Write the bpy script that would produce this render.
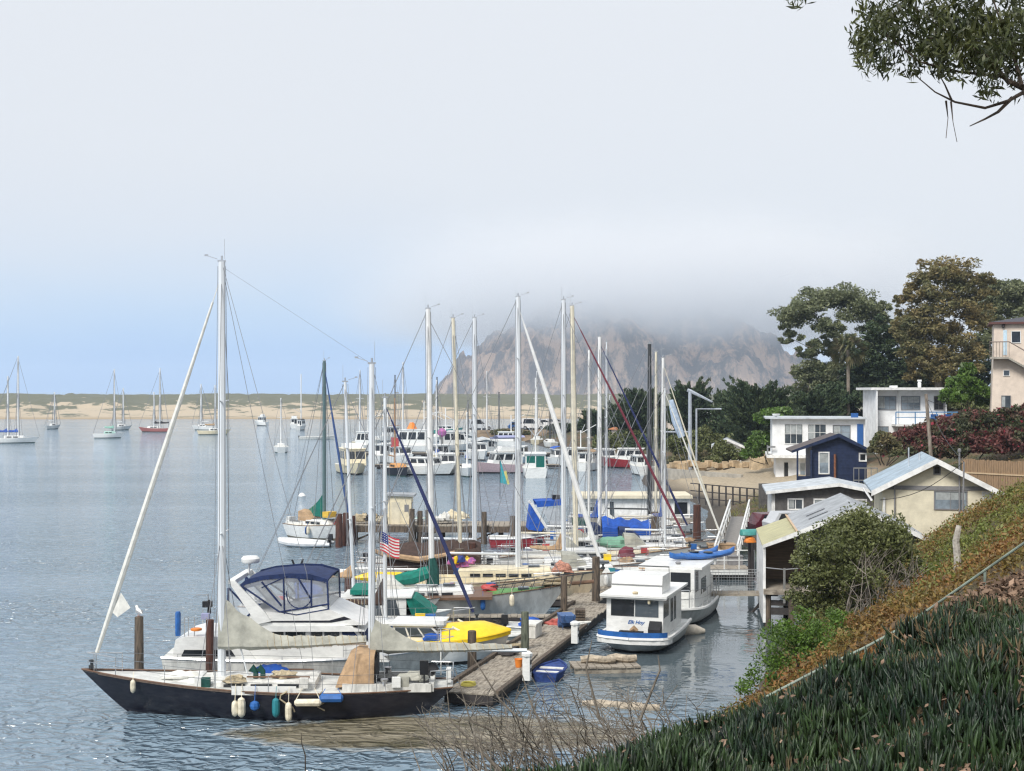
import bpy, bmesh, math, random
import numpy as np
from mathutils import Vector, Matrix, noise
scene = bpy.context.scene
for o in list(bpy.data.objects): bpy.data.objects.remove(o)
COL = scene.collection
R = math.radians
# ------------------------------------------------------------------ camera
F, H, CX, CY = 1400.0, 10.5, 512.0, 391.0
cam = bpy.data.objects.new('camera', bpy.data.cameras.new('camera')); COL.objects.link(cam)
cam.location = (0, 0, H); cam.rotation_euler = (R(90), 0, 0)
cam.data.sensor_width = 36.0; cam.data.lens = 36.0*F/1024.0
cam.data.shift_y = (CY-385.5)/1024.0
cam.data.clip_start = 0.1; cam.data.clip_end = 60000
scene.camera = cam
# ------------------------------------------------------------------ sky, sun, exposure
SUN_EL, SUN_AZ = R(46), R(212)            # azimuth from +Y clockwise: the sun stands behind the camera, a little to the left
wd = bpy.data.worlds.new('World'); scene.world = wd; wd.use_nodes = True
nt = wd.node_tree; nt.nodes.clear()
def wn(t, **k):
    n = nt.nodes.new(t)
    for a, b in k.items(): setattr(n, a, b)
    return n
out = wn('ShaderNodeOutputWorld'); bg = wn('ShaderNodeBackground'); bg.inputs[1].default_value = 0.10
sky = wn('ShaderNodeTexSky', sky_type='NISHITA', sun_disc=False, sun_elevation=SUN_EL, sun_rotation=SUN_AZ)
tc = wn('ShaderNodeTexCoord'); sx = wn('ShaderNodeSeparateXYZ')
nz = wn('ShaderNodeTexNoise'); nz.inputs['Scale'].default_value = 2.2; nz.inputs['Detail'].default_value = 4
mp = wn('ShaderNodeMapping'); mp.inputs['Scale'].default_value = (1, 1, 4.0)
nt.links.new(tc.outputs['Generated'], mp.inputs[0]); nt.links.new(mp.outputs[0], nz.inputs['Vector'])
nt.links.new(tc.outputs['Generated'], sx.inputs[0])
# the stratus deck: colour by elevation, the wisps shift the elevation a little
ma = wn('ShaderNodeMath', operation='MULTIPLY_ADD'); ma.inputs[1].default_value = 0.075; ma.inputs[2].default_value = -0.0375
nt.links.new(nz.outputs['Fac'], ma.inputs[0])
ad = wn('ShaderNodeMath', operation='ADD'); nt.links.new(sx.outputs['Z'], ad.inputs[0]); nt.links.new(ma.outputs[0], ad.inputs[1])
# more cloud towards the right (inland), clearer blue over the open sea on the left
ax = wn('ShaderNodeMapRange'); ax.inputs['From Min'].default_value = -0.10; ax.inputs['From Max'].default_value = 0.32; ax.inputs['To Max'].default_value = 0.13
nt.links.new(sx.outputs['X'], ax.inputs[0])
a2 = wn('ShaderNodeMath', operation='ADD'); nt.links.new(ad.outputs[0], a2.inputs[0]); nt.links.new(ax.outputs[0], a2.inputs[1])
rp = wn('ShaderNodeValToRGB'); nt.links.new(a2.outputs[0], rp.inputs[0])
cr = rp.color_ramp; cr.interpolation = 'B_SPLINE'
SKY = [(0.0, (0.23, 0.375, 0.655)), (0.035, (0.37, 0.505, 0.68)), (0.075, (0.495, 0.57, 0.665)), (0.115, (0.575, 0.602, 0.645)), (0.17, (0.60, 0.617, 0.642)), (0.5, (0.635, 0.655, 0.685)), (1.0, (0.67, 0.69, 0.72))]
while len(cr.elements) < len(SKY): cr.elements.new(0.5)
for e, (p, c) in zip(cr.elements, SKY): e.position = p; e.color = (*c, 1)
ml = wn('ShaderNodeVectorMath', operation='SCALE'); ml.inputs['Scale'].default_value = 10.0
nt.links.new(rp.outputs['Color'], ml.inputs[0])
mx = wn('ShaderNodeMix', data_type='RGBA'); mx.inputs['Factor'].default_value = 0.95
nt.links.new(sky.outputs[0], mx.inputs['A']); nt.links.new(ml.outputs[0], mx.inputs['B'])
nt.links.new(mx.outputs['Result'], bg.inputs[0]); nt.links.new(bg.outputs[0], out.inputs[0])
sd = bpy.data.lights.new('sun', 'SUN'); sd.energy = 2.7; sd.angle = R(20); sd.color = (1, 0.95, 0.87)
sun = bpy.data.objects.new('sun', sd); COL.objects.link(sun)
sdir = Vector((math.sin(SUN_AZ)*math.cos(SUN_EL), math.cos(SUN_AZ)*math.cos(SUN_EL), math.sin(SUN_EL)))
sun.rotation_euler = (-sdir).to_track_quat('-Z', 'Y').to_euler(); sun.location = (-40, -60, 80)
vs = scene.view_settings; vs.view_transform = 'Standard'; vs.look = 'None'; vs.gamma = 1; vs.exposure = 0.46; vs.use_curve_mapping = False
scene.render.engine = 'CYCLES'
cy = scene.cycles; cy.use_denoising = True; cy.max_bounces = 16; cy.diffuse_bounces = 3; cy.glossy_bounces = 4; cy.transparent_max_bounces = 8
cy.volume_bounces = 14; cy.use_adaptive_sampling = True; cy.caustics_reflective = False; cy.caustics_refractive = False
try: cy.denoiser = 'OPENIMAGEDENOISE'
except Exception: pass
cy.pixel_filter_type = 'BLACKMAN_HARRIS'; cy.filter_width = 1.3
# ------------------------------------------------------------------ helpers
def W(px, py, z=0.0):
    Y = F*(H-z)/(py-CY); return Vector(((px-CX)*Y/F, Y, z))
def PX(px, Y): return (px-CX)*Y/F
def PZ(py, Y): return H-(py-CY)*Y/F
_mats = {}
def mat(name, col, rough=0.5, var=0.12, scale=6.0, col2=None, bump=0.0, metal=0.0, spec=0.5, island=0.0, stretch=(1, 1, 1), thresh=(0.4, 0.62), trans=0.0, bscale=None, alpha=1.0, siding=0.0):
    if name in _mats: return _mats[name]
    m = bpy.data.materials.new(name); m.use_nodes = True; t = m.node_tree; b = t.nodes['Principled BSDF']
    b.inputs['Roughness'].default_value = rough; b.inputs['Metallic'].default_value = metal
    b.inputs['Specular IOR Level'].default_value = spec
    L = t.links.new; N = t.nodes.new
    co = N('ShaderNodeTexCoord'); mp = N('ShaderNodeMapping'); mp.inputs['Scale'].default_value = stretch
    L(co.outputs['Object'], mp.inputs[0])
    nz = N('ShaderNodeTexNoise'); nz.inputs['Scale'].default_value = scale; nz.inputs['Detail'].default_value = 6; nz.inputs['Roughness'].default_value = 0.65
    L(mp.outputs[0], nz.inputs['Vector'])
    rp = N('ShaderNodeValToRGB'); rp.color_ramp.elements[0].position = thresh[0]; rp.color_ramp.elements[1].position = thresh[1]
    c2 = col2 if col2 else tuple(c*(1-var) for c in col); c1 = col if col2 else tuple(min(1, c*(1+var*0.5)) for c in col)
    rp.color_ramp.elements[0].color = (*c1, 1); rp.color_ramp.elements[1].color = (*c2, 1)
    L(nz.outputs['Fac'], rp.inputs[0]); last = rp.outputs['Color']
    if island:
        g = N('ShaderNodeNewGeometry'); hv = N('ShaderNodeHueSaturation'); mr = N('ShaderNodeMapRange')
        mr.inputs['To Min'].default_value = 1-island; mr.inputs['To Max'].default_value = 1+island
        L(g.outputs['Random Per Island'], mr.inputs[0]); L(mr.outputs[0], hv.inputs['Value']); L(last, hv.inputs['Color']); last = hv.outputs['Color']
    L(last, b.inputs['Base Color'])
    if bump:
        n2 = N('ShaderNodeTexNoise'); n2.inputs['Scale'].default_value = bscale or scale*3; n2.inputs['Detail'].default_value = 5; L(mp.outputs[0], n2.inputs['Vector'])
        bp = N('ShaderNodeBump'); bp.inputs['Strength'].default_value = bump; bp.inputs['Distance'].default_value = 0.05
        L(n2.outputs['Fac'], bp.inputs['Height']); L(bp.outputs[0], b.inputs['Normal'])
    if siding:
        wv = N('ShaderNodeTexWave'); wv.wave_type = 'BANDS'; wv.bands_direction = 'Z'; wv.wave_profile = 'SAW'; wv.inputs['Scale'].default_value = siding; L(co.outputs['Object'], wv.inputs['Vector']); bp = N('ShaderNodeBump'); bp.inputs['Strength'].default_value = .9; bp.inputs['Distance'].default_value = .05; L(wv.outputs['Fac'], bp.inputs['Height']); L(bp.outputs[0], b.inputs['Normal'])
    if trans:
        tr = N('ShaderNodeBsdfTranslucent'); ms = N('ShaderNodeMixShader'); ms.inputs[0].default_value = trans
        L(last, tr.inputs['Color']); L(b.outputs[0], ms.inputs[1]); L(tr.outputs[0], ms.inputs[2]); L(ms.outputs[0], t.nodes['Material Output'].inputs[0])
    if alpha < 1: b.inputs['Alpha'].default_value = alpha
    _mats[name] = m; return m
class MB:
    def __init__(s): s.v = []; s.f = []; s.m = []; s.cur = 0
    def add(s, V, Fc, mi=None):
        b = len(s.v); s.v.extend([tuple(p) for p in V]); mi = s.cur if mi is None else mi
        for f in Fc: s.f.append(tuple(i+b for i in f)); s.m.append(mi)
    def box(s, c, d, rz=0.0, mi=None, taper=1.0, tilt=0.0):
        x, y, z = (q/2 for q in d); cs, sn = math.cos(rz), math.sin(rz); V = []
        for k in (-1, 1):
            tp = taper if k > 0 else 1
            for sx, sy in ((-1, -1), (1, -1), (1, 1), (-1, 1)):
                px, py, pz = sx*x*tp, sy*y*tp, k*z
                if tilt: px, pz = px*math.cos(tilt)+pz*math.sin(tilt), -px*math.sin(tilt)+pz*math.cos(tilt)
                V.append((c[0]+px*cs-py*sn, c[1]+px*sn+py*cs, c[2]+pz))
        s.add(V, [(3, 2, 1, 0), (4, 5, 6, 7), (0, 1, 5, 4), (1, 2, 6, 5), (2, 3, 7, 6), (3, 0, 4, 7)], mi)
    def b2(s, x0, x1, y0, y1, z0, z1, mi=None): s.box(((x0+x1)/2, (y0+y1)/2, (z0+z1)/2), (abs(x1-x0), abs(y1-y0), abs(z1-z0)), 0, mi)
    def tube(s, pts, r, n=6, mi=None, caps=True):
        pts = [Vector(p) for p in pts]; k = len(pts); rr = r if isinstance(r, (list, tuple)) else [r]*k; V = []; prev = None
        for i, p in enumerate(pts):
            d = (pts[min(i+1, k-1)]-pts[max(i-1, 0)]);
            if d.length < 1e-9: d = Vector((0, 0, 1))
            d.normalize()
            if prev is None: u = d.orthogonal().normalized()
            else:
                u = prev-d*prev.dot(d)
                u = u.normalized() if u.length > 1e-6 else d.orthogonal().normalized()
            prev = u; w = d.cross(u)
            for j in range(n):
                a = 2*math.pi*j/n; V.append(p+(u*math.cos(a)+w*math.sin(a))*rr[i])
        Fc = [(i*n+j, i*n+(j+1) % n, (i+1)*n+(j+1) % n, (i+1)*n+j) for i in range(k-1) for j in range(n)]
        if caps: Fc += [tuple(range(n))[::-1], tuple((k-1)*n+j for j in range(n))]
        s.add(V, Fc, mi)
    def loft(s, rows, mi=None, closed=False, cap=False):
        n = len(rows[0]); V = [p for r in rows for p in r]; Fc = []
        for i in range(len(rows)-1):
            for j in range(n if closed else n-1):
                Fc.append((i*n+j, i*n+(j+1) % n, (i+1)*n+(j+1) % n, (i+1)*n+j))
        if cap: Fc += [tuple(range(n))[::-1], tuple((len(rows)-1)*n+j for j in range(n))]
        s.add(V, Fc, mi)
    def lathe(s, prof, c=(0, 0, 0), n=12, mi=None):
        s.loft([[(c[0]+r*math.cos(2*math.pi*j/n), c[1]+r*math.sin(2*math.pi*j/n), c[2]+z) for j in range(n)] for r, z in prof], mi, True, True)
    def prism(s, poly, y0, y1, mi=None):       # polygon in x-z extruded along y
        n = len(poly); V = [(x, y0, z) for x, z in poly]+[(x, y1, z) for x, z in poly]
        s.add(V, [tuple(range(n)), tuple(range(2*n-1, n-1, -1))]+[(i, i+n, (i+1) % n+n, (i+1) % n) for i in range(n)], mi)
    def xprism(s, poly, x0, x1, mi=None):      # polygon in y-z extruded along x
        n = len(poly); V = [(x0, y, z) for y, z in poly]+[(x1, y, z) for y, z in poly]
        s.add(V, [tuple(range(n))[::-1], tuple(range(n, 2*n))]+[(i, (i+1) % n, (i+1) % n+n, i+n) for i in range(n)], mi)
    def zprism(s, poly, z0, z1, mi=None):
        n = len(poly); V = [(x, y, z0) for x, y in poly]+[(x, y, z1) for x, y in poly]
        s.add(V, [tuple(range(n))[::-1], tuple(range(n, 2*n))]+[(i, (i+1) % n, (i+1) % n+n, i+n) for i in range(n)], mi)
    def build(s, name, mats, parent=None, smooth=False, fix=True):
        me = bpy.data.meshes.new(name); me.from_pydata(s.v, [], s.f)
        ms = mats if isinstance(mats, (list, tuple)) else [mats]
        for m in ms: me.materials.append(m)
        me.polygons.foreach_set('material_index', [min(i, len(ms)-1) for i in s.m])
        if fix:
            b = bmesh.new(); b.from_mesh(me); bmesh.ops.recalc_face_normals(b, faces=b.faces); b.to_mesh(me); b.free()
        if smooth:
            me.polygons.foreach_set('use_smooth', [True]*len(me.polygons))
            try: me.set_sharp_from_angle(angle=R(38))
            except Exception: pass
        me.update(); o = bpy.data.objects.new(name, me); COL.objects.link(o)
        if parent is not None: o.parent = parent
        return o
def npmesh(name, V, Q, m, parent=None, smooth=False):
    V = np.asarray(V, np.float32).reshape(-1, 3); Q = np.asarray(Q, np.int32); k = Q.shape[1]
    me = bpy.data.meshes.new(name); me.vertices.add(len(V)); me.vertices.foreach_set('co', V.ravel())
    me.loops.add(Q.size); me.loops.foreach_set('vertex_index', Q.ravel()); me.polygons.add(len(Q))
    me.polygons.foreach_set('loop_start', np.arange(0, Q.size, k, dtype=np.int32)); me.polygons.foreach_set('loop_total', np.full(len(Q), k, np.int32))
    if smooth: me.polygons.foreach_set('use_smooth', [True]*len(Q))
    me.materials.append(m); me.update(); me.validate(); o = bpy.data.objects.new(name, me); COL.objects.link(o)
    if parent is not None: o.parent = parent
    return o
def tag(o, label, cat, group=None):
    o['label'] = label; o['category'] = cat
    if group: o['group'] = group
    return o
def thing(name, label, cat, loc=(0, 0, 0), rz=0.0, group=None):
    o = bpy.data.objects.new(name, None); o.empty_display_size = 0.2; COL.objects.link(o)
    o.location = loc; o.rotation_euler = (0, 0, rz); return tag(o, label, cat, group)
def dup(root, loc, rz, label):
    r = root.copy(); COL.objects.link(r); r.location = loc; r.rotation_euler = (0, 0, rz); r['label'] = label
    def rec(a, b):
        for ch in list(a.children):
            c = ch.copy(); COL.objects.link(c); c.parent = b; rec(ch, c)
    rec(root, r); return r
def kind(o, k): o['kind'] = k; return o
HAZE = 0.00014; HAZEC = (.66, .80, 1.0)
# ------------------------------------------------------------------ land
rng = np.random.default_rng(7)
CP = np.array([(-8,0,7.9),(0,-4,9.0),(0,0,8.9),(4,0,9.2),(10,0,10),(24,0,11.5),(45,0,13),(-14,4,5),(-30,4,2),
(-3,6,7.1),(0.15,7.5,8.385),(2.4,6.5,8.72),(6,6,9.2),(1.8,10,8.30),(4.4,12,8.80),(8,12,9.3),(14,12,10.2),(-7,9,4.5),(-2,11,5.4),(0,13,5.4),(3,15,6.2),(6.2,17,7.9),(10,18,8.6),
(-12,14,1.5),(-4,17,3.0),(0,20,2.4),(4,22,3.9),(8,24,6.2),(11,30,7.2),(7.2,30,5.1),(17.5,48,7.1),(13.8,45,5.3),(10.5,38,4.6),(9.0,36,3.9),(6,34,2.6),(3,29,1.9),(0,26,0.9),(-8,24,-0.4),(-20,20,-0.5),
(0,34,-.3),(-6,32,-1.2),(4,39,-.1),(7,41,1.3),(8.6,46,0.2),(9.6,54,-.3),(11,50,1.6),(13,54,2.6),(12.6,62,-.4),(14.5,62,1.3),(17,62,2.6),(20,60,5.0),(24,62,6.6),(30,70,7.2),(22,70,3.4),(16,70,0.8),(14.2,74,-.6),
(19,77,1.5),(24,78,2.2),(28,80,4.0),(30,90,3.0),(36,95,4.6),(22,90,1.6),(17,90,.8),(15.5,90,-.6),(17,104,.8),(22,104,1.5),(34,106,3.8),(42,114,5.6),(50,130,8.7),(64,130,9.8),(32,130,2.3),(22,122,1.6),(18,122,.2),
(19,136,.4),(20,141,1.5),(26,150,1.6),(44,152,5),(66,170,11),(32,180,2.6),(20,170,1.6),(16,175,-.3),(14,200,-.3),(18,205,1.6),(40,210,4),(90,200,13),(10,240,-.6),(14,250,1.8),(2,286,-.5),(6,300,2.3),(-6,310,-.5),(-2,330,1.8),(-8,345,-.8),(8,370,-.8),(20,330,2.6),(50,300,3),(110,300,9),(40,380,-.8),(70,390,1.8),(120,420,2),(70,440,-1.5),(160,520,-1.5),(60,60,12),(60,90,9),(90,120,12),(-10,60,-2),(-10,100,-2.5),(0,150,-2.5),(-20,220,-2.5),(-30,300,-2.5),(-30,400,-2.5),(20,480,-2.5),(200,300,10),(200,100,16),(8,120,-2),(4,80,-2),(5,60,-1.4)], float)
def _sc(P): return np.column_stack([P[:, 0]/(1+0.004*P[:, 1]), 60*np.log1p(np.maximum(P[:, 1]+12, 0)/60)])
def _U(a, b):
    r = np.sqrt(((a[:, None, :]-b[None, :, :])**2).sum(-1)); return r      # linear RBF kernel: no overshoot
_cs = _sc(CP); _K = _U(_cs, _cs)+np.eye(len(CP))*0.02
_n = len(CP); _A = np.zeros((_n+1, _n+1)); _A[:_n, :_n] = _K; _A[:_n, _n] = 1; _A[_n, :_n] = 1
_w = np.linalg.solve(_A, np.append(CP[:, 2], 0))
def ground(P):
    P = np.atleast_2d(np.asarray(P, float)); s = _sc(P); z = _U(s, _cs)@_w[:_n]+_w[_n]
    b = np.clip((z+0.3)/1.5, 0, 1)*0.12
    z = z+b*(np.sin(P[:, 0]*1.9+P[:, 1]*.7)*np.cos(P[:, 1]*1.3-P[:, 0]*.4)+.6*np.sin(P[:, 0]*4.3-P[:, 1]*2.9))
    return np.clip(z, -2.6, 30)
def gz(x, y): return float(ground([(x, y)])[0])
ys = np.concatenate([np.arange(-12, 3, 1.5), np.arange(3, 16, .3), np.arange(16, 64, .7), np.arange(64, 140, 2), np.arange(140, 560, 6)])
xs = np.concatenate([np.arange(-46, -8, 2.), np.arange(-8, 12, .3), np.arange(12, 32, .8), np.arange(32, 90, 2.5), np.arange(90, 320, 10)])
GX, GY = np.meshgrid(xs, ys); GP = np.column_stack([GX.ravel(), GY.ravel()])
GZ = np.concatenate([ground(GP[i:i+4000]) for i in range(0, len(GP), 4000)])
nx, ny = len(xs), len(ys); ii, jj = np.meshgrid(np.arange(ny-1), np.arange(nx-1), indexing='ij'); b0 = (ii*nx+jj).ravel()
GQ = np.column_stack([b0, b0+1, b0+nx+1, b0+nx])
keep = GZ[GQ].max(1) > -2.5; GQ = GQ[keep]
def terrain_mat():
    m = bpy.data.materials.new('hillside_soil'); m.use_nodes = True; t = m.node_tree; b = t.nodes['Principled BSDF']; b.inputs['Roughness'].default_value = .95
    L = t.links.new; N = t.nodes.new; g = N('ShaderNodeNewGeometry'); s = N('ShaderNodeSeparateXYZ'); L(g.outputs['Position'], s.inputs[0])
    n1 = N('ShaderNodeTexNoise'); n1.inputs['Scale'].default_value = .35; n1.inputs['Detail'].default_value = 8; L(g.outputs['Position'], n1.inputs['Vector'])
    n2 = N('ShaderNodeTexNoise'); n2.inputs['Scale'].default_value = 3.; n2.inputs['Detail'].default_value = 6; L(g.outputs['Position'], n2.inputs['Vector'])
    r1 = N('ShaderNodeValToRGB'); e = r1.color_ramp.elements; e[0].position = .38; e[0].color = (.045, .05, .02, 1); e[1].position = .62; e[1].color = (.12, .075, .04, 1); L(n1.outputs['Fac'], r1.inputs[0])
    r2 = N('ShaderNodeValToRGB'); e = r2.color_ramp.elements; e[0].position = .35; e[0].color = (.30, .25, .18, 1); e[1].position = .7; e[1].color = (.42, .35, .25, 1); L(n2.outputs['Fac'], r2.inputs[0])
    mr = N('ShaderNodeMapRange'); mr.inputs['From Min'].default_value = 118; mr.inputs['From Max'].default_value = 134; L(s.outputs['Y'], mr.inputs[0])
    zr = N('ShaderNodeMapRange'); zr.inputs['From Min'].default_value = 3.4; zr.inputs['From Max'].default_value = 2.4; L(s.outputs['Z'], zr.inputs[0])
    mu = N('ShaderNodeMath'); mu.operation = 'MULTIPLY'; L(mr.outputs[0], mu.inputs[0]); L(zr.outputs[0], mu.inputs[1]); fr = N('ShaderNodeMapRange'); fr.inputs['From Min'].default_value = 176; fr.inputs['From Max'].default_value = 166; L(s.outputs['Y'], fr.inputs[0]); m9 = N('ShaderNodeMath'); m9.operation = 'MULTIPLY'; L(mu.outputs[0], m9.inputs[0]); L(fr.outputs[0], m9.inputs[1]); mu = m9
    mx = N('ShaderNodeMix'); mx.data_type = 'RGBA'; L(mu.outputs[0], mx.inputs['Factor']); L(r1.outputs[0], mx.inputs['A']); L(r2.outputs[0], mx.inputs['B'])
    # wet dark mud and rock close to the water line
    wr = N('ShaderNodeMapRange'); wr.inputs['From Min'].default_value = .9; wr.inputs['From Max'].default_value = .25; L(s.outputs['Z'], wr.inputs[0])
    m2 = N('ShaderNodeMix'); m2.data_type = 'RGBA'; L(wr.outputs[0], m2.inputs['Factor']); L(mx.outputs['Result'], m2.inputs['A']); m2.inputs['B'].default_value = (.06, .05, .04, 1)
    L(m2.outputs['Result'], b.inputs['Base Color'])
    bp = N('ShaderNodeBump'); bp.inputs['Strength'].default_value = .8; bp.inputs['Distance'].default_value = .15; L(n2.outputs['Fac'], bp.inputs['Height']); L(bp.outputs[0], b.inputs['Normal'])
    return m
kind(npmesh('hillside', np.column_stack([GP, GZ]), GQ, terrain_mat(), smooth=True), 'structure')
# ------------------------------------------------------------------ water
def water_mat():
    m = bpy.data.materials.new('harbour_water'); m.use_nodes = True; t = m.node_tree; b = t.nodes['Principled BSDF']
    L = t.links.new; N = t.nodes.new; g = N('ShaderNodeNewGeometry'); s = N('ShaderNodeSeparateXYZ'); L(g.outputs['Position'], s.inputs[0])
    def nse(scale, st, det, rgh=.55, off=0, dist=0.0):
        mp = N('ShaderNodeMapping'); mp.inputs['Scale'].default_value = st; mp.inputs['Location'].default_value = (off, off*.7, 0); mp.inputs['Rotation'].default_value = (0, 0, .12); L(g.outputs['Position'], mp.inputs[0])
        n = N('ShaderNodeTexNoise'); n.inputs['Scale'].default_value = scale; n.inputs['Detail'].default_value = det; n.inputs['Roughness'].default_value = rgh; n.inputs['Distortion'].default_value = dist; L(mp.outputs[0], n.inputs['Vector']); return n.outputs['Fac']
    def math(op, a, bb=None, c=None):
        n = N('ShaderNodeMath'); n.operation = op
        for i, v in enumerate((a, bb, c)):
            if v is None: continue
            if isinstance(v, (int, float)): n.inputs[i].default_value = v
            else: L(v, n.inputs[i])
        return n.outputs[0]
    w1 = nse(1.5, (.75, 1.0, 1), 2, .5, 0, .5); w2 = nse(.22, (.5, 1, 1), 3, .5, 9, .4); w3 = nse(2.6, (.6, 1, 1), 3, .6, 31, .4)
    rid = math('SUBTRACT', 1.0, math('ABSOLUTE', math('MULTIPLY_ADD', w1, 2.0, -1.0)))
    w4 = nse(.9, (.7, 1.0, 1), 2, .5, 57, .6)
    h = math('ADD', math('ADD', math('MULTIPLY', math('POWER', rid, 2.0), .36), math('MULTIPLY', w4, .42)), math('ADD', math('MULTIPLY', w2, .5), math('MULTIPLY', w3, .05)))
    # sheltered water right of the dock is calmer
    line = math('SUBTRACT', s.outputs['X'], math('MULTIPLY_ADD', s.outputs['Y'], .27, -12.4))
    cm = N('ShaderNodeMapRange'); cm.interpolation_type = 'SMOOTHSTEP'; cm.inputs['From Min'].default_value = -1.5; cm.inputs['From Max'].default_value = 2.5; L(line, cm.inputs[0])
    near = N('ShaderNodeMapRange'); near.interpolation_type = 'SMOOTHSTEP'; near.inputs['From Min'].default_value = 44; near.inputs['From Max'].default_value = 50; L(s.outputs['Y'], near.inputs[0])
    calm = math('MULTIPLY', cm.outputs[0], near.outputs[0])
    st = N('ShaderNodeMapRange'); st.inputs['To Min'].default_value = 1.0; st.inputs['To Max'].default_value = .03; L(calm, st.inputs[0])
    gust = nse(.045, (.35, 1.3, 1), 4, .6, 4); gm = N('ShaderNodeMapRange'); gm.inputs['From Min'].default_value = .38; gm.inputs['From Max'].default_value = .62; gm.inputs['To Min'].default_value = .5; gm.inputs['To Max'].default_value = 1.3; L(gust, gm.inputs[0])
    fd = N('ShaderNodeMapRange'); fd.inputs['From Min'].default_value = 40; fd.inputs['From Max'].default_value = 220; fd.inputs['To Min'].default_value = .95; fd.inputs['To Max'].default_value = .30; L(s.outputs['Y'], fd.inputs[0])
    bp = N('ShaderNodeBump'); bp.inputs['Distance'].default_value = 1.0; L(math('MULTIPLY', math('MULTIPLY', st.outputs[0], fd.outputs[0]), gm.outputs[0]), bp.inputs['Strength']); L(h, bp.inputs['Height']); L(bp.outputs[0], b.inputs['Normal'])
    # silt stirred up in the shallows by the sailing boat, with a pale foam edge
    dx = math('DIVIDE', math('SUBTRACT', s.outputs['X'], -2.2), 6.4); dy = math('DIVIDE', math('SUBTRACT', s.outputs['Y'], math('MULTIPLY_ADD', s.outputs['X'], -.05, 42.9)), 2.3)
    rr = math('SQRT', math('ADD', math('MULTIPLY', dx, dx), math('MULTIPLY', dy, dy)))
    rr = math('ADD', rr, math('MULTIPLY', math('SUBTRACT', nse(.5, (1, 1, 1), 5, .6, 3), .5), .9))
    sm = N('ShaderNodeMapRange'); sm.inputs['From Min'].default_value = 1.05; sm.inputs['From Max'].default_value = .86; L(rr, sm.inputs[0])
    fo = math('MULTIPLY', math('SUBTRACT', 1.0, math('MULTIPLY', math('ABSOLUTE', math('SUBTRACT', rr, 1.03)), 22)), 1.0); fo.node.use_clamp = True
    stk = nse(.9, (.35, 2.2, 1), 6, .7, 13, .8)
    r = N('ShaderNodeValToRGB'); e = r.color_ramp.elements; e[0].position = .38; e[0].color = (.06, .055, .03, 1); e[1].position = .62; e[1].color = (.27, .24, .18, 1); L(stk, r.inputs[0])
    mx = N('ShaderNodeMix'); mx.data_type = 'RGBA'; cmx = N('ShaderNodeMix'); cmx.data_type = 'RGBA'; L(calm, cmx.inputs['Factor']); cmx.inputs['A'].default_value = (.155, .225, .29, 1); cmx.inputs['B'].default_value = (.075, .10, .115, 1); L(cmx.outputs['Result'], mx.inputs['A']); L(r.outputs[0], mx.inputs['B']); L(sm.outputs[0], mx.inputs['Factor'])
    m2 = N('ShaderNodeMix'); m2.data_type = 'RGBA'; L(mx.outputs['Result'], m2.inputs['A']); m2.inputs['B'].default_value = (.5, .49, .46, 1); L(math('MULTIPLY', fo, .55), m2.inputs['Factor'])
    L(m2.outputs['Result'], b.inputs['Base Color'])
    ro = math('MULTIPLY_ADD', sm.outputs[0], .25, .06); L(ro, b.inputs['Roughness']); b.inputs['IOR'].default_value = 1.5
    sp = N('ShaderNodeMapRange'); sp.inputs['To Min'].default_value = .7; sp.inputs['To Max'].default_value = .25; L(sm.outputs[0], sp.inputs[0]); L(sp.outputs[0], b.inputs['Specular IOR Level'])
    return m
mb = MB(); mb.add([(-9000, -40, 0), (9000, -40, 0), (9000, 11500, 0), (-9000, 11500, 0)], [(0, 1, 2, 3)])
kind(mb.build('water', water_mat()), 'structure')
# ------------------------------------------------------------------ sand spit with dunes
def fbm(x, y, s, o=4, seed=0.0):
    return noise.fractal(Vector((x*s+seed, y*s-seed, seed)), 1.0, 2.0, o)
V = []; xs_ = np.arange(-420, 260, 2.6); ys_ = np.concatenate([np.arange(516, 640, 3.0), np.arange(640, 900, 7.0)])
for y in ys_:
    for x in xs_:
        d = y-528-6*math.sin(x*.013)-3*math.sin(x*.05+1)
        d -= max(0, x-70)*-.0
        zb = -1.2+min(max(d+10, 0), 12)*.13
        k = min(max(d/90, 0), 1); r = 1-abs(fbm(x, y*1.6, .02, 5, 3.1))*1.6
        far = min(max((d-95)/60, 0), 1)
        z = zb+k*(2.0+3.0*max(r, 0)+1.6*fbm(x, y, .06, 3, 9))+far*(3.0+1.3*fbm(x, y, .03, 3, 5))
        z = min(z, 8.8+.7*fbm(x, y, .05, 3, 5))
        V.append((x, y, z))
n = len(xs_); Q = [(i*n+j, i*n+j+1, (i+1)*n+j+1, (i+1)*n+j) for i in range(len(ys_)-1) for j in range(n-1)]
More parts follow.
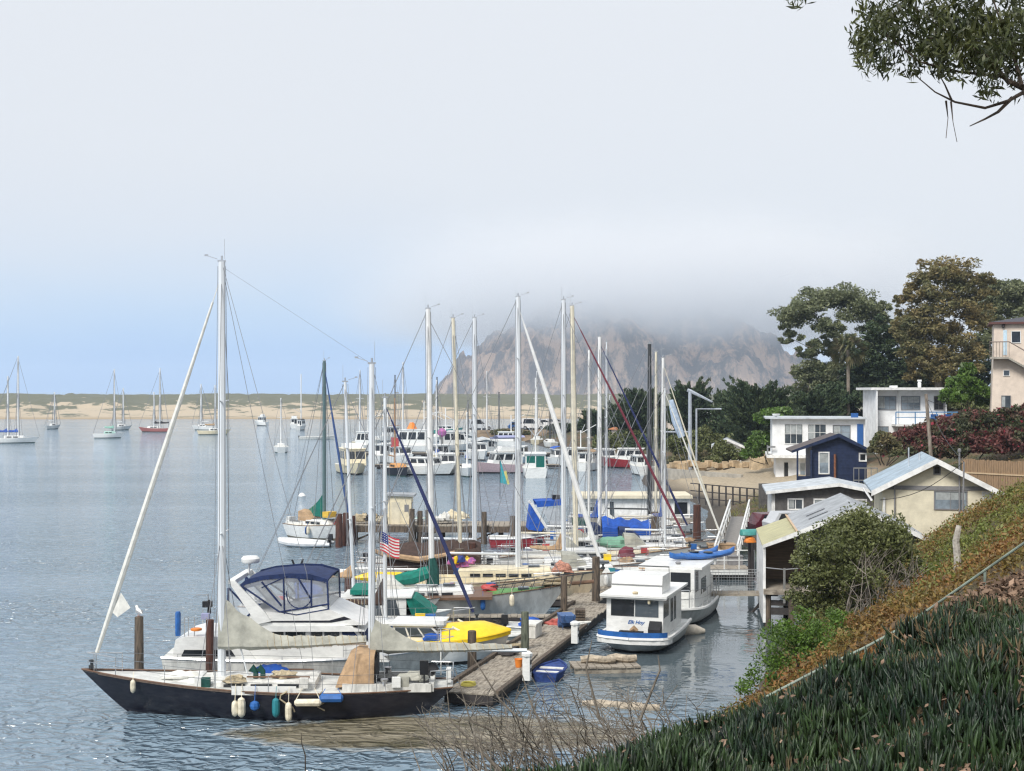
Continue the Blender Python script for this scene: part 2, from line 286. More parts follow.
def dune_mat():
    m = bpy.data.materials.new('dune_sand'); m.use_nodes = True; t = m.node_tree; b = t.nodes['Principled BSDF']; b.inputs['Roughness'].default_value = 1
    L = t.links.new; N = t.nodes.new; g = N('ShaderNodeNewGeometry'); s = N('ShaderNodeSeparateXYZ'); L(g.outputs['Position'], s.inputs[0])
    n1 = N('ShaderNodeTexNoise'); n1.inputs['Scale'].default_value = .085; n1.inputs['Detail'].default_value = 8; n1.inputs['Roughness'].default_value = .68; L(g.outputs['Position'], n1.inputs['Vector'])
    yr = N('ShaderNodeMapRange'); yr.inputs['From Min'].default_value = 560; yr.inputs['From Max'].default_value = 660; yr.inputs['To Min'].default_value = -.05; yr.inputs['To Max'].default_value = .17; L(s.outputs['Y'], yr.inputs[0])
    a = N('ShaderNodeMath'); a.operation = 'ADD'; L(n1.outputs['Fac'], a.inputs[0]); L(yr.outputs[0], a.inputs[1])
    r = N('ShaderNodeValToRGB'); e = r.color_ramp.elements; e[0].position = .50; e[0].color = (.44, .37, .275, 1); e[1].position = .535; e[1].color = (.13, .135, .095, 1); L(a.outputs[0], r.inputs[0])
    wr = N('ShaderNodeMapRange'); wr.inputs['From Min'].default_value = .9; wr.inputs['From Max'].default_value = .3; L(s.outputs['Z'], wr.inputs[0])
    m2 = N('ShaderNodeMix'); m2.data_type = 'RGBA'; L(wr.outputs[0], m2.inputs['Factor']); L(r.outputs[0], m2.inputs['A']); m2.inputs['B'].default_value = (.33, .26, .17, 1)
    L(m2.outputs['Result'], b.inputs['Base Color']); return m
kind(npmesh('dunes', V, Q, dune_mat(), smooth=True), 'structure')
# ------------------------------------------------------------------ the great rock, its head in the fog
V = []; RX, RY, RYC = 376, 330, 2700; nu, nv = 260, 150
for i in range(nv):
    for j in range(nu):
        u = -1.12+2.24*j/(nu-1); v = -1.1+2.2*i/(nv-1); x = 225+u*RX*(1.2 if u > 0 else 1.0); y = RYC+v*RY
        wob = .16*fbm(x, y, .006, 4, 2.2)
        r = (abs(u)**2.3+abs(v)**2.3)**(1/2.3)+wob*.9
        z = 172*max(0, 1-max(r, 0)**(3.0 if u < 0 else 3.0-1.2*min(1, u*1.6)))*(1-.10*max(u, 0)) if r < 1 else 0
        q = min(1, z/30)
        z += q*(30*noise.ridged_multi_fractal(Vector((x*.009, y*.009, 1.7)), 1.0, 2.1, 6, 1.0, 2.0)-30+13*fbm(x, y, .035, 4, 6))
        V.append((x, y, max(z, 0)-2 if z > 0 else -3))
Q = [(i*nu+j, i*nu+j+1, (i+1)*nu+j+1, (i+1)*nu+j) for i in range(nv-1) for j in range(nu-1)]
rm = mat('rock_face', (.70, .51, .375), .95, scale=.03, col2=(.24, .205, .18), bump=1.0, thresh=(.43, .54), bscale=.09, stretch=(1, .7, .45))
for nn in rm.node_tree.nodes:
    if nn.type == 'BUMP': nn.inputs['Distance'].default_value = 14
    if nn.type == 'TEX_NOISE': nn.inputs['Detail'].default_value = 12; nn.inputs['Roughness'].default_value = .72
kind(npmesh('hill', V, Q, rm, smooth=False), 'structure')
# ------------------------------------------------------------------ air: even haze, and the stratus lying on the rock
def vol(name, dens, col, aniso=0.0):
    m = bpy.data.materials.new(name); m.use_nodes = True; t = m.node_tree; t.nodes.clear()
    o = t.nodes.new('ShaderNodeOutputMaterial'); p = t.nodes.new('ShaderNodeVolumePrincipled'); p.inputs['Color'].default_value = (*col, 1)
    p.inputs['Density'].default_value = dens; p.inputs['Anisotropy'].default_value = aniso; t.links.new(p.outputs[0], o.inputs['Volume']); return m, p
mb = MB(); mb.b2(-8900, 8900, -39, 11400, -3.6, 205)
kind(mb.build('haze', vol('haze_air', HAZE, HAZEC)[0]), 'stuff')
FOG0, FOG1, FOGD = 78, 165, .0125
def fog_mat():
    m, p = vol('stratus', .01, (.905, .905, .91), .0); t = m.node_tree; L = t.links.new; N = t.nodes.new
    g = N('ShaderNodeNewGeometry'); s = N('ShaderNodeSeparateXYZ'); L(g.outputs['Position'], s.inputs[0])
    n = N('ShaderNodeTexNoise'); n.inputs['Scale'].default_value = .006; n.inputs['Detail'].default_value = 3; L(g.outputs['Position'], n.inputs['Vector'])
    a = N('ShaderNodeMath'); a.operation = 'MULTIPLY_ADD'; a.inputs[1].default_value = 110; L(n.outputs['Fac'], a.inputs[0]); L(s.outputs['Z'], a.inputs[2])
    def ramp(src, a0, a1, hi=1.0):
        r = N('ShaderNodeMapRange'); r.interpolation_type = 'SMOOTHSTEP'; r.inputs['From Min'].default_value = a0; r.inputs['From Max'].default_value = a1; r.inputs['To Max'].default_value = hi; L(src, r.inputs[0]); return r.outputs[0]
    def mul(a, b):
        q = N('ShaderNodeMath'); q.operation = 'MULTIPLY'; L(a, q.inputs[0]); L(b, q.inputs[1]); return q.outputs[0]
    d = ramp(a.outputs[0], FOG0+55, FOG1+55, FOGD)
    top = N('ShaderNodeMapRange'); top.interpolation_type = 'SMOOTHSTEP'; top.inputs['From Min'].default_value = 410; top.inputs['From Max'].default_value = 150; L(a.outputs[0], top.inputs[0])
    d = mul(d, top.outputs[0]); d = mul(d, ramp(s.outputs['X'], -420, 150))
    rt = N('ShaderNodeMapRange'); rt.interpolation_type = 'SMOOTHSTEP'; rt.inputs['From Min'].default_value = 930; rt.inputs['From Max'].default_value = 500; L(s.outputs['X'], rt.inputs[0])
    L(mul(d, rt.outputs[0]), p.inputs['Density']); return m
mb = MB(); rows = []
for i in range(9):
    th = math.pi*i/8; rr = math.sin(th)**.5; zz = 235-180*math.cos(th)
    rows.append([(250+730*rr*math.cos(2*math.pi*j/24), 2700+470*rr*math.sin(2*math.pi*j/24), zz) for j in range(24)])
mb.loft(rows, None, True)
kind(mb.build('fog', fog_mat(), smooth=True), 'stuff')
# ------------------------------------------------------------------ foliage helpers
def leaves(C_, n, rad, size, seed, flat=1.0, droop=0.0, shell=.35, aspect=.45, up=0.0):
    # n leaf-sized faces around every clump centre; C_ is (k,3), rad (k,3)
    rg = np.random.default_rng(seed); C_ = np.asarray(C_, float).reshape(-1, 3); k = len(C_); rad = np.broadcast_to(np.asarray(rad, float).reshape(-1, 3) if np.ndim(rad) > 1 else np.asarray(rad, float), (k, 3))
    idx = np.repeat(np.arange(k), n); d = rg.normal(size=(k*n, 3)); d /= np.linalg.norm(d, axis=1, keepdims=True)
    rr = (shell+(1-shell)*rg.random((k*n, 1)))**.6; P = C_[idx]+d*rr*rad[idx]*rg.uniform(.8, 1.15, (k*n, 1))
    u = rg.normal(size=(k*n, 3)); u[:, 2] = u[:, 2]*flat-droop+up; u /= np.linalg.norm(u, axis=1, keepdims=True)
    w = rg.normal(size=(k*n, 3)); w -= u*(w*u).sum(1, keepdims=True); w /= np.linalg.norm(w, axis=1, keepdims=True)
    s = size*rg.uniform(.6, 1.3, (k*n, 1)); a = u*s*.5; b = w*s*.5*aspect
    V = np.stack([P-a, P+b-a*.1, P+a, P-b-a*.1], 1); return V.reshape(-1, 3)
def leafobj(name, V, m, parent=None):
    n = len(V)//4; return npmesh(name, V, np.arange(n*4).reshape(n, 4), m, parent)
LEAF_EU = mat('eucalyptus_leaf', (.23, .25, .135), .55, scale=.5, col2=(.13, .155, .08), island=.4, trans=.35)
LEAF_EUB = mat('bronze_eucalyptus_leaf', (.28, .215, .09), .6, scale=.35, col2=(.15, .155, .07), island=.4, trans=.35)
LEAF_CY = mat('cypress_leaf', (.032, .06, .028), .7, scale=.6, col2=(.06, .085, .032), island=.35, trans=.12)
LEAF_BR = mat('bright_shrub_leaf', (.11, .20, .03), .5, scale=1.2, col2=(.075, .13, .028), island=.4, trans=.3)
LEAF_DK = mat('dark_shrub_leaf', (.10, .12, .04), .55, scale=1.5, col2=(.15, .165, .06), island=.4, trans=.2)
LEAF_PALM = mat('palm_leaf', (.10, .12, .05), .6, scale=1, col2=(.17, .14, .08), island=.3, trans=.2)
LEAF_BO = mat('bougainvillea_leaf', (.06, .07, .03), .6, scale=.55, col2=(.15, .055, .05), island=.4, trans=.25, thresh=(.45, .55)); LEAF_PK = mat('bougainvillea_flower', (.30, .04, .06), .7, scale=2, island=.4, trans=.3)
LEAF_RU = mat('rust_ice_plant', (.21, .10, .03), .6, scale=.5, col2=(.15, .13, .032), island=.45, trans=.2); LEAF_GR = mat('green_ice_plant', (.12, .155, .03), .55, scale=.6, col2=(.19, .17, .045), island=.4, trans=.2)
LEAF_DRY = mat('dry_ice_plant', (.25, .17, .12), .9, scale=2, col2=(.12, .075, .05), island=.4); LEAF_SC = mat('dry_scrub', (.17, .14, .07), .8, scale=.8, col2=(.08, .10, .04), island=.4, trans=.2)
BARK = mat('pale_bark', (.30, .26, .22), .9, .4, 3, col2=(.14, .115, .09), stretch=(2, 2, .4), bump=.6); BARKD = mat('dark_bark', (.055, .045, .035), .95, .3, 4, bump=.6); TWIG = mat('bare_grey_twig', (.26, .23, .20), .95, .3, 8)
def limb(mb, p, q, r0, r1, rg, bend=.12, n=5):
    p, q = Vector(p), Vector(q); L_ = (q-p).length; pts = []; side = Vector((rg.uniform(-1, 1), rg.uniform(-1, 1), rg.uniform(-.3, .6)))*L_*bend
    for i in range(n+1):
        t = i/n; pts.append(p.lerp(q, t)+side*math.sin(math.pi*t)+Vector((rg.uniform(-1, 1), rg.uniform(-1, 1), 0))*L_*.02*(0 < i < n))
    mb.tube(pts, [r0+(r1-r0)*i/n for i in range(n+1)], 6); return pts
def tree(name, label, x, y, z0, clumps, leafm, barkm, nleaf, lsize, seed, trunk_r=.4, fork=.4, group=None, droop=.4, aspect=.4, flat=.6, shell=.3, lean=(0, 0)):
    # clumps: (dx, dy, z above the base, rx, ry, rz)
    rg = random.Random(seed); root = thing(name, label, 'tree', (x, y, z0), 0, group); C_ = np.array(clumps, float)
    zt = C_[:, 2].max(); f = Vector((lean[0]*.4, lean[1]*.4, zt*fork)); mb = MB()
    mb.tube([(0, 0, -1.5), (0, 0, 0), f*.5+Vector((rg.uniform(-.2, .2), 0, 0)), f], [trunk_r*1.25, trunk_r*1.1, trunk_r*.9, trunk_r*.75], 8)
    tr = None; bm_ = MB()
    order = sorted(range(len(C_)), key=lambda i: C_[i, 2]); nodes = [(f, trunk_r*.7)]
    for i in order:
        c = Vector(C_[i, :3]); b_, r_ = min(nodes, key=lambda a: (a[0]-c).length+max(0, a[0].z-c.z)*1.5+(0 if a[0].z < c.z else 3)); r0 = r_*.72
        pts = limb(bm_, b_, c, max(r0, .05), max(r0*.35, .025), rg, .14); nodes.append((pts[3], max(r0*.6, .05))); nodes.append((c, max(r0*.35, .04)))
    mb.build('trunk', barkm, root, smooth=True); bm_.build('limbs', barkm, root, smooth=True)
    # small clumps inside every crown mass give the crown an uneven edge and gaps
    g2 = np.random.default_rng(seed); sub = []; srad = []
    for c in C_:
        k = max(6, int(6+6.5*c[3]*c[5]**.5)); d = g2.normal(size=(k, 3)); d /= np.linalg.norm(d, axis=1, keepdims=True); rr = g2.uniform(.35, 1.18, (k, 1)); sub.append(c[:3]+d*rr*c[3:]); s = g2.uniform(.2, .40, (k, 1))*min(c[3], 3.2); srad.append(np.hstack([s*1.15, s*1.15, s*.75]))
    leafobj('crown', leaves(np.vstack(sub), nleaf, np.vstack(srad), lsize, seed, flat, droop, shell, aspect), leafm, root); return root
def spiky(name, label, x, y, z0, h, w, leafm, seed, nsp=120, nl=60, lsize=.35, group=None, low=.12, tilt=.8):
    rg = random.Random(seed); root = thing(name, label, 'tree', (x, y, z0), 0, group); mb = MB(); mb.tube([(0, 0, -1), (0, 0, h*.3), (.1, 0, h*.75)], [.32, .25, .08], 7); mb.build('trunk', BARKD, root); C_ = []; Rr = []
    g2 = np.random.default_rng(seed); Pp, Dd, Ll = [], [], []
    for i in range(nsp):
        a = rg.uniform(0, 6.283); zb = h*rg.uniform(low, .74); t = zb/h; reach = w*.5*(1.0-.62*abs(t-.3)/.7)*rg.uniform(.45, 1.1); rise = h*rg.uniform(.08, .34)*tilt; prev = None
        for k in range(9):
            s = .12+.88*k/8; c = np.array((math.cos(a)*reach*s, math.sin(a)*reach*s, zb+rise*s**1.7)); d = c-prev if prev is not None else np.array((math.cos(a), math.sin(a), .3)); prev = c; d = d/np.linalg.norm(d); m = max(3, nl//9)
            q = .75*(1-.7*s)*h/9; Pp.append(c+g2.normal(size=(m, 3))*q*np.array((.45, .45, .35))); Dd.append(np.tile(d, (m, 1))+g2.normal(size=(m, 3))*.42+np.array((0, 0, .25))); Ll.append(lsize*(2.3-1.1*s)*g2.uniform(.6, 1.3, (m, 1)))
    Pp, Dd, Ll = np.vstack(Pp), np.vstack(Dd), np.vstack(Ll); Dd /= np.linalg.norm(Dd, axis=1, keepdims=True); sd_ = np.cross(Dd, g2.normal(size=Dd.shape)); sd_ /= np.linalg.norm(sd_, axis=1, keepdims=True); wd_ = Ll*.12+.03
    leafobj('crown', np.stack([Pp-Dd*Ll*.4-sd_*wd_*.4, Pp-Dd*Ll*.1+sd_*wd_, Pp+Dd*Ll*.6, Pp-Dd*Ll*.1-sd_*wd_], 1).reshape(-1, 3), leafm, root); return root
def bush(name, label, cat, x, y, z0, blobs, leafm, n, ls, seed, twigs=0, group=None, stems=True, mat2=None, n2=0, shell=.45, twig_reg=None, aspect=.45, up=0.1):
    rg = random.Random(seed); root = thing(name, label, cat, (x, y, z0), 0, group); g2 = np.random.default_rng(seed); sub = []; sr = []
    for b in blobs:
        b = np.array(b, float); k = max(9, int(34*b[3]*max(b[5], .5))); d = g2.normal(size=(k, 3)); d[:, 2] = np.abs(d[:, 2])*.8-.15; d /= np.linalg.norm(d, axis=1, keepdims=True); sub.append(b[:3]+d*b[3:]*g2.uniform(.55, 1, (k, 1))); s = g2.uniform(.18, .36, (k, 1))*min(b[3], 1.4)+.07; sr.append(np.hstack([s, s, s*.8]))
    sub, sr = np.vstack(sub), np.vstack(sr); leafobj('foliage', leaves(sub, n, sr, ls, seed, 1, 0, shell, aspect, up), leafm, root)
    if mat2: leafobj('flowers', leaves(sub[g2.random(len(sub)) < .35], n2, sr.mean()*1.1*np.ones(3), ls*.8, seed+1, 1, 0, .8, .8), mat2, root)
    mb = MB()
    if stems:
        for i in range(max(5, twigs)):
            if twig_reg is not None: c = Vector([rg.uniform(a, b) for a, b in twig_reg])
            else: c = Vector(sub[rg.randrange(len(sub))])
            b_ = Vector((c.x*.25+rg.uniform(-.2, .2), c.y*.25, -.25)); pts = limb(mb, b_, c, .022 if twigs else .05, .006, rg, .2)
            if twigs:
                for k in range(3):
                    e = pts[rg.choice((2, 3, 4))]; limb(mb, e, e+Vector((rg.uniform(-.5, .5), rg.uniform(-.5, .2), rg.uniform(.1, .6))), .012, .004, rg, .2, 3)
        mb.build('stems', TWIG if twigs else BARKD, root)
    return root
# ------------------------------------------------------------------ trees on the far bank
def px_clumps(Y, zb, xb, L_):
    s = Y/1400.0; o = []
    for a, b, w, h, *d in L_: o.append(((a-xb)*s, (d[0] if d else 0), PZ(b, Y)-zb, w*s*1.2, w*s, h*s*1.2))
    return o
Y = 190; zb = 5.5; xb = 838; tree('eucalyptus_tree', 'broad domed eucalyptus with grey green leaves and sky showing through its crown', PX(xb, Y), Y, zb, px_clumps(Y, zb, xb, [(800, 312, 20, 11), (822, 301, 20, 10), (846, 299, 22, 11), (868, 312, 17, 10), (790, 322, 12, 8), (828, 326, 14, 9, -2), (812, 348, 12, 8), (822, 368, 18, 9), (808, 374, 11, 6), (850, 356, 9, 8), (874, 328, 12, 10), (884, 312, 8, 9), (826, 385, 17, 9), (846, 388, 16, 11), (836, 344, 12, 8, 2), (856, 372, 15, 10, 1), (808, 392, 14, 8), (862, 345, 12, 9, 1), (790, 338, 8, 6)]), LEAF_EU, BARK, 95, .50, 11, .55, .33, 'trees on the far bank')
Y = 172; zb = 7; xb = 938; tree('eucalyptus_tree', 'tallest bronze tinged eucalyptus with pale limbs behind the white house', PX(xb, Y), Y, zb, px_clumps(Y, zb, xb, [(940, 272, 20, 11), (960, 276, 18, 12), (925, 287, 15, 11), (978, 288, 14, 12), (945, 300, 24, 14), (970, 312, 18, 13), (915, 318, 15, 11), (905, 334, 14, 9), (932, 332, 18, 11), (955, 338, 20, 13), (915, 352, 18, 10), (940, 360, 20, 11), (965, 362, 16, 11), (920, 372, 14, 8), (946, 378, 14, 7), (905, 295, 8, 7), (898, 305, 4, 8)]), LEAF_EUB, BARK, 95, .48, 23, .6, .3, 'trees on the far bank')
Y = 200; zb = 8; xb = 1004; tree('eucalyptus_tree', 'olive eucalyptus at the right picture edge above the pale tower house', PX(xb, Y), Y, zb, px_clumps(Y, zb, xb, [(1000, 295, 16, 12), (1018, 290, 18, 14), (986, 312, 14, 12), (1008, 318, 18, 13), (1030, 310, 16, 14), (996, 338, 15, 14), (982, 345, 12, 12), (1040, 295, 14, 12), (990, 285, 8, 8)]), LEAF_EU, BARKD, 95, .54, 37, .6, .35, 'trees on the far bank')
Y = 182; zb = 6; xb = 886; tree('cypress_tree', 'dense nearly black cypress mass between the two eucalyptus trees', PX(xb, Y), Y, zb, px_clumps(Y, zb, xb, [(880, 335, 14, 14), (898, 345, 16, 16), (872, 358, 18, 16), (895, 370, 20, 16), (862, 378, 16, 12), (912, 382, 22, 12), (930, 388, 18, 10), (880, 392, 24, 12), (905, 330, 10, 12), (950, 392, 18, 10), (975, 385, 16, 14), (990, 372, 14, 16), (985, 398, 16, 12)]), LEAF_CY, BARKD, 110, .46, 41, .5, .2, 'trees on the far bank', droop=.1, aspect=.5)
for px, by, ty, w, Y, sd, lb in ((757, 466, 376, 96, 172, 1, 'big dark cypress with spiky upright shoots beside the sand lot'), (815, 440, 388, 74, 176, 2, 'low dark spiky cypress just above the flat roofed white house'), (690, 452, 378, 56, 205, 3, 'dark cypress behind the boat hoist'), (640, 462, 386, 62, 230, 4, 'dark cypress right behind the black mast'), (598, 452, 408, 46, 250, 5, 'dark cypress farthest out along the harbour'), (728, 440, 386, 44, 190, 6, 'slim dark cypress peeping out left of the big one'), (565, 446, 425, 40, 290, 8, 'small dark cypress by the parked vehicles'), (785, 455, 392, 60, 196, 9, 'dark cypress filling the gap left of the domed eucalyptus'), (838, 420, 384, 60, 186, 10, 'dark spiky cypress at the foot of the palm'), (672, 458, 405, 50, 222, 11, 'low dark cypress behind the slanting sling'), (618, 455, 402, 40, 240, 12, 'dark cypress left of the black mast')):
    h = (by-ty)*Y/1400; z = max(gz(PX(px, Y), Y), 1.0); top = PZ(ty, Y); spiky('cypress_tree', lb, PX(px, Y), Y, z, top-z, w*Y/1400, LEAF_CY, sd, nsp=int(130+w*1.6), nl=100, lsize=.46*Y/180, group='trees on the far bank')
def palm(px, ty, by, Y, label, dead=True, hs=1.0):
    x = PX(px, Y); z0 = max(1.5, gz(x, Y)-.3); top = PZ(ty, Y); root = thing('palm_tree', label, 'tree', (x, Y, z0), 0, 'trees on the far bank'); hh = top-z0; mb = MB(); mb.tube([(0, 0, -.5), (.05, 0, hh*.5), (0, 0, hh)], [.28, .22, .2], 8); mb.build('trunk', BARK, root)
    V = []; rg = random.Random(int(px)); 
    for k in range(46):
        a = rg.uniform(0, 6.283); el = rg.uniform(-.9, 1.2) if dead else rg.uniform(-.3, 1.3); L_ = rg.uniform(1.3, 1.9)*hs; d = Vector((math.cos(a)*math.cos(el), math.sin(a)*math.cos(el), math.sin(el))); c = Vector((0, 0, hh)); p = c+d*L_*.55; e = d.orthogonal().normalized()
        for j in range(9):
            th = -1.2+2.4*j/8; dd = (d*math.cos(th)+e*math.sin(th)); tip = p+dd*L_*.5+Vector((0, 0, -.14*L_)); s_ = dd.cross(d+Vector((.01, .02, .03))).normalized()*.05*hs+e*.02; V += [p-s_, p+dd*L_*.22+s_*1.5, tip, p+dd*L_*.22-s_*1.5]
        V += [c, c+d*.3+e*.02, p, c+d*.3-e*.02]
    leafobj('fronds', np.array([tuple(v) for v in V]), LEAF_PALM, root); return root
palm(848, 350, 400, 178, 'fan palm with a grey brown shag in front of the domed eucalyptus', hs=1.5)
# fresh green shrubs among the houses
def shrub_px(name, label, cat, px, by, Y, L_, m, n, ls, seed, **k):
    x = PX(px, Y); z0 = PZ(by, Y); s = Y/1400; bl = [((a-px)*s, d, PZ(b, Y)-z0, w*s, w*s, h*s) for a, b, w, h, d in L_]; return bush(name, label, cat, x, Y, z0, bl, m, n, ls, seed, **k)
shrub_px('shrub', 'bright green leafy tree beside the tower house', 'tree', 965, 410, 136, [(962, 385, 15, 12, 0), (975, 395, 17, 12, 0), (950, 398, 13, 10, -1), (968, 372, 8, 8, 0), (985, 402, 10, 8, 0)], LEAF_BR, 60, .5, 5)
shrub_px('shrub', 'mid green rounded bush left of the flat roofed white house', 'shrub', 770, 462, 150, [(772, 420, 16, 12, 0), (762, 446, 14, 14, 0), (785, 416, 12, 8, 2), (752, 455, 10, 8, 0)], LEAF_BR, 45, .45, 6)
shrub_px('shrub', 'dark green bush at the back of the sand lot', 'shrub', 725, 467, 160, [(724, 452, 10, 14, 0), (733, 458, 10, 9, 0), (718, 460, 8, 7, 0)], LEAF_DK, 45, .42, 7)
shrub_px('shrub', 'dry yellow grass tuft behind the sand lot', 'shrub', 690, 467, 163, [(684, 462, 14, 7, 0), (700, 460, 12, 8, 0), (672, 464, 8, 5, 0)], LEAF_SC, 40, .42, 8)
shrub_px('bougainvillea_hedge', 'long bougainvillea hedge with dark red flowers below the tower house', 'hedge', 960, 455, 112, [(905, 442, 16, 13, 0), (928, 436, 18, 16, 0), (952, 432, 20, 17, 0), (978, 428, 22, 18, 1), (1005, 425, 22, 18, 1), (1030, 425, 20, 20, 1), (915, 452, 18, 10, -1), (945, 452, 20, 10, -1), (980, 448, 22, 10, -1), (1015, 446, 22, 12, -1), (893, 452, 10, 8, 0), (930, 450, 20, 14, -1), (962, 446, 22, 14, -1), (998, 440, 24, 14, -1), (1025, 436, 20, 14, -1)], LEAF_BO, 50, .34, 9, mat2=LEAF_PK, n2=4)
shrub_px('shrub', 'pale olive scrub between the navy hut and the yellow house', 'shrub', 886, 462, 104, [(884, 442, 12, 12, 0), (896, 452, 12, 9, 0), (876, 450, 8, 9, 0)], LEAF_SC, 50, .3, 10)
# the big shrub by the boat shed, its right side bare twigs
shrub_px('shrub', 'large dark green shrub beside the boat shed, bare grey twigs on its right side', 'shrub', 858, 640, 42, [(842, 548, 42, 32, 0), (870, 540, 42, 28, .3), (830, 582, 32, 32, 0), (890, 560, 30, 28, .3), (855, 578, 36, 32, -.2), (905, 575, 18, 26, .2), (822, 615, 24, 22, .2), (878, 532, 28, 18, .2), (848, 608, 30, 26, .2), (815, 600, 24, 26, .3), (875, 605, 26, 20, -.1), (812, 565, 22, 26, .2)], LEAF_DK, 100, .12, 12, twigs=110, twig_reg=((-.2, 1.75), (-1.5, -.9), (.5, 3.0)))
shrub_px('shrub', 'fresh bright green shrub on the bank above the water', 'shrub', 795, 690, 34, [(790, 655, 34, 28, 0), (822, 642, 32, 26, 0), (768, 670, 26, 20, 0), (842, 655, 26, 22, -.3), (800, 630, 22, 18, .3), (758, 684, 22, 16, -.3), (842, 624, 16, 16, .2), (815, 675, 28, 18, -.6), (785, 640, 22, 18, .2)], LEAF_BR, 80, .10, 13)
shrub_px('shrub', 'rust coloured clump below the large dark shrub', 'shrub', 878, 655, 30, [(870, 625, 26, 15, 0), (895, 615, 22, 14, 0), (862, 645, 22, 12, -.2), (912, 628, 20, 14, 0)], LEAF_RU, 80, .085, 14)
# ------------------------------------------------------------------ ground cover on the bank
rgn = np.random.default_rng(5)
def scatter(x0, x1, y0, y1, n, zmin=.5):
    P = np.column_stack([rgn.uniform(x0, x1, n), rgn.uniform(y0, y1, n)]); z = ground(P); k = z > zmin; return P[k], z[k]
for nm, m_, seedo, thr, n in (('ground_cover', LEAF_RU, 0., 1, 15000), ('ground_cover', LEAF_GR, 40., -1, 15000)):
    Pn = [];
    for a in ((4, 30, 18, 62, n), (10, 50, 60, 118, n//3)):
        P, z = scatter(*a); v = np.array([noise.noise(Vector((p[0]*.22, p[1]*.22, 3.3)))+.35*noise.noise(Vector((p[0]*.8, p[1]*.8, 7))) for p in P]); edge = np.array([.12 if False else 0.0 for p in P]); lft = np.clip((P[:, 1]-38)/20, 0, 1)*.25-np.clip((22-P[:, 0])/20, 0, 1)*.05
        far = np.clip((P[:, 1]-33)/14, 0, 1)*.30; k = (v+.06-far > 0) if thr > 0 else (v+.06-far <= .10); Pn.append(np.column_stack([P[k], z[k]+.08]))
    Pn = np.vstack(Pn); s = (.22+.003*Pn[:, 1])*rgn.uniform(.5, 1.7, len(Pn)); Pn[:, 2] += np.array([.45*max(0, noise.noise(Vector((p[0]*.55, p[1]*.55, 9)))) for p in Pn]); V = leaves(Pn, 22, np.column_stack([s, s, s*.75]), .115, 3+int(seedo), 1, 0, .2, .42, up=.5); kind(leafobj(nm, V, m_), 'stuff')
# ------------------------------------------------------------------ ice plant close to the viewer
def fingers(P, z, L0, r0, seed, spread=.75):
    rg = np.random.default_rng(seed); n = len(P); az = rg.uniform(0, 6.283, n); ti = np.abs(rg.normal(0, spread*.55, n)); ti = np.clip(ti, 0, 1.35); L_ = L0*rg.uniform(.6, 1.25, n); rr = r0*rg.uniform(.8, 1.2, n)
    d = np.column_stack([np.sin(ti)*np.cos(az), np.sin(ti)*np.sin(az), np.cos(ti)]); up = np.array([0, 0, 1.0]); side = np.cross(d, up+.001*rg.normal(size=(n, 3))); side /= np.linalg.norm(side, axis=1, keepdims=True)+1e-9; oth = np.cross(side, d)
    base = np.column_stack([P, z]); rows = []
    for t, k in ((0, .75), (.35, 1.0), (.75, .78), (1.0, .12)):
        c = base+d*(L_*t)[:, None]+up*(L_*.22*t*t*np.sin(ti))[:, None]
        for a in (0, 2.094, 4.189): rows.append(c+(side*math.cos(a)+oth*math.sin(a))*(rr*k)[:, None])
    V = np.stack(rows, 1).reshape(-1, 3); q = []
    for s in range(3):
        for j in range(3): q.append((s*3+j, s*3+(j+1) % 3, s*3+3+(j+1) % 3, s*3+3+j))
    q = np.array(q); Q = (np.arange(n)[:, None, None]*12+q[None]).reshape(-1, 4); return V, Q
m_ip = mat('ice_plant_leaf', (.032, .058, .020), .45, scale=1.6, col2=(.010, .024, .012), island=.75, trans=.12)
def near_ok(P): return (P[:, 1] > 4.2) & (P[:, 0] > -1.6-.05*P[:, 1])
P = np.vstack([np.column_stack([rgn.uniform(-1.5, 6.5, 40000), rgn.uniform(4.6, 10, 40000)]), np.column_stack([rgn.uniform(-.5, 7.5, 24000), rgn.uniform(10, 15, 24000)])]); z = ground(P); hum = np.array([.15*noise.noise(Vector((p[0]*1.1, p[1]*1.1, 0)))+.10*noise.noise(Vector((p[0]*3.0, p[1]*3.0, 4)))-.05 for p in P])
V, Q = fingers(P, z+hum, .138, .0112, 3, .85); kind(npmesh('ice_plant_cover', V, Q, m_ip, smooth=True), 'stuff')
kk = np.array([noise.noise(Vector((p[0]*.9, p[1]*.9, 21)))+.6*noise.noise(Vector((p[0]*2.4, p[1]*2.4, 8))) for p in P]) > .40; V, Q = fingers(P[kk], (z+hum)[kk]+.015, .13, .0085, 13, 1.7); kind(npmesh('withered_ice_plant', V, Q, mat('withered_ice_plant', (.16, .11, .06), .8, scale=2, col2=(.05, .045, .02), island=.6), smooth=True), 'stuff')
P2, z2 = scatter(-1, 8, 5, 14, 1500); V = leaves(np.column_stack([P2, z2+.08]), 2, np.array([.06, .06, .05]), .045, 77, .6, 0, 0, .4); kind(leafobj('dead_leaf_litter', V, LEAF_DRY), 'stuff')
Pd = np.column_stack([rgn.uniform(3.4, 6.3, 260), rgn.uniform(11.2, 14.0, 260)]); zd = ground(Pd); V = leaves(np.column_stack([Pd, zd+.11]), 34, np.array([.16, .16, .10]), .075, 78, .6, 0, 0, .4); kind(leafobj('dead_ice_plant', V, LEAF_DRY), 'stuff')
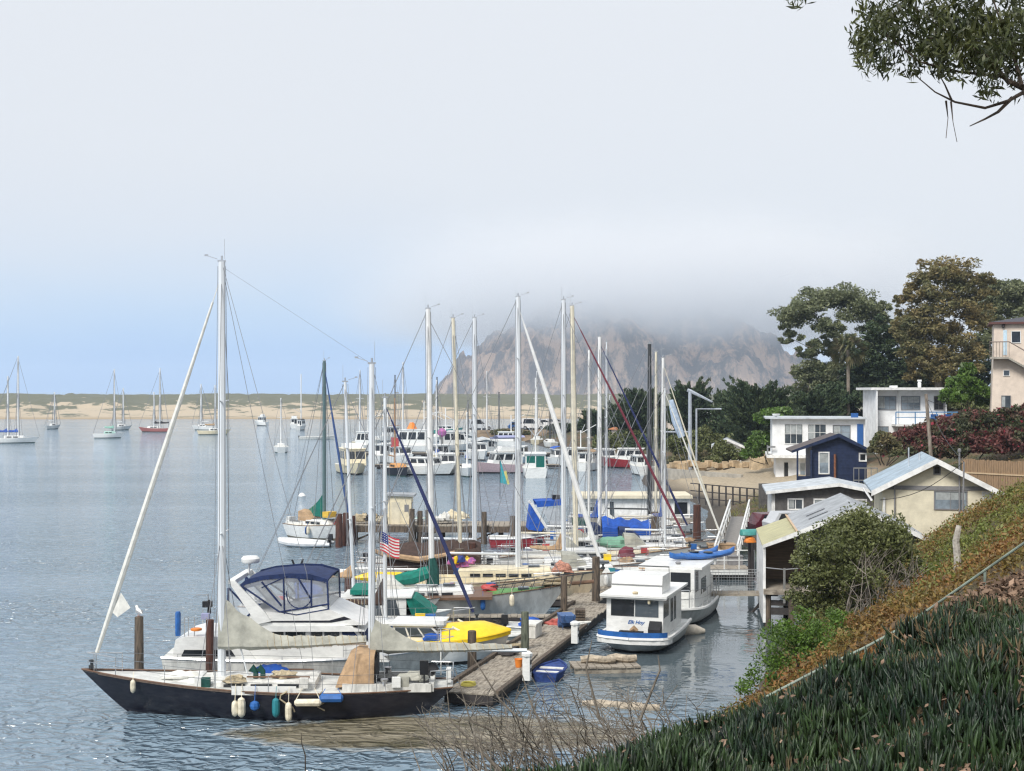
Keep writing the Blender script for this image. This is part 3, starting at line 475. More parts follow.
# handrail of the stair down the bank
hr = thing('handrail', 'pale green pipe handrail running down behind the ice plant', 'handrail', (0, 0, 0)); A = (PX(766, 15), 15.0, PZ(697, 15)); B_ = (PX(905, 15.2), 15.2, PZ(626, 15.2)); C2 = (PX(1040, 14.0), 14.0, PZ(532, 14.0)); RAILM = mat('pale_green_pipe', (.22, .27, .23), .55, .35, 6); TREADM = mat('weathered_stair', (.35, .33, .28), .9)
q = MB(); q.tube([A, (PX(812, 15), 15.0, PZ(673, 15)), (PX(864, 15.2), 15.2, PZ(648, 15.2)), B_, C2], .015, 8); q.build('top_rail', RAILM, hr, smooth=True)
for px, py in ((767, 697), (812, 674), (866, 648), (925, 615), (985, 570)):
    q = MB(); yy = 15.0; q.tube([(PX(px, yy), yy, PZ(py, yy)), (PX(px, yy), yy, PZ(py, yy)-1.3)], .015, 6); q.build('post', RAILM, hr)
st = MB(); st.tube([(A[0], 15.12, A[2]-.30), (B_[0], 15.3, B_[2]-.30)], .02, 6); st.build('mid_rail', RAILM, hr)
# bleached post standing in the ground cover
pz = gz(PX(957, 36), 36); o = MB(); o.tube([(0, 0, -.3), (.02, 0, .5), (-.03, 0, .95), (.05, 0, 1.35)], [.11, .10, .09, .07], 8); o = o.build('bleached_post', mat('bleached_wood', (.42, .39, .35), .95, .3, 5, bump=.5), smooth=True); o.location = (PX(957, 36), 36, PZ(578, 36)); tag(o, 'bleached curved wooden post standing in rust coloured ground cover', 'post')
# ------------------------------------------------------------------ eucalyptus overhead and bare brush below
ET = thing('eucalyptus_tree', 'near eucalyptus whose leafy bough hangs into the upper right corner', 'tree', (6.4, 10.2, gz(6.4, 10.2))); zt = ET.location.z; rg = random.Random(4)
def EL(px, py, Y=10.0): return Vector((PX(px, Y)-6.4, Y-10.2, PZ(py, Y)-zt))
q = MB(); q.tube([(0, 0, -.5), (-.1, 0, 1.5), (-.3, 0, 3.2), (-.5, .1, 5.5), (-.6, .2, 7.0)], [.36, .30, .26, .2, .14], 9); q.build('trunk', BARK, ET, smooth=True)
q = MB(); hub = EL(1024, 88); q.tube([(-.3, 0, 3.0), (-1.2, -.1, 3.25), hub, EL(1010, 82)], [.10, .06, .026, .016], 7)
for P_ in ([(1024, 88), (1000, 76), (960, 72), (920, 62), (880, 30)], [(1024, 92), (1008, 101), (985, 108), (955, 102), (935, 92), (915, 75)], [(1012, 98), (998, 112), (985, 119), (970, 126)], [(1010, 84), (990, 60), (960, 40), (930, 20), (905, 0)], [(1022, 86), (1012, 50), (1000, 20), (990, -10)], [(960, 40), (930, 38), (905, 45), (880, 40)], [(985, 58), (1000, 30), (1010, 5)], [(952, 101), (945, 85), (940, 76)], [(946, 101), (948, 118), (946, 138)], [(951, 102), (953, 122), (957, 142)]):
    n = len(P_); q.tube([EL(a, b, 10+.15*math.sin(i+a)) for i, (a, b) in enumerate(P_)], [max(.0035, (.016 if P_[0][0] > 1005 else .008)*(1-i/n)) if b < 110 or a > 960 else .0025 for i, (a, b) in enumerate(P_)], 6)
q.tube([(-.5, .1, 5.5), EL(960, -60), EL(880, -40), EL(830, -30), EL(800, -8)], [.08, .05, .03, .02, .006], 6); q.build('boughs', mat('bough_bark', (.12, .09, .07), .9, .3, 20), ET, smooth=True)
cl = []
for a, b, w, h in ((878, 18, 22, 20), (866, 45, 14, 24), (876, 30, 16, 16), (895, 45, 12, 14), (945, 50, 22, 20), (1010, 40, 22, 26), (975, 50, 22, 20), (885, 62, 12, 10), (905, 10, 16, 12), (925, 30, 20, 22), (945, 20, 22, 22), (960, 45, 24, 20), (980, 20, 22, 24), (935, 58, 16, 12), (1000, 50, 22, 26), (985, 68, 18, 12), (1015, 15, 14, 22), (1020, 60, 10, 20), (910, 68, 8, 6), (955, 70, 14, 8), (970, -20, 60, 22), (900, -15, 30, 14), (1060, 20, 30, 40), (986, 92, 7, 7), (800, -6, 8, 5)):
    for k in range(max(6, int(w*h/15))): p = EL(a+rg.gauss(0, w*.55), b+rg.gauss(0, h*.55), 10+rg.gauss(0, .35)); cl.append(tuple(p))
leafobj('crown', leaves(cl, 14, np.array([.075, .075, .09]), .075, 9, .8, 1.1, .1, .24), mat('near_eucalyptus_leaf', (.085, .095, .03), .45, scale=2.5, col2=(.04, .055, .022), island=.5, trans=.3), ET)
BR = thing('bare_bush', 'leafless grey brush tangled at the foot of the bank', 'shrub', (PX(560, 30), 30, .4)); rg = random.Random(12); q = MB()
def BL(px, py, Y=30.0): return Vector((PX(px, Y)-BR.location.x, Y-30, PZ(py, Y)-.4))
for i in range(170):
    px = rg.uniform(440, 690); top = 702+rg.uniform(-28, 40)+abs(px-580)*.12; a = BL(px+rg.uniform(-20, 40), 775+rg.uniform(0, 20), 30+rg.uniform(-1, 3)); b = BL(px-rg.uniform(-10, 60), top, 30+rg.uniform(-1, 3)); pts = limb(q, a, b, .018, .006, rg, .22)
    for k in range(3): e = pts[rg.choice((2, 3, 4))]; limb(q, e, e+Vector((rg.uniform(-.7, .5), rg.uniform(-.3, .3), rg.uniform(.0, .5))), .009, .003, rg, .25, 4)
for a, b, c in (((520, 720), (500, 700), (462, 640)), ((560, 760), (470, 720), (455, 668)), ((600, 720), (586, 668), (592, 640)), ((500, 771), (450, 720), (447, 690)), ((640, 720), (660, 670), (658, 655)), ((560, 771), (530, 700), (520, 668))): q.tube([BL(*a), BL(*b), BL(*c)], [.03, .022, .007], 6)
q.build('branches', mat('brush_twig', (.17, .15, .125), .95, .4, 8), BR); q = MB(); q.tube([(0, .5, -.6), (.1, .4, .1), (-.1, .3, .5)], [.09, .07, .05], 7); q.build('trunk', TWIG, BR)
q = MB(); q.tube([(0, 0, -1.2), (-.01, 0, .1), (-.06, 0, .26), (-.07, .01, .42)], [.012, .010, .008, .004], 5); tw = q.build('bare_twig', BARKD); tw.location = (PX(306, 20), 20, PZ(762, 20)); tag(tw, 'single dark bare twig poking up at the bottom edge', 'twig')

for px, by, Y, lb, sd in ((700, 456, 188, 'dark scrub behind the boat hoist post', 31), (742, 452, 194, 'dark scrub under the big cypress', 32), (800, 428, 184, 'dark green hedge above the lower white house', 33), (660, 458, 210, 'dark scrub left of the boat hoist', 34), (628, 456, 228, 'dark scrub by the terracotta roof', 35), (850, 405, 180, 'dark hedge at the palm foot', 36), (984, 415, 150, 'dark hedge under the right eucalyptus', 37)):
    shrub_px('shrub', lb, 'shrub', px, by, Y, [(px-18, by-10, 18, 12, 0), (px+4, by-14, 20, 15, 1), (px+24, by-9, 16, 12, 0), (px-4, by-5, 22, 10, -1)], LEAF_DK if sd % 2 else LEAF_CY, 34, .5, sd, stems=False)
# ------------------------------------------------------------------ boat materials
WHITE = mat('white_gelcoat', (.74, .75, .74), .3, .10, 3, stretch=(1, 1, 2.5)); WHITE2 = mat('weathered_white', (.66, .66, .63), .5, .22, 4, stretch=(1, 1, .35))
CREAM = mat('cream_gelcoat', (.72, .64, .46), .4, .14, 4); GREYH = mat('grey_hull_paint', (.52, .54, .54), .45, .2, 3, stretch=(1, 1, .4)); BEIGEH = mat('beige_hull', (.58, .50, .37), .5, .2, 3, stretch=(1, 1, .4))
NAVYH = mat('navy_hull_paint', (.010, .011, .021), .28, .3, 5, col2=(.024, .024, .034), stretch=(.6, .6, 2)); REDH = mat('red_hull_paint', (.30, .03, .04), .4, .25, 3)
BLACKB = mat('black_bottom', (.012, .012, .014), .6); BOOTG = mat('scum_line', (.16, .15, .11), .8, .3, 8); TEALH = mat('teal_paint', (.05, .26, .24), .45); DARKG = mat('dark_green_hull', (.03, .07, .06), .5)
DECKW = mat('deck_nonskid', (.60, .61, .59), .65, .18, 2.5); DECKT = mat('grey_teak', (.30, .25, .19), .8, .25, 9, stretch=(.4, 5, 1)); TEAK = mat('varnished_teak', (.16, .09, .055), .5, .3, 9, stretch=(.6, 3, 3))
GREEND = mat('green_deck_paint', (.10, .26, .07), .6, .2, 3); ALU = mat('mast_aluminium', (.72, .76, .80), .4, .08, 2, metal=.1, stretch=(1, 1, .2)); MASTW = mat('white_mast_paint', (.76, .77, .77), .35, .08, 3); MASTC = mat('cream_mast_paint', (.68, .64, .52), .45, .12, 3)
MASTD = mat('dark_mast', (.035, .04, .045), .5, .2, 3); MASTG = mat('green_grey_mast', (.10, .16, .17), .45); STEEL = mat('stainless', (.55, .56, .57), .3, .05, 5, metal=.8); WIRE = mat('wire_rope', (.20, .21, .23), .5)
GLASS = mat('dark_window', (.022, .026, .032), .08, .3, 1.2, spec=.6); GLASSB = mat('smoky_glass', (.06, .075, .09), .1, .4, .7, spec=.6)
NAVYC = mat('navy_canvas', (.012, .028, .10), .85, .3, 5, bump=.3); BLUEC = mat('blue_canvas', (.012, .085, .42), .8, .25, 3, bump=.4, bscale=5); GREENC = mat('green_canvas', (.0, .17, .13), .8, .25, 4, bump=.3); DGREENC = mat('dark_green_canvas', (.008, .07, .06), .85, .3, 4, bump=.3)
TANC = mat('tan_canvas', (.40, .27, .16), .85, .25, 3, bump=.4, bscale=5); GREYC = mat('grey_green_canvas', (.40, .40, .35), .85, .25, 1.6, bump=.8, bscale=3); BROWNC = mat('brown_canvas', (.055, .034, .028), .9, .3, 5, bump=.4); LAVC = mat('lavender_canvas', (.30, .32, .50), .85); SAILW = mat('sail_cloth', (.70, .70, .66), .7, .12, 5); BLACKC = mat('black_canvas', (.015, .016, .02), .8, .3, 4)
MAROON = mat('maroon_sail_strip', (.16, .03, .05), .8); NAVYJ = mat('navy_sail_strip', (.02, .03, .11), .8); VINYL = mat('clear_vinyl', (.55, .58, .62), .12, .2, 1.5, alpha=.42); RUBBER = mat('fender_vinyl', (.72, .66, .52), .55, .25, 5); BLUEP = mat('blue_plastic', (.025, .12, .38), .35, .2, 4); TEALP = mat('teal_plastic', (.02, .20, .24), .5); YELLOW = mat('yellow_paint', (.86, .58, .012), .4, .10, 3); ORANGE = mat('orange_plastic', (.72, .22, .03), .5); REDP = mat('red_plastic', (.45, .05, .05), .5); PINK = mat('pink_cloth', (.55, .15, .3), .8, .5, 9, col2=(.25, .12, .4)); HYPAL = mat('inflatable_tube', (.62, .64, .66), .55, .15, 3); MOTOR = mat('black_outboard', (.014, .015, .018), .35)
WOODP = mat('piling_wood', (.15, .115, .085), .9, .4, 5, col2=(.055, .045, .038), stretch=(2.5, 2.5, .35), bump=.6); WOODR = mat('red_brown_piling', (.11, .045, .032), .9, .4, 5, col2=(.045, .026, .022), stretch=(2.5, 2.5, .3), bump=.6); WOODGN = mat('greenish_piling', (.15, .17, .13), .9, .4, 5, col2=(.06, .07, .055), stretch=(2.5, 2.5, .35), bump=.6)
PLANK = mat('weathered_plank', (.38, .34, .28), .95, .3, 3, col2=(.17, .145, .12), stretch=(.7, 4, 1), bump=.5); ROPE = mat('rope', (.45, .38, .26), .95, .3, 12)
FLAGR, FLAGW, FLAGB = mat('flag_red', (.55, .04, .06), .8), mat('flag_white', (.72, .72, .72), .8), mat('flag_blue', (.03, .05, .22), .8)
# ------------------------------------------------------------------ hull
class Hull:
    def __init__(s, L, B, fb, so=.4, bo=1.0, tr=.6, bp=1.7, wl=.86, draft=.45, xm=.45, camber=.05):
        s.L, s.B, s.fb, s.so, s.bo, s.tr, s.bp, s.wl, s.draft, s.xm, s.camber = L, B, fb, so, bo, tr, bp, wl, draft, xm, camber
    def hw(s, t):
        if t < s.xm: return s.B/2*(s.tr+(1-s.tr)*math.sin(math.pi/2*t/s.xm))
        return s.B/2*max(0.0, 1-((t-s.xm)/(1-s.xm))**s.bp)
    def fz(s, t):
        b, m, st = s.fb; return st*(1-t)*(1-2*t)+4*m*t*(1-t)+b*t*(2*t-1)
    def x(s, t): return -s.L/2+s.L*t
    def t(s, x): return (x+s.L/2)/s.L
    def sheer(s, t, side, dz=0.0, inn=0.0):
        h = s.hw(t); return Vector((s.x(t), side*max(0, h-inn), s.fz(t)+dz))
    def build(s, mats, parent, name='hull', n=18):
        mb = MB(); lev = [1, .82, .6, .36, .14, 0.0, -.5, -1.0]; rows = []
        for i in range(n+1):
            t = i/n; t = t if i < n else 1.0; h = s.hw(t); fz = s.fz(t); w0 = s.wl*(1-.45*t**3); half = []
            for l in lev:
                if l >= 0: k = w0+(1-w0)*l**.75; z = fz*l
                else: k = w0*(.72 if l > -.9 else 0.0); z = s.draft*l*(1-.35*t*t)
                xw = -s.L/2+s.so+(s.L-s.so-s.bo)*t; e = max(l, 0)**.9; xx = xw*(1-e)+s.x(t)*e
                half.append((xx, h*k, z))
            rows.append(half+[(a, -b, c) for a, b, c in half[-2::-1]])
        m = len(rows[0]); base = 0; V = [p for r in rows for p in r]; nl = len(lev)
        for j in range(m-1):
            jj = j if j < nl-1 else m-2-j; mi = 0 if jj < 4 else (1 if jj == 4 else 3)
            mb.m += [mi]*n; mb.f += [(i*m+j, i*m+j+1, (i+1)*m+j+1, (i+1)*m+j) for i in range(n)]
        mb.v = V; mb.f.append(tuple(range(m))); mb.m.append(0)
        dk = [[(r[0][0], r[0][1], r[0][2]-.03), (r[0][0], 0, r[0][2]-.03+s.camber*r[0][1]), (r[-1][0], r[-1][1], r[-1][2]-.03)] for r in rows]
        mb.loft(dk, 2); return mb.build(name, mats, parent, smooth=True)
    def rail(s, mb, dz=.02, r=.03, t0=0, t1=1, n=16, inn=0.0):
        for sd in (1, -1): mb.tube([s.sheer(t0+(t1-t0)*i/n, sd, dz, inn) for i in range(n+1)], r, 5)
def lump(mb, c, d, seed=1, amp=.16, n=10, rz=0.0, mi=None):
    cs, sn = math.cos(rz), math.sin(rz); rows = []
    for i in range(n+1):
        th = math.pi*i/n; row = []
        for j in range(n+4):
            ph = 2*math.pi*j/(n+4); v = Vector((math.sin(th)*math.cos(ph), math.sin(th)*math.sin(ph), math.cos(th))); k = 1+amp*2.2*noise.noise(v*1.9+Vector((seed*3.1, 0, 0))); x, y, z = v.x*d[0]/2*k, v.y*d[1]/2*k, max(v.z, -.35)*d[2]/2*k; row.append((c[0]+x*cs-y*sn, c[1]+x*sn+y*cs, c[2]+z))
        rows.append(row)
    mb.loft(rows, mi, True)
def cabin_trunk(hl, parent, x0, x1, w, h, m, z0=None, front=.5, nwin=3, wh=.16, wm=None, name='cabin', side=.08, rear=0.0, win_t=(.12, .85)):
    z0 = (hl.fz(hl.t((x0+x1)/2))-.06) if z0 is None else z0; mb = MB()
    def ring(z, ins, fr, re): return [(x0+re, w/2-ins, z), (x1-fr*1.6, w/2-ins, z), (x1-fr*.5, w/2*.72-ins, z), (x1-fr*.4, 0, z), (x1-fr*.5, -(w/2*.72-ins), z), (x1-fr*1.6, -(w/2-ins), z), (x0+re, -(w/2-ins), z)]
    r0, r1, r2 = ring(z0-.15, 0, 0, 0), ring(z0+h*.85, side, front, rear), ring(z0+h, side+.12, front+.12, rear+.08)
    mb.loft([r0, r1, r2], None, True); n = len(r2); mb.add(r2, [tuple(range(n))]); mb.add([(a, b, c+.0) for a, b, c in r0], [tuple(range(n))[::-1]])
    o = mb.build(name, m, parent, smooth=True)
    if nwin:
        xa, xb = x0+(x1-x0-front)*win_t[0], x0+(x1-x0-front)*win_t[1]; step = (xb-xa)/nwin
        for sd in (1, -1):
            for k in range(nwin):
                q = MB(); xc = xa+step*(k+.5); f = .55; zc = z0+h*.5; yy = sd*(w/2-side*.6)
                q.box((xc, yy+sd*.012, zc), (step*.78, .05, wh), 0); q.build('window', wm or GLASS, o)
    return o
def tubes(name, m, parent, lines, n=4):
    mb = MB()
    for pts, r in lines: mb.tube(pts, r, n)
    return mb.build(name, m, parent)
def sail_cover(parent, p0, p1, m, r0=.26, r1=.12, tall=1.0, seed=1, n=14, fall=.26):
    # a stowed sail under its cover: tall and narrow at the mast, a lumpy roll along the boom
    rg = random.Random(seed); mb = MB(); rows = []; p0, p1 = Vector(p0), Vector(p1)
    for i in range(n+1):
        t = i/n; c = p0.lerp(p1, t); q = max(0, 1-t/fall)**1.35; up = r0*(1-t)+r1*t; w = (r0*.62)*(1-t)+r1*.8*t; up = up*rg.uniform(.8, 1.16); w *= rg.uniform(.82, 1.14); top = up+q*tall; sag = -.05*math.sin(math.pi*t)
        rows.append([(c.x, c.y+w*math.sin(a)*(1 if math.cos(a) < .3 else .62), c.z+sag+(top if math.cos(a) > 0 else up*.62)*math.cos(a)) for a in [2*math.pi*j/10 for j in range(10)]])
    mb.loft(rows, None, True, True); o = mb.build('sail_cover', m, parent, smooth=True); q = MB(); c_ = [(sum(p[0] for p in r)/10, sum(p[1] for p in r)/10, sum(p[2] for p in r)/10) for r in rows]; pts = []
    for i in range(3*n, 9*n):
        f = i/9; j = int(f) if f < n else n-1; k = i % 10; a_, b_ = Vector(rows[j][k]), Vector(rows[min(j+1, n)][k]); p = a_.lerp(b_, f-j); cc = Vector(c_[j]); pts.append(cc+(p-cc)*1.05)
    q.tube(pts, .012, 3); q.build('lashing', ROPE, o); return o
def mast_set(root, hl, mx, ztop, zbase, r=.085, m=ALU, spreaders=(.62,), spw=.75, gear=True, lean=0.0, taper=.8, fore=True, jib=None, jr=.055, back=True, wr=.011, xbow=None, xstern=None, ztack=None, drum=True, shr=True, jtop=.97):
    top = Vector((mx+lean, 0, ztop)); bot = Vector((mx, 0, zbase)); at = lambda k: bot.lerp(top, k)
    mb = MB(); mb.tube([bot, at(.5), top], [r, r, r*taper], 8); mast = mb.build('mast', m, root, smooth=True)
    for k in spreaders:
        q = MB(); c = at(k)
        for sd in (1, -1): q.tube([c, c+Vector((-.08, sd*spw, .05))], [.035, .02], 5)
        q.build('spreader', m, mast)
    if gear:
        q = MB(); q.box((top.x, 0, top.z+.03), (.26, .10, .06)); q.tube([top+Vector((.15, 0, .1)), top+Vector((.55, 0, .22))], .014, 4); q.tube([top+Vector((-.1, .05, .1)), top+Vector((-.1, .05, .75))], .009, 4); q.box((top.x+.5, 0, top.z+.22), (.12, .02, .06)); q.tube([top+Vector((.0, 0, .0)), top+Vector((.0, 0, .2))], .035, 6); q.build('masthead_gear', STEEL, mast)
    xb = hl.L/2-.05 if xbow is None else xbow; xs = -hl.L/2+.08 if xstern is None else xstern; zb = hl.fz(1)+.05 if ztack is None else ztack; zs = hl.fz(0)+.05
    ln = [];  tack = Vector((xb, 0, zb)); ft = at(jtop)
    if fore and not jib: ln.append(([ft, tack], wr))
    if back: ln.append(([top, (xs, .3, zs)], wr)); ln.append(([top, (xs, -.3, zs)], wr*.7))
    if shr:
        tm = hl.t(mx)
        for sd in (1, -1):
            ch = hl.sheer(tm, sd, 0, .08); pts = [at(.985)]
            for k in sorted(spreaders, reverse=True): pts.append(at(k)+Vector((-.08, sd*spw, .05)))
            ln.append((pts+[ch], wr))
            if spreaders:
                ln.append(([at(min(spreaders)), ch+Vector((.55, 0, 0))], wr)); ln.append(([at(min(spreaders)), ch+Vector((-.55, 0, 0))], wr))
    for sd in (1, -1):
        if shr: ln.append(([at(.99)+Vector((.12*sd, .05*sd, 0)), (mx+.25*sd, .12*sd, zbase+.4)], wr*.7))
    if ln: tubes('rigging', WIRE, root, ln)
    if jib:
        q = MB(); a = tack.lerp(ft, .04); b = tack.lerp(ft, .93); q.tube([a, tack.lerp(ft, .2), tack.lerp(ft, .6), b], [jr*.8, jr*1.15, jr, jr*.45], 7); q.tube([b, ft], wr*1.4, 4)
        j = q.build('furled_jib', jib, root, smooth=True)
        if drum: q = MB(); q.lathe([(.10, 0), (.10, .1), (.05, .12), (.05, .2), (.09, .22), (.09, .28)], tack, 8); q.build('furling_drum', MASTD, j)
    return mast
def guard_rails(root, hl, h=.6, pul=True, push=True, step=1.5, t0=.1, t1=.88, r=.014):
    lines = []; n = max(3, int(hl.L*(t1-t0)/step)); mb = MB()
    for sd in (1, -1):
        pts = []
        for i in range(n+1):
            t = t0+(t1-t0)*i/n; a = hl.sheer(t, sd, 0, .06); mb.tube([a, a+Vector((0, 0, h))], r, 4); pts.append(a+Vector((0, 0, h)))
        lines += [(pts, .008), ([p-Vector((0, 0, h*.48)) for p in pts], .008)]
    mb.build('stanchions', STEEL, root); tubes('lifeline', WIRE, root, lines, 3)
    def bowrail(ta, tb, name):
        q = MB(); P = [hl.sheer(ta+(tb-ta)*i/4, 1, h, .06) for i in range(5)]; S = [hl.sheer(ta+(tb-ta)*i/4, -1, h, .06) for i in range(5)]
        q.tube(P+S[::-1], r*1.3, 5); q.tube([p-Vector((0, 0, h*.5)) for p in P+S[::-1]], r, 4)
        for p in (P[0], P[3], S[0], S[3]): q.tube([p, p-Vector((0, 0, h))], r*1.2, 4)
        q.build(name, STEEL, root)
    if pul: bowrail(t1, .985, 'pulpit')
    if push: bowrail(t0, .0, 'pushpit')
def cockpit(root, hl, x0, x1, w, h=.22, m=WHITE):
    z = hl.fz(hl.t((x0+x1)/2)); mb = MB()
    for sd in (1, -1): mb.box(((x0+x1)/2, sd*w/2, z+h/2-.03), (x1-x0, .16, h))
    mb.box((x0, 0, z+h/2-.03), (.16, w, h)); mb.build('cockpit_coaming', m, root)
    q = MB(); q.box(((x0+x1)/2, 0, z-.005), (x1-x0-.1, w-.16, .05)); q.build('cockpit_floor', BLACKC, root)
def fender(root, hl, t, side, m, L=.5, r=.13, drop=.15, horiz=False):
    a = hl.sheer(t, side, 0, -.16); mb = MB(); z = a.z-drop
    if horiz: mb.tube([(a.x-L/2, a.y, z), (a.x-L/2+.06, a.y, z), (a.x+L/2-.06, a.y, z), (a.x+L/2, a.y, z)], [r*.5, r, r, r*.5], 8); mb.tube([(a.x-L/2, a.y, z), a+Vector((-.2, side*-.12, .2))], .015, 4); mb.tube([(a.x+L/2, a.y, z), a+Vector((.2, side*-.12, .2))], .015, 4)
    else: mb.lathe([(r*.3, 0), (r*.85, .06), (r, .16), (r, L-.16), (r*.85, L-.05), (r*.35, L)], (a.x, a.y, z-L), 8); mb.tube([(a.x, a.y, z), (a.x, a.y-side*.14, a.z+.25)], .012, 4)
    return mb.build('fender', m, root, smooth=True)
GS = 'sailboats berthed along the dock'
def sailboat(px, Y, mastpx, toppx, bowpx=None, L=9.0, B=2.9, label='', fb=(1.2, .95, .9), hullm=WHITE, boot=BOOTG, deck=DECKW, mastm=ALU, r=.08, cabm=WHITE, cover=None, boom_dir=-1, jib=None, heading=0.0, spreaders=(.6,), group=GS, lo=False, leanpx=0, ccol=GREYC, zboom=None, bl=None, jr=.055, dodger=None, tall=1.0, fall=.26, name='sailboat', mxl=None, nwin=3, hl=None, ctr=None, cabh=.45, gear=True, jtop=.97, guard=True, wr=.017, bottom=BLACKB):
    # px = picture column of the hull's middle at distance Y
    X = PX(px, Y) if ctr is None else ctr; root = thing(name, label, 'sailboat', (X, Y, 0), heading, group)
    hl = hl or Hull(L, B, fb, so=.5, bo=1.1, tr=.55, bp=1.75)
    hl.build([hullm, boot, deck, bottom], root)
    mx = (PX(mastpx, Y)-X)/max(.3, abs(math.cos(heading)))*(1 if math.cos(heading) > 0 else -1) if mxl is None else mxl
    ztop = PZ(toppx, Y+ (mx*math.sin(heading)))
    cx0, cx1 = -L*.16, mx+L*.17
    if not lo:
        q = MB(); hl.rail(q, .015, .028); q.build('toe_rail', TEAK, root)
    cabin_trunk(hl, root, cx0, cx1, B*.58, cabh, cabm, nwin=nwin if not lo else 0)
    if not lo:
        cockpit(root, hl, -L*.43, cx0-.05, B*.56, m=cabm)
        if guard: guard_rails(root, hl)
        q = MB(); z = hl.fz(.5)+cabh; q.box((mx+.8, 0, z+.03), (.55, .5, .08)); q.build('hatch', GLASSB, root); q = MB(); q.box((hl.L*.34, 0, hl.fz(.85)+.05), (.5, .5, .1)); q.build('hatch', GLASSB, root)
    zb = hl.fz(.5); mast_set(root, hl, mx, ztop, zb, r*1.12, mastm, spreaders, spw=B*.27, gear=gear, jib=jib, jr=jr, lean=leanpx*Y/1400, shr=True, jtop=jtop, wr=wr)
    zbm = zboom if zboom else zb+cabh+.75; bl = bl or L*.36; e = Vector((mx-bl, 0, zbm+.05)); s_ = Vector((mx-.1, 0, zbm))
    bo = tubes('boom', mastm, root, [([s_, e], .06), ([e, Vector((mx-bl+.1, 0, hl.fz(.05)+.15))], .012)], 6)
    if cover: sail_cover(bo, s_+Vector((.02, 0, .06)), e+Vector((.25, 0, .05)), cover, .22 if not lo else .3, .1, tall, seed=int(px)+7, fall=fall)
    if dodger:
        q = MB(); z = hl.fz(.35); x = cx0; w = B*.29
        q.loft([[(x-.55, w, z+.25), (x-.6, w*.9, z+1.05), (x-.6, 0, z+1.2), (x-.6, -w*.9, z+1.05), (x-.55, -w, z+.25)], [(x+.15, w, z+.25), (x+.1, w*.88, z+1.0), (x+.1, 0, z+1.15), (x+.1, -w*.88, z+1.0), (x+.15, -w, z+.25)], [(x+.75, w*.9, z+.35), (x+.72, w*.8, z+.42), (x+.72, 0, z+.5), (x+.72, -w*.8, z+.42), (x+.75, -w*.9, z+.35)]])
        q.build('spray_hood', dodger, root, smooth=True)
    if not lo:
        g = random.Random(int(px*3+Y*7+mastpx)); ff = [WHITE, BLUEP, RUBBER, NAVYC]
        for k in range(3): fender(root, hl, g.uniform(.2, .8), -1, g.choice(ff), L=.55, r=.12, drop=.05)
        if not dodger and g.random() < .75:
            m_ = g.choice([NAVYC, BLUEC, TANC, GREYC, SAILW, DGREENC]); x = cx0; z = hl.fz(.35); w = B*.27; q = MB()
            q.loft([[(x-.5, w, z+.3), (x-.55, w*.92, z+.95), (x-.55, 0, z+1.1), (x-.55, -w*.92, z+.95), (x-.5, -w, z+.3)], [(x+.2, w*.98, z+.3), (x+.12, w*.88, z+.92), (x+.12, 0, z+1.05), (x+.12, -w*.88, z+.92), (x+.2, -w*.98, z+.3)], [(x+.8, w*.85, z+.4), (x+.75, w*.8, z+.45), (x+.75, 0, z+.52), (x+.75, -w*.8, z+.45), (x+.8, -w*.85, z+.4)]]); q.build('spray_hood', m_, root, smooth=True)
        q = MB(); lump(q, (L*g.uniform(.2, .32), g.uniform(-.3, .3), hl.fz(.75)+.08), (g.uniform(.5, 1.1), .5, .4), g.randrange(9), .3, 8); q.build('deck_bag', g.choice([SAILW, BLUEC, TANC, ROPE, GREYC, REDP]), root, smooth=True)
        q = MB(); q.b2(-L*.46, -L*.46+.35, -.5, .1, hl.fz(.05), hl.fz(.05)+.5); q.build('stern_box', g.choice([WHITE, WHITE2, MOTOR, BLUEP]), root)
        for k in range(g.choice((1, 2, 3))): q = MB(); xx, sd = L*g.uniform(-.3, .3), g.choice((1, -1)); y_ = sd*hl.hw(hl.t(xx))*.86; q.box((xx, y_, hl.fz(.5)+.25), (.42, .2, .42)); q.build('jerry_can', g.choice([REDP, BLUEP, YELLOW, WHITE]), root)
    return root, hl, mx
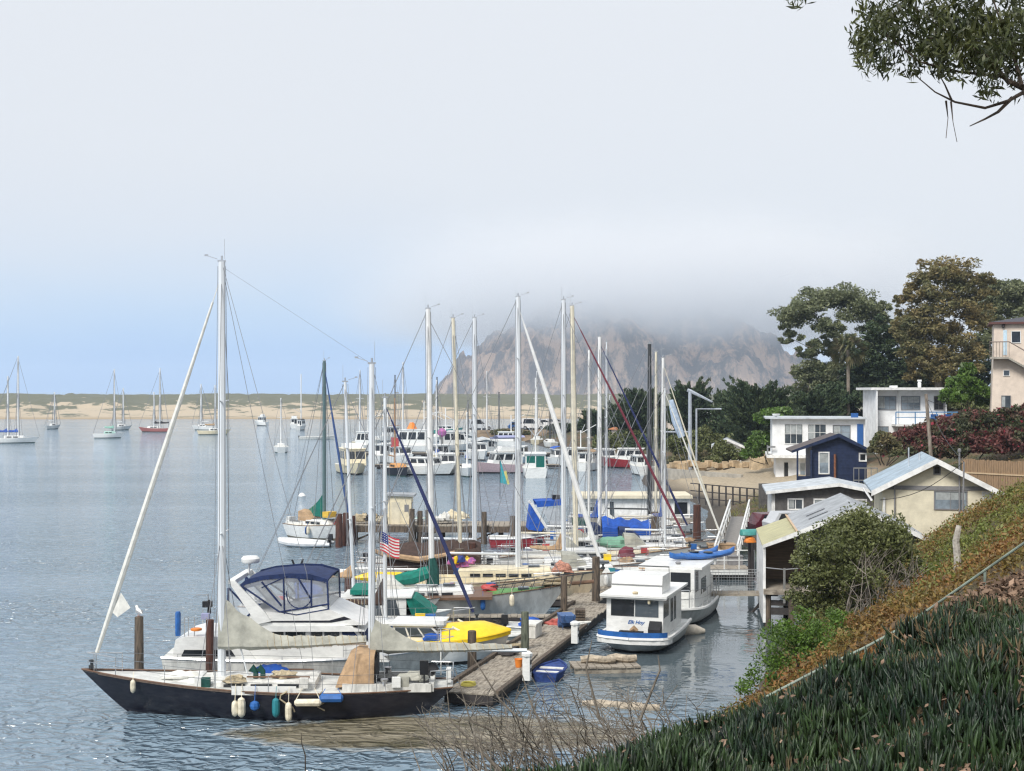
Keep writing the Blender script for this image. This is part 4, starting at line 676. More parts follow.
# ------------------------------------------------------------------ buildings
WSTUC = mat('white_stucco', (.78, .80, .82), .85, .14, .9, bump=.1); CSTUC = mat('cream_siding', (.76, .71, .56), .8, .14, 1.2, siding=.8); BST = mat('beige_stucco', (.66, .57, .49), .85, .10, 1.5, bump=.1); NAVYS = mat('navy_siding', (.018, .032, .085), .6, .25, 3, siding=1.1); GREYS = mat('grey_siding', (.12, .115, .115), .7, .25, 3, siding=1.1); TRIMW = mat('white_trim', (.74, .75, .75), .55, .2, 2); GREYT = mat('grey_trim', (.20, .20, .21), .6); METR = mat('metal_roof_panel', (.33, .35, .37), .42, .3, 1.5, metal=.15); METB = mat('blue_grey_roof', (.33, .42, .50), .45, .25, 1.2, metal=.1); WROOF = mat('pale_roll_roof', (.46, .50, .54), .75, .25, 1.2); SHING = mat('brown_shingle', (.10, .085, .085), .9, .35, 6); FIBRE = mat('yellowed_fibreglass', (.42, .40, .22), .5, .3, 2.5, stretch=(.4, 3, 1)); BRWALL = mat('brown_plank_wall', (.38, .28, .21), .8, .25, 4, stretch=(.3, .3, 5)); CONC = mat('concrete_wall', (.36, .34, .30), .9, .2, 1.5, bump=.3); FENCEW = mat('tan_fence_wood', (.33, .22, .13), .9, .35, 4, col2=(.20, .14, .09), stretch=(6, 1, .4)); DKWOOD = mat('dark_wharf_wood', (.045, .04, .04), .9, .3, 4); WINB = mat('pale_window_glass', (.22, .27, .32), .08, .5, .6, spec=.6); DOORB = mat('blue_door_paint', (.02, .10, .32), .5); LBLUE = mat('pale_blue_paint', (.50, .66, .78), .5); BLUETR = mat('blue_rail_paint', (.10, .24, .45), .5); SLATE = mat('slate_tile', (.06, .06, .075), .8, .3, 8); SANDST = mat('sandstone_block', (.48, .37, .24), .95, .3, 1.5, bump=.8); ORROOF = mat('terracotta_roof', (.45, .19, .09), .9, .3, 4); CREAMR = mat('cream_roof', (.66, .60, .46), .7, .15, 1.5)
def window(parent, cx, cz, w, h, y, nx=1, nz=1, fm=TRIMW, gm=GLASS, fr=.07, axis='x', proud=.03, door=None):
    """framed glass on the wall plane y (axis x: the wall runs along x and faces -y)"""
    def bx(mb, u0, u1, z0, z1, d0, d1):
        if axis == 'x': mb.b2(u0, u1, y-d1, y-d0, z0, z1)
        else: mb.b2(y-d1, y-d0, u0, u1, z0, z1)
    f = MB(); bx(f, cx-w/2-fr, cx+w/2+fr, cz+h/2, cz+h/2+fr, -.02, proud+.02); bx(f, cx-w/2-fr, cx+w/2+fr, cz-h/2-fr, cz-h/2, -.02, proud+.04)
    bx(f, cx-w/2-fr, cx-w/2, cz-h/2, cz+h/2, -.02, proud); bx(f, cx+w/2, cx+w/2+fr, cz-h/2, cz+h/2, -.02, proud)
    for i in range(1, nx): u = cx-w/2+w*i/nx; bx(f, u-fr*.28, u+fr*.28, cz-h/2, cz+h/2, -.01, proud*.8)
    for i in range(1, nz): z = cz-h/2+h*i/nz; bx(f, cx-w/2, cx+w/2, z-fr*.28, z+fr*.28, -.01, proud*.7)
    o = f.build('door' if door else 'window', fm, parent); g = MB(); bx(g, cx-w/2, cx+w/2, cz-h/2, cz+h/2, -.01, .008); g.build('pane', gm, o)
    if gm is not GLASS and w > .7:
        c = MB(); bx(c, cx-w*.47, cx+w*(.47 if int(cx*10) % 2 else -.1), cz+h*(.02 if int(cx*10) % 2 else -.4), cz+h*.46, -.01, .0095); c.build('blind', mat('window_blind', (.34, .37, .38), .35, .2, 3), o)
    return o
def gable(name, label, x, y, z0, rz, w, d, he, hr, wallm, roofm, trimm=None, over=.4, cat='house', rth=.12, base=2.0, foff=0.0):
    """gable end faces -y (the viewer), ridge runs along +y; foff shifts the ridge"""
    root = thing(name, label, cat, (x, y, z0), rz); q = MB(); P = [(-w/2, -base), (w/2, -base), (w/2, he), (foff, hr), (-w/2, he)]
    q.prism(P, 0, d); q.build('wall', wallm, root); q = MB(); sl = (hr-he)/(w/2+foff); sr = (hr-he)/(w/2-foff)
    for sgn, s_, ww in ((-1, sl, w/2+foff), (1, sr, w/2-foff)):
        ex = ww+over; V = [(foff, -over, hr+.03), (foff+sgn*ex, -over, hr-s_*ex+.03), (foff+sgn*ex, d+over, hr-s_*ex+.03), (foff, d+over, hr+.03)]; U = [(a, b, c+rth) for a, b, c in V]; q.add(V+U, [(0, 1, 2, 3), (4, 5, 6, 7), (0, 1, 5, 4), (1, 2, 6, 5), (2, 3, 7, 6)])
    rf = q.build('roof', roofm, root)
    if trimm:
        q = MB()
        for sgn, s_, ww in ((-1, sl, w/2+foff), (1, sr, w/2-foff)):
            ex = ww+over+.01; q.add([(foff, -over-.04, hr+.03+rth+.02), (foff+sgn*ex, -over-.04, hr-s_*ex+.03+rth+.02), (foff+sgn*ex, -over-.04, hr-s_*ex-.14), (foff, -over-.04, hr-.14), (foff, -over-.005, hr+.03+rth+.02), (foff+sgn*ex, -over-.005, hr-s_*ex+.03+rth+.02), (foff+sgn*ex, -over-.005, hr-s_*ex-.14), (foff, -over-.005, hr-.14)], [(0, 1, 2, 3), (4, 5, 6, 7), (0, 1, 5, 4), (3, 2, 6, 7), (1, 2, 6, 5)])
        q.build('fascia', trimm, root)
    return root, rf
def gutter(root, pts, m=None): q = MB(); q.tube(pts, .07, 6); q.build('gutter', m or GREYT, root)
# cream gabled house
Y = 78; s = Y/1400; r, rf = gable('cream_house', 'cream house with pale blue gabled roof and a wide front window', PX(936, Y), Y, PZ(562, Y), R(-11.5), 104*s, 8.5, 74*s, 101*s, CSTUC, METB, TRIMW, .62, foff=.0)
window(r, (950-936)*s, (562-500)*s, 30*s, 17*s, 0, 2, 1, GREYT, WINB, .06); window(r, (937-936)*s, (562-470)*s, 5*s, 7*s, 0, 1, 1, GREYT, GLASS, .06)
q = MB(); q.b2(-52*s-.1, 52*s+.1, -.05, -.004, 72*s-.0, 76*s); q.build('belt_trim', GREYT, r)
q = MB(); q.tube([(-40*s, -.12, -1.5), (-40*s, -.12, 79*s)], .045, 6); q.build('conduit', GREYT, r); q = MB(); q.tube([(22*s, -.25, 0.2), (22*s, -.25, 112*s)], .05, 6); q.build('service_mast', GREYT, r); q = MB(); q.lathe([(.06, 0), (.1, .05), (.1, .18), (.03, .22)], (22*s, -.25, 110*s), 8); q.build('mast_head', GREYT, r)
q = MB(); q.tube([(-22*s, 3.2, 86*s), (-22*s, 3.2, 112*s)], .04, 6); q.build('vent_pipe', WROOF, rf); q = MB(); q.tube([(-10*s, 4, 92*s), (-10*s, 4, 106*s)], .06, 6); q.build('vent_pipe', WROOF, rf)
q = MB(); q.b2(44*s, 57*s, -.02, .4, 64*s, 71*s); q.build('eave_box', TRIMW, r)
q = MB(); q.tube([(-8*s-.5, -.9, 14*s), (-8*s+.5, -.9, 14*s)], .33, 12); q.build('gas_cylinder', CREAM, r, smooth=True)
q = MB(); q.b2(-34*s, -24*s, -.6, -.02, 26*s, 32*s); q.build('meter_box', GREYT, r)
gutter(r, [(-52*s-.62, -.6, 62*s), (-52*s-.62, 9, 62*s)], TRIMW); gutter(r, [(-52*s+.1, -.1, 64*s), (-52*s+.1, -.1, -1)], TRIMW)
# boat shed on piles over the water
ax = math.atan2(1.0, 7.3); Y = 61.5; s = Y/1400; ox = PX(858, Y); zr = PZ(508, Y); zd = 1.75
r = thing('boat_shed', 'boat shed on piles with a grey metal roof and yellowed porch panel', 'boat shed', (ox, Y, zd), -ax); LX = PX(767, Y)-ox; h_r = zr-zd; h_e = PZ(546, Y)-zd; DP = 8.0
mx_ = LX*.66; h_m = h_r+(h_e-h_r)*.68
def slope(mb, xa, za, xb, zb, y0, y1, th): mb.add([(xa, y0, za), (xb, y0, zb), (xb, y1, zb), (xa, y1, za), (xa, y0, za+th), (xb, y0, zb+th), (xb, y1, zb+th), (xa, y1, za+th)], [(0, 1, 2, 3), (4, 5, 6, 7), (0, 1, 5, 4), (1, 2, 6, 5), (2, 3, 7, 6), (3, 0, 4, 7)])
q = MB(); slope(q, 0, h_r, mx_, h_m, -.35, DP, .09); slope(q, 0, h_r, 3.0, h_r-1.35, -.35, DP, .09); rf = q.build('roof', METR, r)
q = MB()
for i in range(9): xx = mx_*(i+.5)/9; q.b2(xx-.02, xx+.02, -.34, DP-.01, 0, .01)
q = MB()
for yy, in ((2.3,), (3.9,)):
    for t0, t1 in ((.42, .74),): slope(q, mx_*t0, h_r+(h_m-h_r)*t0+.095, mx_*t1, h_r+(h_m-h_r)*t1+.095, yy, yy+.42, .03)
q.build('skylight', GLASS, rf)
q = MB(); slope(q, mx_, h_m-.03, LX-.15, h_e-.06, -.25, DP-.6, .06); q.build('porch_roof', FIBRE, r)
q = MB(); q.add([(0, -.40, h_r+.12), (mx_, -.40, h_m+.12), (LX-.15, -.40, h_e+.03), (LX-.15, -.40, h_e-.12), (mx_, -.40, h_m-.1), (0, -.40, h_r-.1), (3.0, -.40, h_r-1.45), (3.0, -.40, h_r-1.23)], [(0, 1, 4, 5), (1, 2, 3, 4), (0, 5, 6, 7)]); q.build('fascia', TRIMW, r)
q = MB(); slope(q, mx_+.06, h_m+.06, mx_-.06, h_m+.09, -.36, DP, .05); q.build('flashing', mat('tan_flashing', (.55, .40, .26), .7), rf)
q = MB(); q.prism([(mx_*.92, .0), (2.8, 0), (2.8, h_r-1.3), (0, h_r-.1), (mx_*.92, h_m-.05)], .9, DP-.2); q.build('wall', GREYS, r)
q = MB(); q.prism([(LX, -.1), (mx_*.93, -.1), (mx_*.93, h_m-.1), (LX, h_e-.1)], 3.2, 3.35); q.build('porch_back_wall', BRWALL, r)
q = MB(); q.xprism([(-.1, -1.5), (DP-.6, -1.5), (DP-.6, h_e-.08), (-.1, h_e-.08)], LX-.12, LX); q.build('side_wall', TRIMW, r)
q = MB(); q.b2(LX-.1, 2.8, -.35, DP-.2, -.22, 0.0); q.build('deck', PLANK, r)
for px_ in (LX+.1, LX*.72, LX*.38, -.2):
    for yy in (0, 3.8):
        q = MB(); q.tube([(px_, yy, -3.6), (px_, yy, -.22)], .14, 8); q.build('pile', WOODP, r, smooth=True)
q = MB(); q.b2(LX, 2.7, -.05, .12, -1.15, -.85); q.b2(LX, 2.7, -.02, .1, -.75, -.52); q.build('cross_beam', DKWOOD, r)
for px_ in (mx_, mx_*.82): q = MB(); q.b2(px_-.06, px_+.06, -.2, -.08, 0, h_m-.05); q.build('porch_post', DKWOOD if px_ == mx_ else TRIMW, r)
q = MB(); q.tube([(LX, -.25, .95), (LX*.8, -.25, .88), (LX*.6, -.25, .95), (LX*.4, -.25, .95)], .025, 6); q.b2(LX*.8-.05, LX*.8+.05, -.28, -.2, -.6, .95); q.build('porch_rail', STEEL, r)
q = MB(); q.prism([(mx_*.8, 1.55), (mx_*.72, 1.55), (0, 2.3), (0, 2.62)], .5, .85); q.build('soffit', WROOF, r)
q = MB(); q.b2(mx_*.97, mx_*.86, .2, .4, .8, 1.3); q.build('hung_jacket', mat('dark_red_cloth', (.14, .02, .02), .9), r)
# grey bungalow
Y = 100; s = Y/1400; ox = PX(825, Y); z0 = PZ(518, Y); r = thing('grey_bungalow', 'low grey bungalow with white trimmed windows and pale flat gabled roof', 'house', (ox, Y, z0), R(-8)); wl, wr = (773-825)*s, (882-825)*s; hl_, hm_, hr_ = 25*s, 33*s, 24*s
q = MB(); q.prism([(wl, -2), (wr, -2), (wr, hr_), ((838-825)*s, hm_), (wl, hl_)], 0, 7); q.build('wall', GREYS, r)
q = MB(); slope(q, (838-825)*s, hm_+.02, wl-.45, hl_-.06, -.55, 7.5, .14); slope(q, (838-825)*s, hm_+.02, wr+.4, hr_-.08, -.55, 7.5, .14); q.build('roof', WROOF, r)
q = MB(); q.add([((838-825)*s, -.6, hm_+.2), (wl-.46, -.6, hl_+.12), (wl-.46, -.6, hl_-.10), ((838-825)*s, -.6, hm_-.06), (wr+.41, -.6, hr_-.1), (wr+.41, -.6, hr_+.1)], [(0, 1, 2, 3), (0, 3, 4, 5)]); q.build('fascia', TRIMW, r)
for a, w in ((796, 13), (826, 22), (858, 13)): window(r, (a-825)*s, 13.5*s, w*s, 9*s, 0, 2 if w < 20 else 3, 1, TRIMW, WINB if a == 826 else GLASSB, .1)
q = MB(); q.b2(wl-.02, wl+.2, -.03, .1, -.5, hl_-.08); q.build('corner_board', TRIMW, r); q = MB(); q.xprism([(.1, -2), (6.9, -2), (6.9, hl_-.1), (.1, hl_-.1)], wl-.05, wl-.002); q.build('side_wall', TRIMW, r)
# navy hut
Y = 118; s = Y/1400; ox = PX(826, Y); z0 = PZ(490, Y); r = thing('navy_hut', 'dark navy hut with brown gabled roof and small balcony', 'hut', (ox, Y, z0), R(-6)); xr, hr_ = (838-826)*s, 55*s; wl, wr = (812-826)*s, (866-826)*s
q = MB(); q.prism([(wl, -2), (wr, -2), (wr, 40*s), (xr, 53*s), (wl, 44*s)], 0, 5); q.build('wall', NAVYS, r)
q = MB(); slope(q, xr, 54*s, (792-826)*s, 37.5*s, -.5, 5.4, .14); slope(q, xr, 54*s, wr+.4, 38*s, -.5, 5.4, .14); q.build('roof', SHING, r)
q = MB(); q.add([(xr, -.53, 57*s), ((791.5-826)*s, -.53, 39.5*s), ((791.5-826)*s, -.53, 37*s), (xr, -.53, 53*s), (wr+.42, -.53, 37*s), (wr+.42, -.53, 40*s)], [(0, 1, 2, 3), (0, 3, 4, 5)]); q.build('fascia', NAVYS, r)
window(r, (824-826)*s, 27*s, 8.5*s, 20*s, 0, 1, 1, TRIMW, WINB, .1); window(r, (862-826)*s, 33*s, 5*s, 6*s, 0, 1, 1, TRIMW, GLASS, .12)
for a in (797.5, 811): q = MB(); q.b2((a-826)*s-.07, (a-826)*s+.07, -.4, -.26, -1, 40*s); q.build('porch_post', NAVYS, r)
q = MB(); q.b2((797-826)*s, wl, -.38, -.28, 8*s, 14*s); q.build('porch_wall', NAVYS, r)
q = MB(); q.tube([((834.5-826)*s, -.25, 2*s), ((834.5-826)*s, -.25, 36*s)], .10, 8); q.build('flue', mat('rust_flue', (.22, .09, .05), .8, .4, 6), r)
q = MB(); [q.b2((a-826)*s-.03, (a-826)*s+.03, -.75, -.69, -1, 23*s) for a in (852, 857, 863, 869, 875)]; q.b2((852-826)*s, (875-826)*s, -.75, -.69, 22*s, 23.2*s); q.b2((852-826)*s, (875-826)*s, -.75, -.69, 10*s, 11*s); q.build('balcony_rail', STEEL, r)
# white flat roofed houses
DOWN = []
Y = 140; s = Y/1400; ox = PX(815, Y); z0 = PZ(486, Y); r = thing('white_house', 'lower flat roofed white house with dark gridded windows', 'house', (ox, Y, z0), R(-9)); L0, L1 = (773-815)*s, (864-815)*s; q = MB(); q.b2(L0, L1, 0, 8, 29*s, 67*s); q.build('upper_wall', WSTUC, r); q = MB(); q.b2(L0+.35, L1-.1, .9, 8, -2, 29*s); q.build('lower_wall', WSTUC, r)
q = MB(); q.b2(L0-.7, L1+.1, -.6, 8.3, 67*s, 68.6*s); q.build('roof', WROOF, r); q = MB(); q.b2(L0-.55, L1, -.5, 8.1, 28*s, 31*s); q.build('floor_band', TRIMW, r)
for a, w, h, nx_, c in ((794, 17, 19, 3, 52), (817, 17, 16, 3, 53.5), (841, 16, 13, 2, 54)): window(r, (a-815)*s, c*s, w*s, h*s, 0, nx_, 2, TRIMW if a < 830 else GREYT, GLASSB if a < 830 else WINB, .07)
window(r, (787-815)*s, 13*s, 4*s, 20*s, .9, 1, 1, TRIMW, GLASS, .08, door=True); window(r, (806-815)*s, 14*s, 10*s, 16*s, .9, 2, 1, TRIMW, WINB, .08)
q = MB(); q.b2((856-815)*s, (862-815)*s, -.10, -.0, 40*s, 62*s); q.build('blue_shutter', DOORB, r); q = MB(); q.b2((850-815)*s, (857-815)*s, -.16, -.0, 67*s, 73*s); q.build('blue_sign_board', DOORB, r)
q = MB(); q.lathe([(.02, 0), (.35, .12), (.42, .3)], (L0+.4, 1, 69*s), 10); q.build('roof_dish', TRIMW, r); q = MB(); q.b2(L0-.5, L0-.4, -.4, 2, 31*s, 40*s); q.b2(L0-.5, L0+.3, -.45, -.4, 38*s, 40*s); q.build('balcony_rail', STEEL, r)
Y = 150; s = Y/1400; ox = PX(905, Y); z0 = PZ(445, Y); r = thing('white_house', 'upper flat roofed white house with a blue railed terrace', 'house', (ox, Y, z0), R(-2)); L0, L1 = (876-905)*s, (948-905)*s; q = MB(); q.b2(L0, L1, .6, 6.4, -5, 55*s); q.build('wall', WSTUC, r); q = MB(); q.b2(L0-.12, L0, -.9, .6, -5, 55*s); q.build('fin_wall', WSTUC, r)
q = MB(); q.b2(L0-.7, L1+.3, -1.0, 6.7, 55*s, 57.5*s); q.build('roof', TRIMW, r)
for a, w in ((888, 18), (912, 18), (940, 9)): window(r, (a-905)*s, 42*s, w*s, 13*s, .6, 3 if w > 10 else 2, 3 if w > 10 else 2, GREYT, WINB if a < 930 else GLASS, .06)
window(r, (884-905)*s, 12*s, 11*s, 12*s, .6, 2, 2, GREYT, WINB, .06); window(r, (903-905)*s, 10*s, 6*s, 10*s, .6, 1, 1, GREYT, GLASSB, .06)
q = MB(); q.b2((893-905)*s, L1+1.2, -1.4, .58, 19*s, 21*s); q.build('terrace', TRIMW, r); q = MB(); [q.b2((a-905)*s-.05, (a-905)*s+.05, -1.4, -1.3, 21*s, 33*s) for a in (893, 912, 933, 948)]; q.b2((893-905)*s, (954-905)*s, -1.4, -1.32, 32.5*s, 33.6*s); q.b2((893-905)*s, (954-905)*s, -1.4, -1.34, 27.5*s, 28.2*s); q.build('terrace_rail', BLUETR, r)
for k, a in enumerate((936, 950)):
    c_ = thing('terrace_chair', ('blue terrace chair nearer the utility pole', 'blue terrace chair farther from the utility pole')[k], 'chair', (PX(a, 149.3), 149.3, PZ(424.5, 149.3)), .2, 'blue terrace chairs'); q = MB(); q.b2(-.4, .4, -.4, .3, .4, .5); q.build('seat', DOORB, c_); q = MB(); q.b2(-.42, .42, .3, .4, .4, 1.1); q.build('backrest', DOORB, c_)
    for ux in (-.36, .36):
        for uy in (-.35, .3): q = MB(); q.b2(ux-.04, ux+.04, uy-.04, uy+.04, 0, .4); q.build('leg', DOORB, c_)
q = MB(); q.lathe([(.18, 0), (.2, .5), (.12, .6), (.25, .7), (.25, .85)], ((932-905)*s-.6, 3, 57.5*s), 10); q.build('roof_vent', TRIMW, r); q = MB(); q.b2((896-905)*s, (902-905)*s, 2, 3, 57.5*s, 59.5*s); q.build('roof_hatch', TRIMW, r)
gutter(r, [(L1-.3, .5, 54*s), (L1-.3, .5, -2)], GREYT); gutter(r, [((899-905)*s, .5, 54*s), ((899-905)*s, .5, -2)], TRIMW)
# beige tower house
Y = 130; s = Y/1400; ox = PX(1016, Y); z0 = PZ(412, Y); r = thing('tower_house', 'beige tower house with an outside stair and pale blue door', 'house', (ox, Y, z0), R(-17)); L0 = (995-1016)*s; q = MB(); q.add([(L0-.35, -.25, -3), (4.5, -.25, -3), (4.5, 5, -3), (L0-.35, 5, -3), (L0, 0, 60*s), (4.5, 0, 60*s), (4.5, 5, 60*s), (L0, 5, 60*s)], [(0, 1, 5, 4), (1, 2, 6, 5), (2, 3, 7, 6), (3, 0, 4, 7)]); q.b2(L0, 4.5, 0, 5, 60*s, 90*s); q.build('wall', BST, r)
q = MB(); q.add([(L0-.4, -.4, 90*s), (5, -.4, 90*s), (5, 5.4, 90*s), (L0-.4, 5.4, 90*s), (1.2, 2.5, 97*s), (2.2, 2.5, 97*s)], [(0, 1, 5, 4), (1, 2, 5), (2, 3, 4, 5), (3, 0, 4), (0, 1, 2, 3)]); q.build('roof', SLATE, r); q = MB(); q.b2(L0-.42, 5.02, -.42, 5.42, 88*s, 90*s); q.build('eave', mat('dark_red_eave', (.10, .04, .035), .7), r)
window(r, (1016-1016)*s, 75*s, 8*s, 11*s, 0, 1, 1, TRIMW, GLASS, .06); window(r, (1007-1016)*s, 39*s, 5*s, 5*s, -.08, 1, 1, TRIMW, GLASSB, .05); window(r, (1006.5-1016)*s, 10*s, 8*s, 12*s, -.22, 1, 1, GREYT, GLASSB, .05)
q = MB(); q.b2((1004-1016)*s, (1007.5-1016)*s, -.05, .01, 57*s, 82*s); q.build('door', LBLUE, r); q = MB(); q.lathe([(.05, 0), (.14, .1), (.14, .35), (.05, .42)], ((1004-1016)*s, -.14, 84*s), 8); q.build('wall_lamp', DKWOOD, r)
q = MB(); q.b2((991-1016)*s, (1009-1016)*s, -1.1, -.02, 53*s, 55*s)
for i in range(14): q.b2((1009+1.7*i-1016)*s, (1011+1.7*i-1016)*s, -1.1, -.02, (52-1.0*i)*s, (54-1.0*i)*s)
sr_ = q.build('stair', CONC, r); q = MB(); q.tube([((991-1016)*s, -1.05, 70*s), ((1009-1016)*s, -1.05, 70*s), ((1030-1016)*s, -1.05, 57*s)], .05, 5); [q.tube([((991+3*i-1016)*s, -1.05, 55*s), ((991+3*i-1016)*s, -1.05, 70*s)], .03, 4) for i in range(7)]; q.tube([((991-1016)*s, -1.05, 70*s), ((991-1016)*s, -.05, 70*s)], .05, 5); q.build('stair_rail', mat('rail_brown', (.18, .14, .12), .6), r)
# long white floating shed
Y = 112; s = Y/1400; ox = PX(634, Y); r = thing('floating_shed', 'long low white floating shed with cream roof and dark end window', 'floating shed', (ox, Y, 0), 0); q = MB(); q.b2(-57*s, 56*s, 0, 4, .35, 24*s); q.build('wall', TRIMW, r); q = MB(); q.b2(-60*s, 58*s, -.4, 4.4, 24*s, 27*s); q.build('roof', CREAMR, r); q = MB(); q.b2(-60*s, 60*s, -.6, 4.5, -.3, .35); q.build('pontoon', PLANK, r)
window(r, (681-634)*s, 14*s, 13*s, 12*s, 0, 1, 1, TRIMW, GLASS, .09); window(r, (612-634)*s, 13*s, 4*s, 15*s, 0, 1, 1, TRIMW, GLASSB, .07, door=True); window(r, (590-634)*s, 15*s, 10*s, 8*s, 0, 2, 1, TRIMW, GLASSB, .07)
# distant small houses behind the lot
for a in ((640, 447, 425, 30, 232, ORROOF, BST, 'small house with a terracotta roof behind the masts', 22), (702, 448, 412, 40, 215, SHING, BST, 'brown roofed cottage half hidden by the cypress', 30), (728, 462, 440, 26, 168, WROOF, TRIMW, 'tiny white cottage with outside steps behind the sand lot', 14), (785, 438, 415, 22, 200, WROOF, TRIMW, 'white roof ridge glimpsed above the flat roofed house', 14), (620, 452, 432, 24, 262, CREAMR, TRIMW, 'pale little house between the far cypresses', 12), (584, 448, 436, 30, 285, WROOF, GREYS, 'grey low house nearest the parked vehicles', 9)):
    px, by, ty, w, Y, rm_, wm_, lb, hh = a; s = Y/1400; zb = max(gz(PX(px, Y), Y)-.2, PZ(by, Y)-.5); r, _ = gable('small_house', lb, PX(px, Y), Y, zb, R(20 if px != 728 else -8), w*s, 6, PZ(ty, Y)-zb-(.8 if px != 728 else .7), PZ(ty, Y)-zb, wm_, rm_, TRIMW, .4); r['group'] = 'small houses behind the lot'; window(r, -w*s*.2, (PZ(ty, Y)-zb)*.4, .9, .9, 0, 2, 1, TRIMW, GLASSB, .08)
    if px == 728: q = MB(); [q.b2(-w*s*.9+i*.22, -w*s*.9+i*.22+.24, -1.6, -.5, 0, .3+i*.2) for i in range(9)]; q.build('steps', TRIMW, r)
# fence, walls, poles
def fence(name, label, A, B_, z0, z1, m, gap=.16, rails=(), cat='fence', postm=None, th=.03, w=.13):
    A, B_ = Vector(A), Vector(B_); d = (B_-A); L_ = d.length; r = thing(name, label, cat, (A.x, A.y, 0), math.atan2(d.y, d.x)); n = int(L_/gap); rg = random.Random(int(A.x*7)); q = MB(); [q.b2(i*gap, i*gap+w, -th, th, z0+(A.z+(B_.z-A.z)*i/n)*0, z1+rg.uniform(-.05, .05)) for i in range(n)]; q.build('palings', m, r)
    for z in rails: q = MB(); q.b2(0, L_, -th-.05, -th-.003, z, z+.09); q.build('rail', postm or m, r)
    return r
Y = 92; fence('wooden_fence', 'weathered tan paling fence right of the cream house', (PX(962, Y), Y, 0), (PX(1032, Y-4), Y-4, 0), 2.6, PZ(459, Y), FENCEW, .17, (PZ(473, Y),), postm=mat('pale_rail', (.5, .38, .25), .9), w=.15)
fence('wooden_fence', 'dark wharf railing along the sand lot edge', (PX(762, 118), 118, 0), (PX(690, 126), 126, 0), .4, 2.2, DKWOOD, .9, (2.15, 1.5, .9), w=.16)
q = MB(); q.b2(0, 16, -.15, .15, -1.5, 1.9); o = q.build('sea_wall', CONC); o.location = (PX(655, 158), 158, 0); o.rotation_euler.z = R(-62); tag(o, 'pale concrete sea wall edging the sand lot', 'sea wall')
q = MB(); rg = random.Random(2)
for i in range(46): q.box((i*.4-2+rg.uniform(-.1, .1), rg.uniform(-.4, .4), .3+rg.uniform(-.15, .35)), (rg.uniform(.5, 1.0), rg.uniform(.5, .9), rg.uniform(.4, .8)), rg.uniform(0, 1))
o = q.build('stone_wall', SANDST); o.location = (PX(688, 158), 158, 1.7); tag(o, 'low tumbled sandstone wall at the back of the sand lot', 'wall')
q = MB(); q.tube([(0, 0, 0), (-.2, 0, 1.8), (.1, 0, 3.0)], [1.5, 1.15, .5], 9); o = q.build('sandstone_rock', SANDST, smooth=False); o.location = (PX(762, 156), 156, 1.3); tag(o, 'upright sandstone boulder left of the lower white house', 'boulder')
q = MB(); q.b2(0, 3.2, 0, .2, 0, 2.2); o = q.build('board_fence', GREYS); o.location = (PX(759, 112), 112, .9); tag(o, 'dark grey board fence left of the bungalow', 'fence')
def pole(label, px, by, tx, ty, Y, r, m, arms=()):
    x = PX(px, Y); z0 = min(PZ(by, Y), gz(x, Y)+.5); rt = thing('utility_pole', label, 'pole', (x, Y, z0), 0, 'utility poles'); top = Vector((PX(tx, Y)-x, 0, PZ(ty, Y)-z0)); q = MB(); q.tube([(0, 0, -1), top], [r, r*.7], 8); q.build('shaft', m, rt, smooth=True)
    for dz, w in arms: q = MB(); q.b2(top.x-w, top.x+w, -.07, .07, top.z-dz-.06, top.z-dz+.06); q.build('crossarm', m, rt)
    return rt, x, z0, top
p1, x1, z1, t1 = pole('leaning weathered utility pole in front of the upper white house', 935, 458, 926, 394, 98, .16, BARK); p2, x2, z2, t2 = pole('slim grey pole standing in front of the cream house wall', 962, 530, 964, 462, 73, .06, GREYT)
q = MB()
for (a, b) in (((x1+t1.x, 98, z1+t1.z-.4), (PX(1040, 118), 118, PZ(422, 118))), ((x1+t1.x, 98, z1+t1.z-.3), (x2+t2.x, 73, z2+t2.z)), ((x2+t2.x, 73, z2+t2.z), (PX(880, 76), 76, PZ(500, 76)))):
    a, b = Vector(a), Vector(b); q.tube([a.lerp(b, i/8)-Vector((0, 0, 1.0*math.sin(math.pi*i/8)*.5)) for i in range(9)], .018, 4)
w = q.build('overhead_wires', BLACKB, p1); w.matrix_parent_inverse = Matrix.Translation(Vector(p1.location)).inverted()
# hoist beside the cypress
Y = 160; s = Y/1400; r = thing('boat_hoist', 'grey steel boat hoist with a slanting jib left of the big cypress', 'crane', (PX(690, Y), Y, 1.2)); z = lambda py: PZ(py, Y)-1.2
q = MB(); q.tube([(0, 0, -1), (0, 0, z(391))], [.24, .2], 8); q.build('post', mat('hoist_steel', (.36, .40, .46), .5, .2, 3), r); HS = _mats['hoist_steel']
q = MB(); q.tube([(-.3, 0, z(390)), (0, 0, z(391)), ((712-690)*s, -.3, z(402))], [.2, .22, .1], 6); q.build('jib', HS, r); q = MB(); q.tube([((697-690)*s, .5, 0), ((697-690)*s, .5, z(409)), ((722-690)*s, .5, z(409))], [.12, .12, .1], 6); q.build('davit', HS, r)
q = MB(); q.tube([((671-690)*s, .2, z(400)), ((676-690)*s, .2, z(420)), ((682-690)*s, .2, z(437))], [.3, .5, .4], 8); q.build('sling_bundle', mat('pale_blue_sling', (.42, .52, .66), .8, .25, 2), r, smooth=True); q = MB(); q.tube([((665-690)*s, .3, z(432)), ((690-690)*s, .3, z(432))], .1, 6); q.build('beam', HS, r)
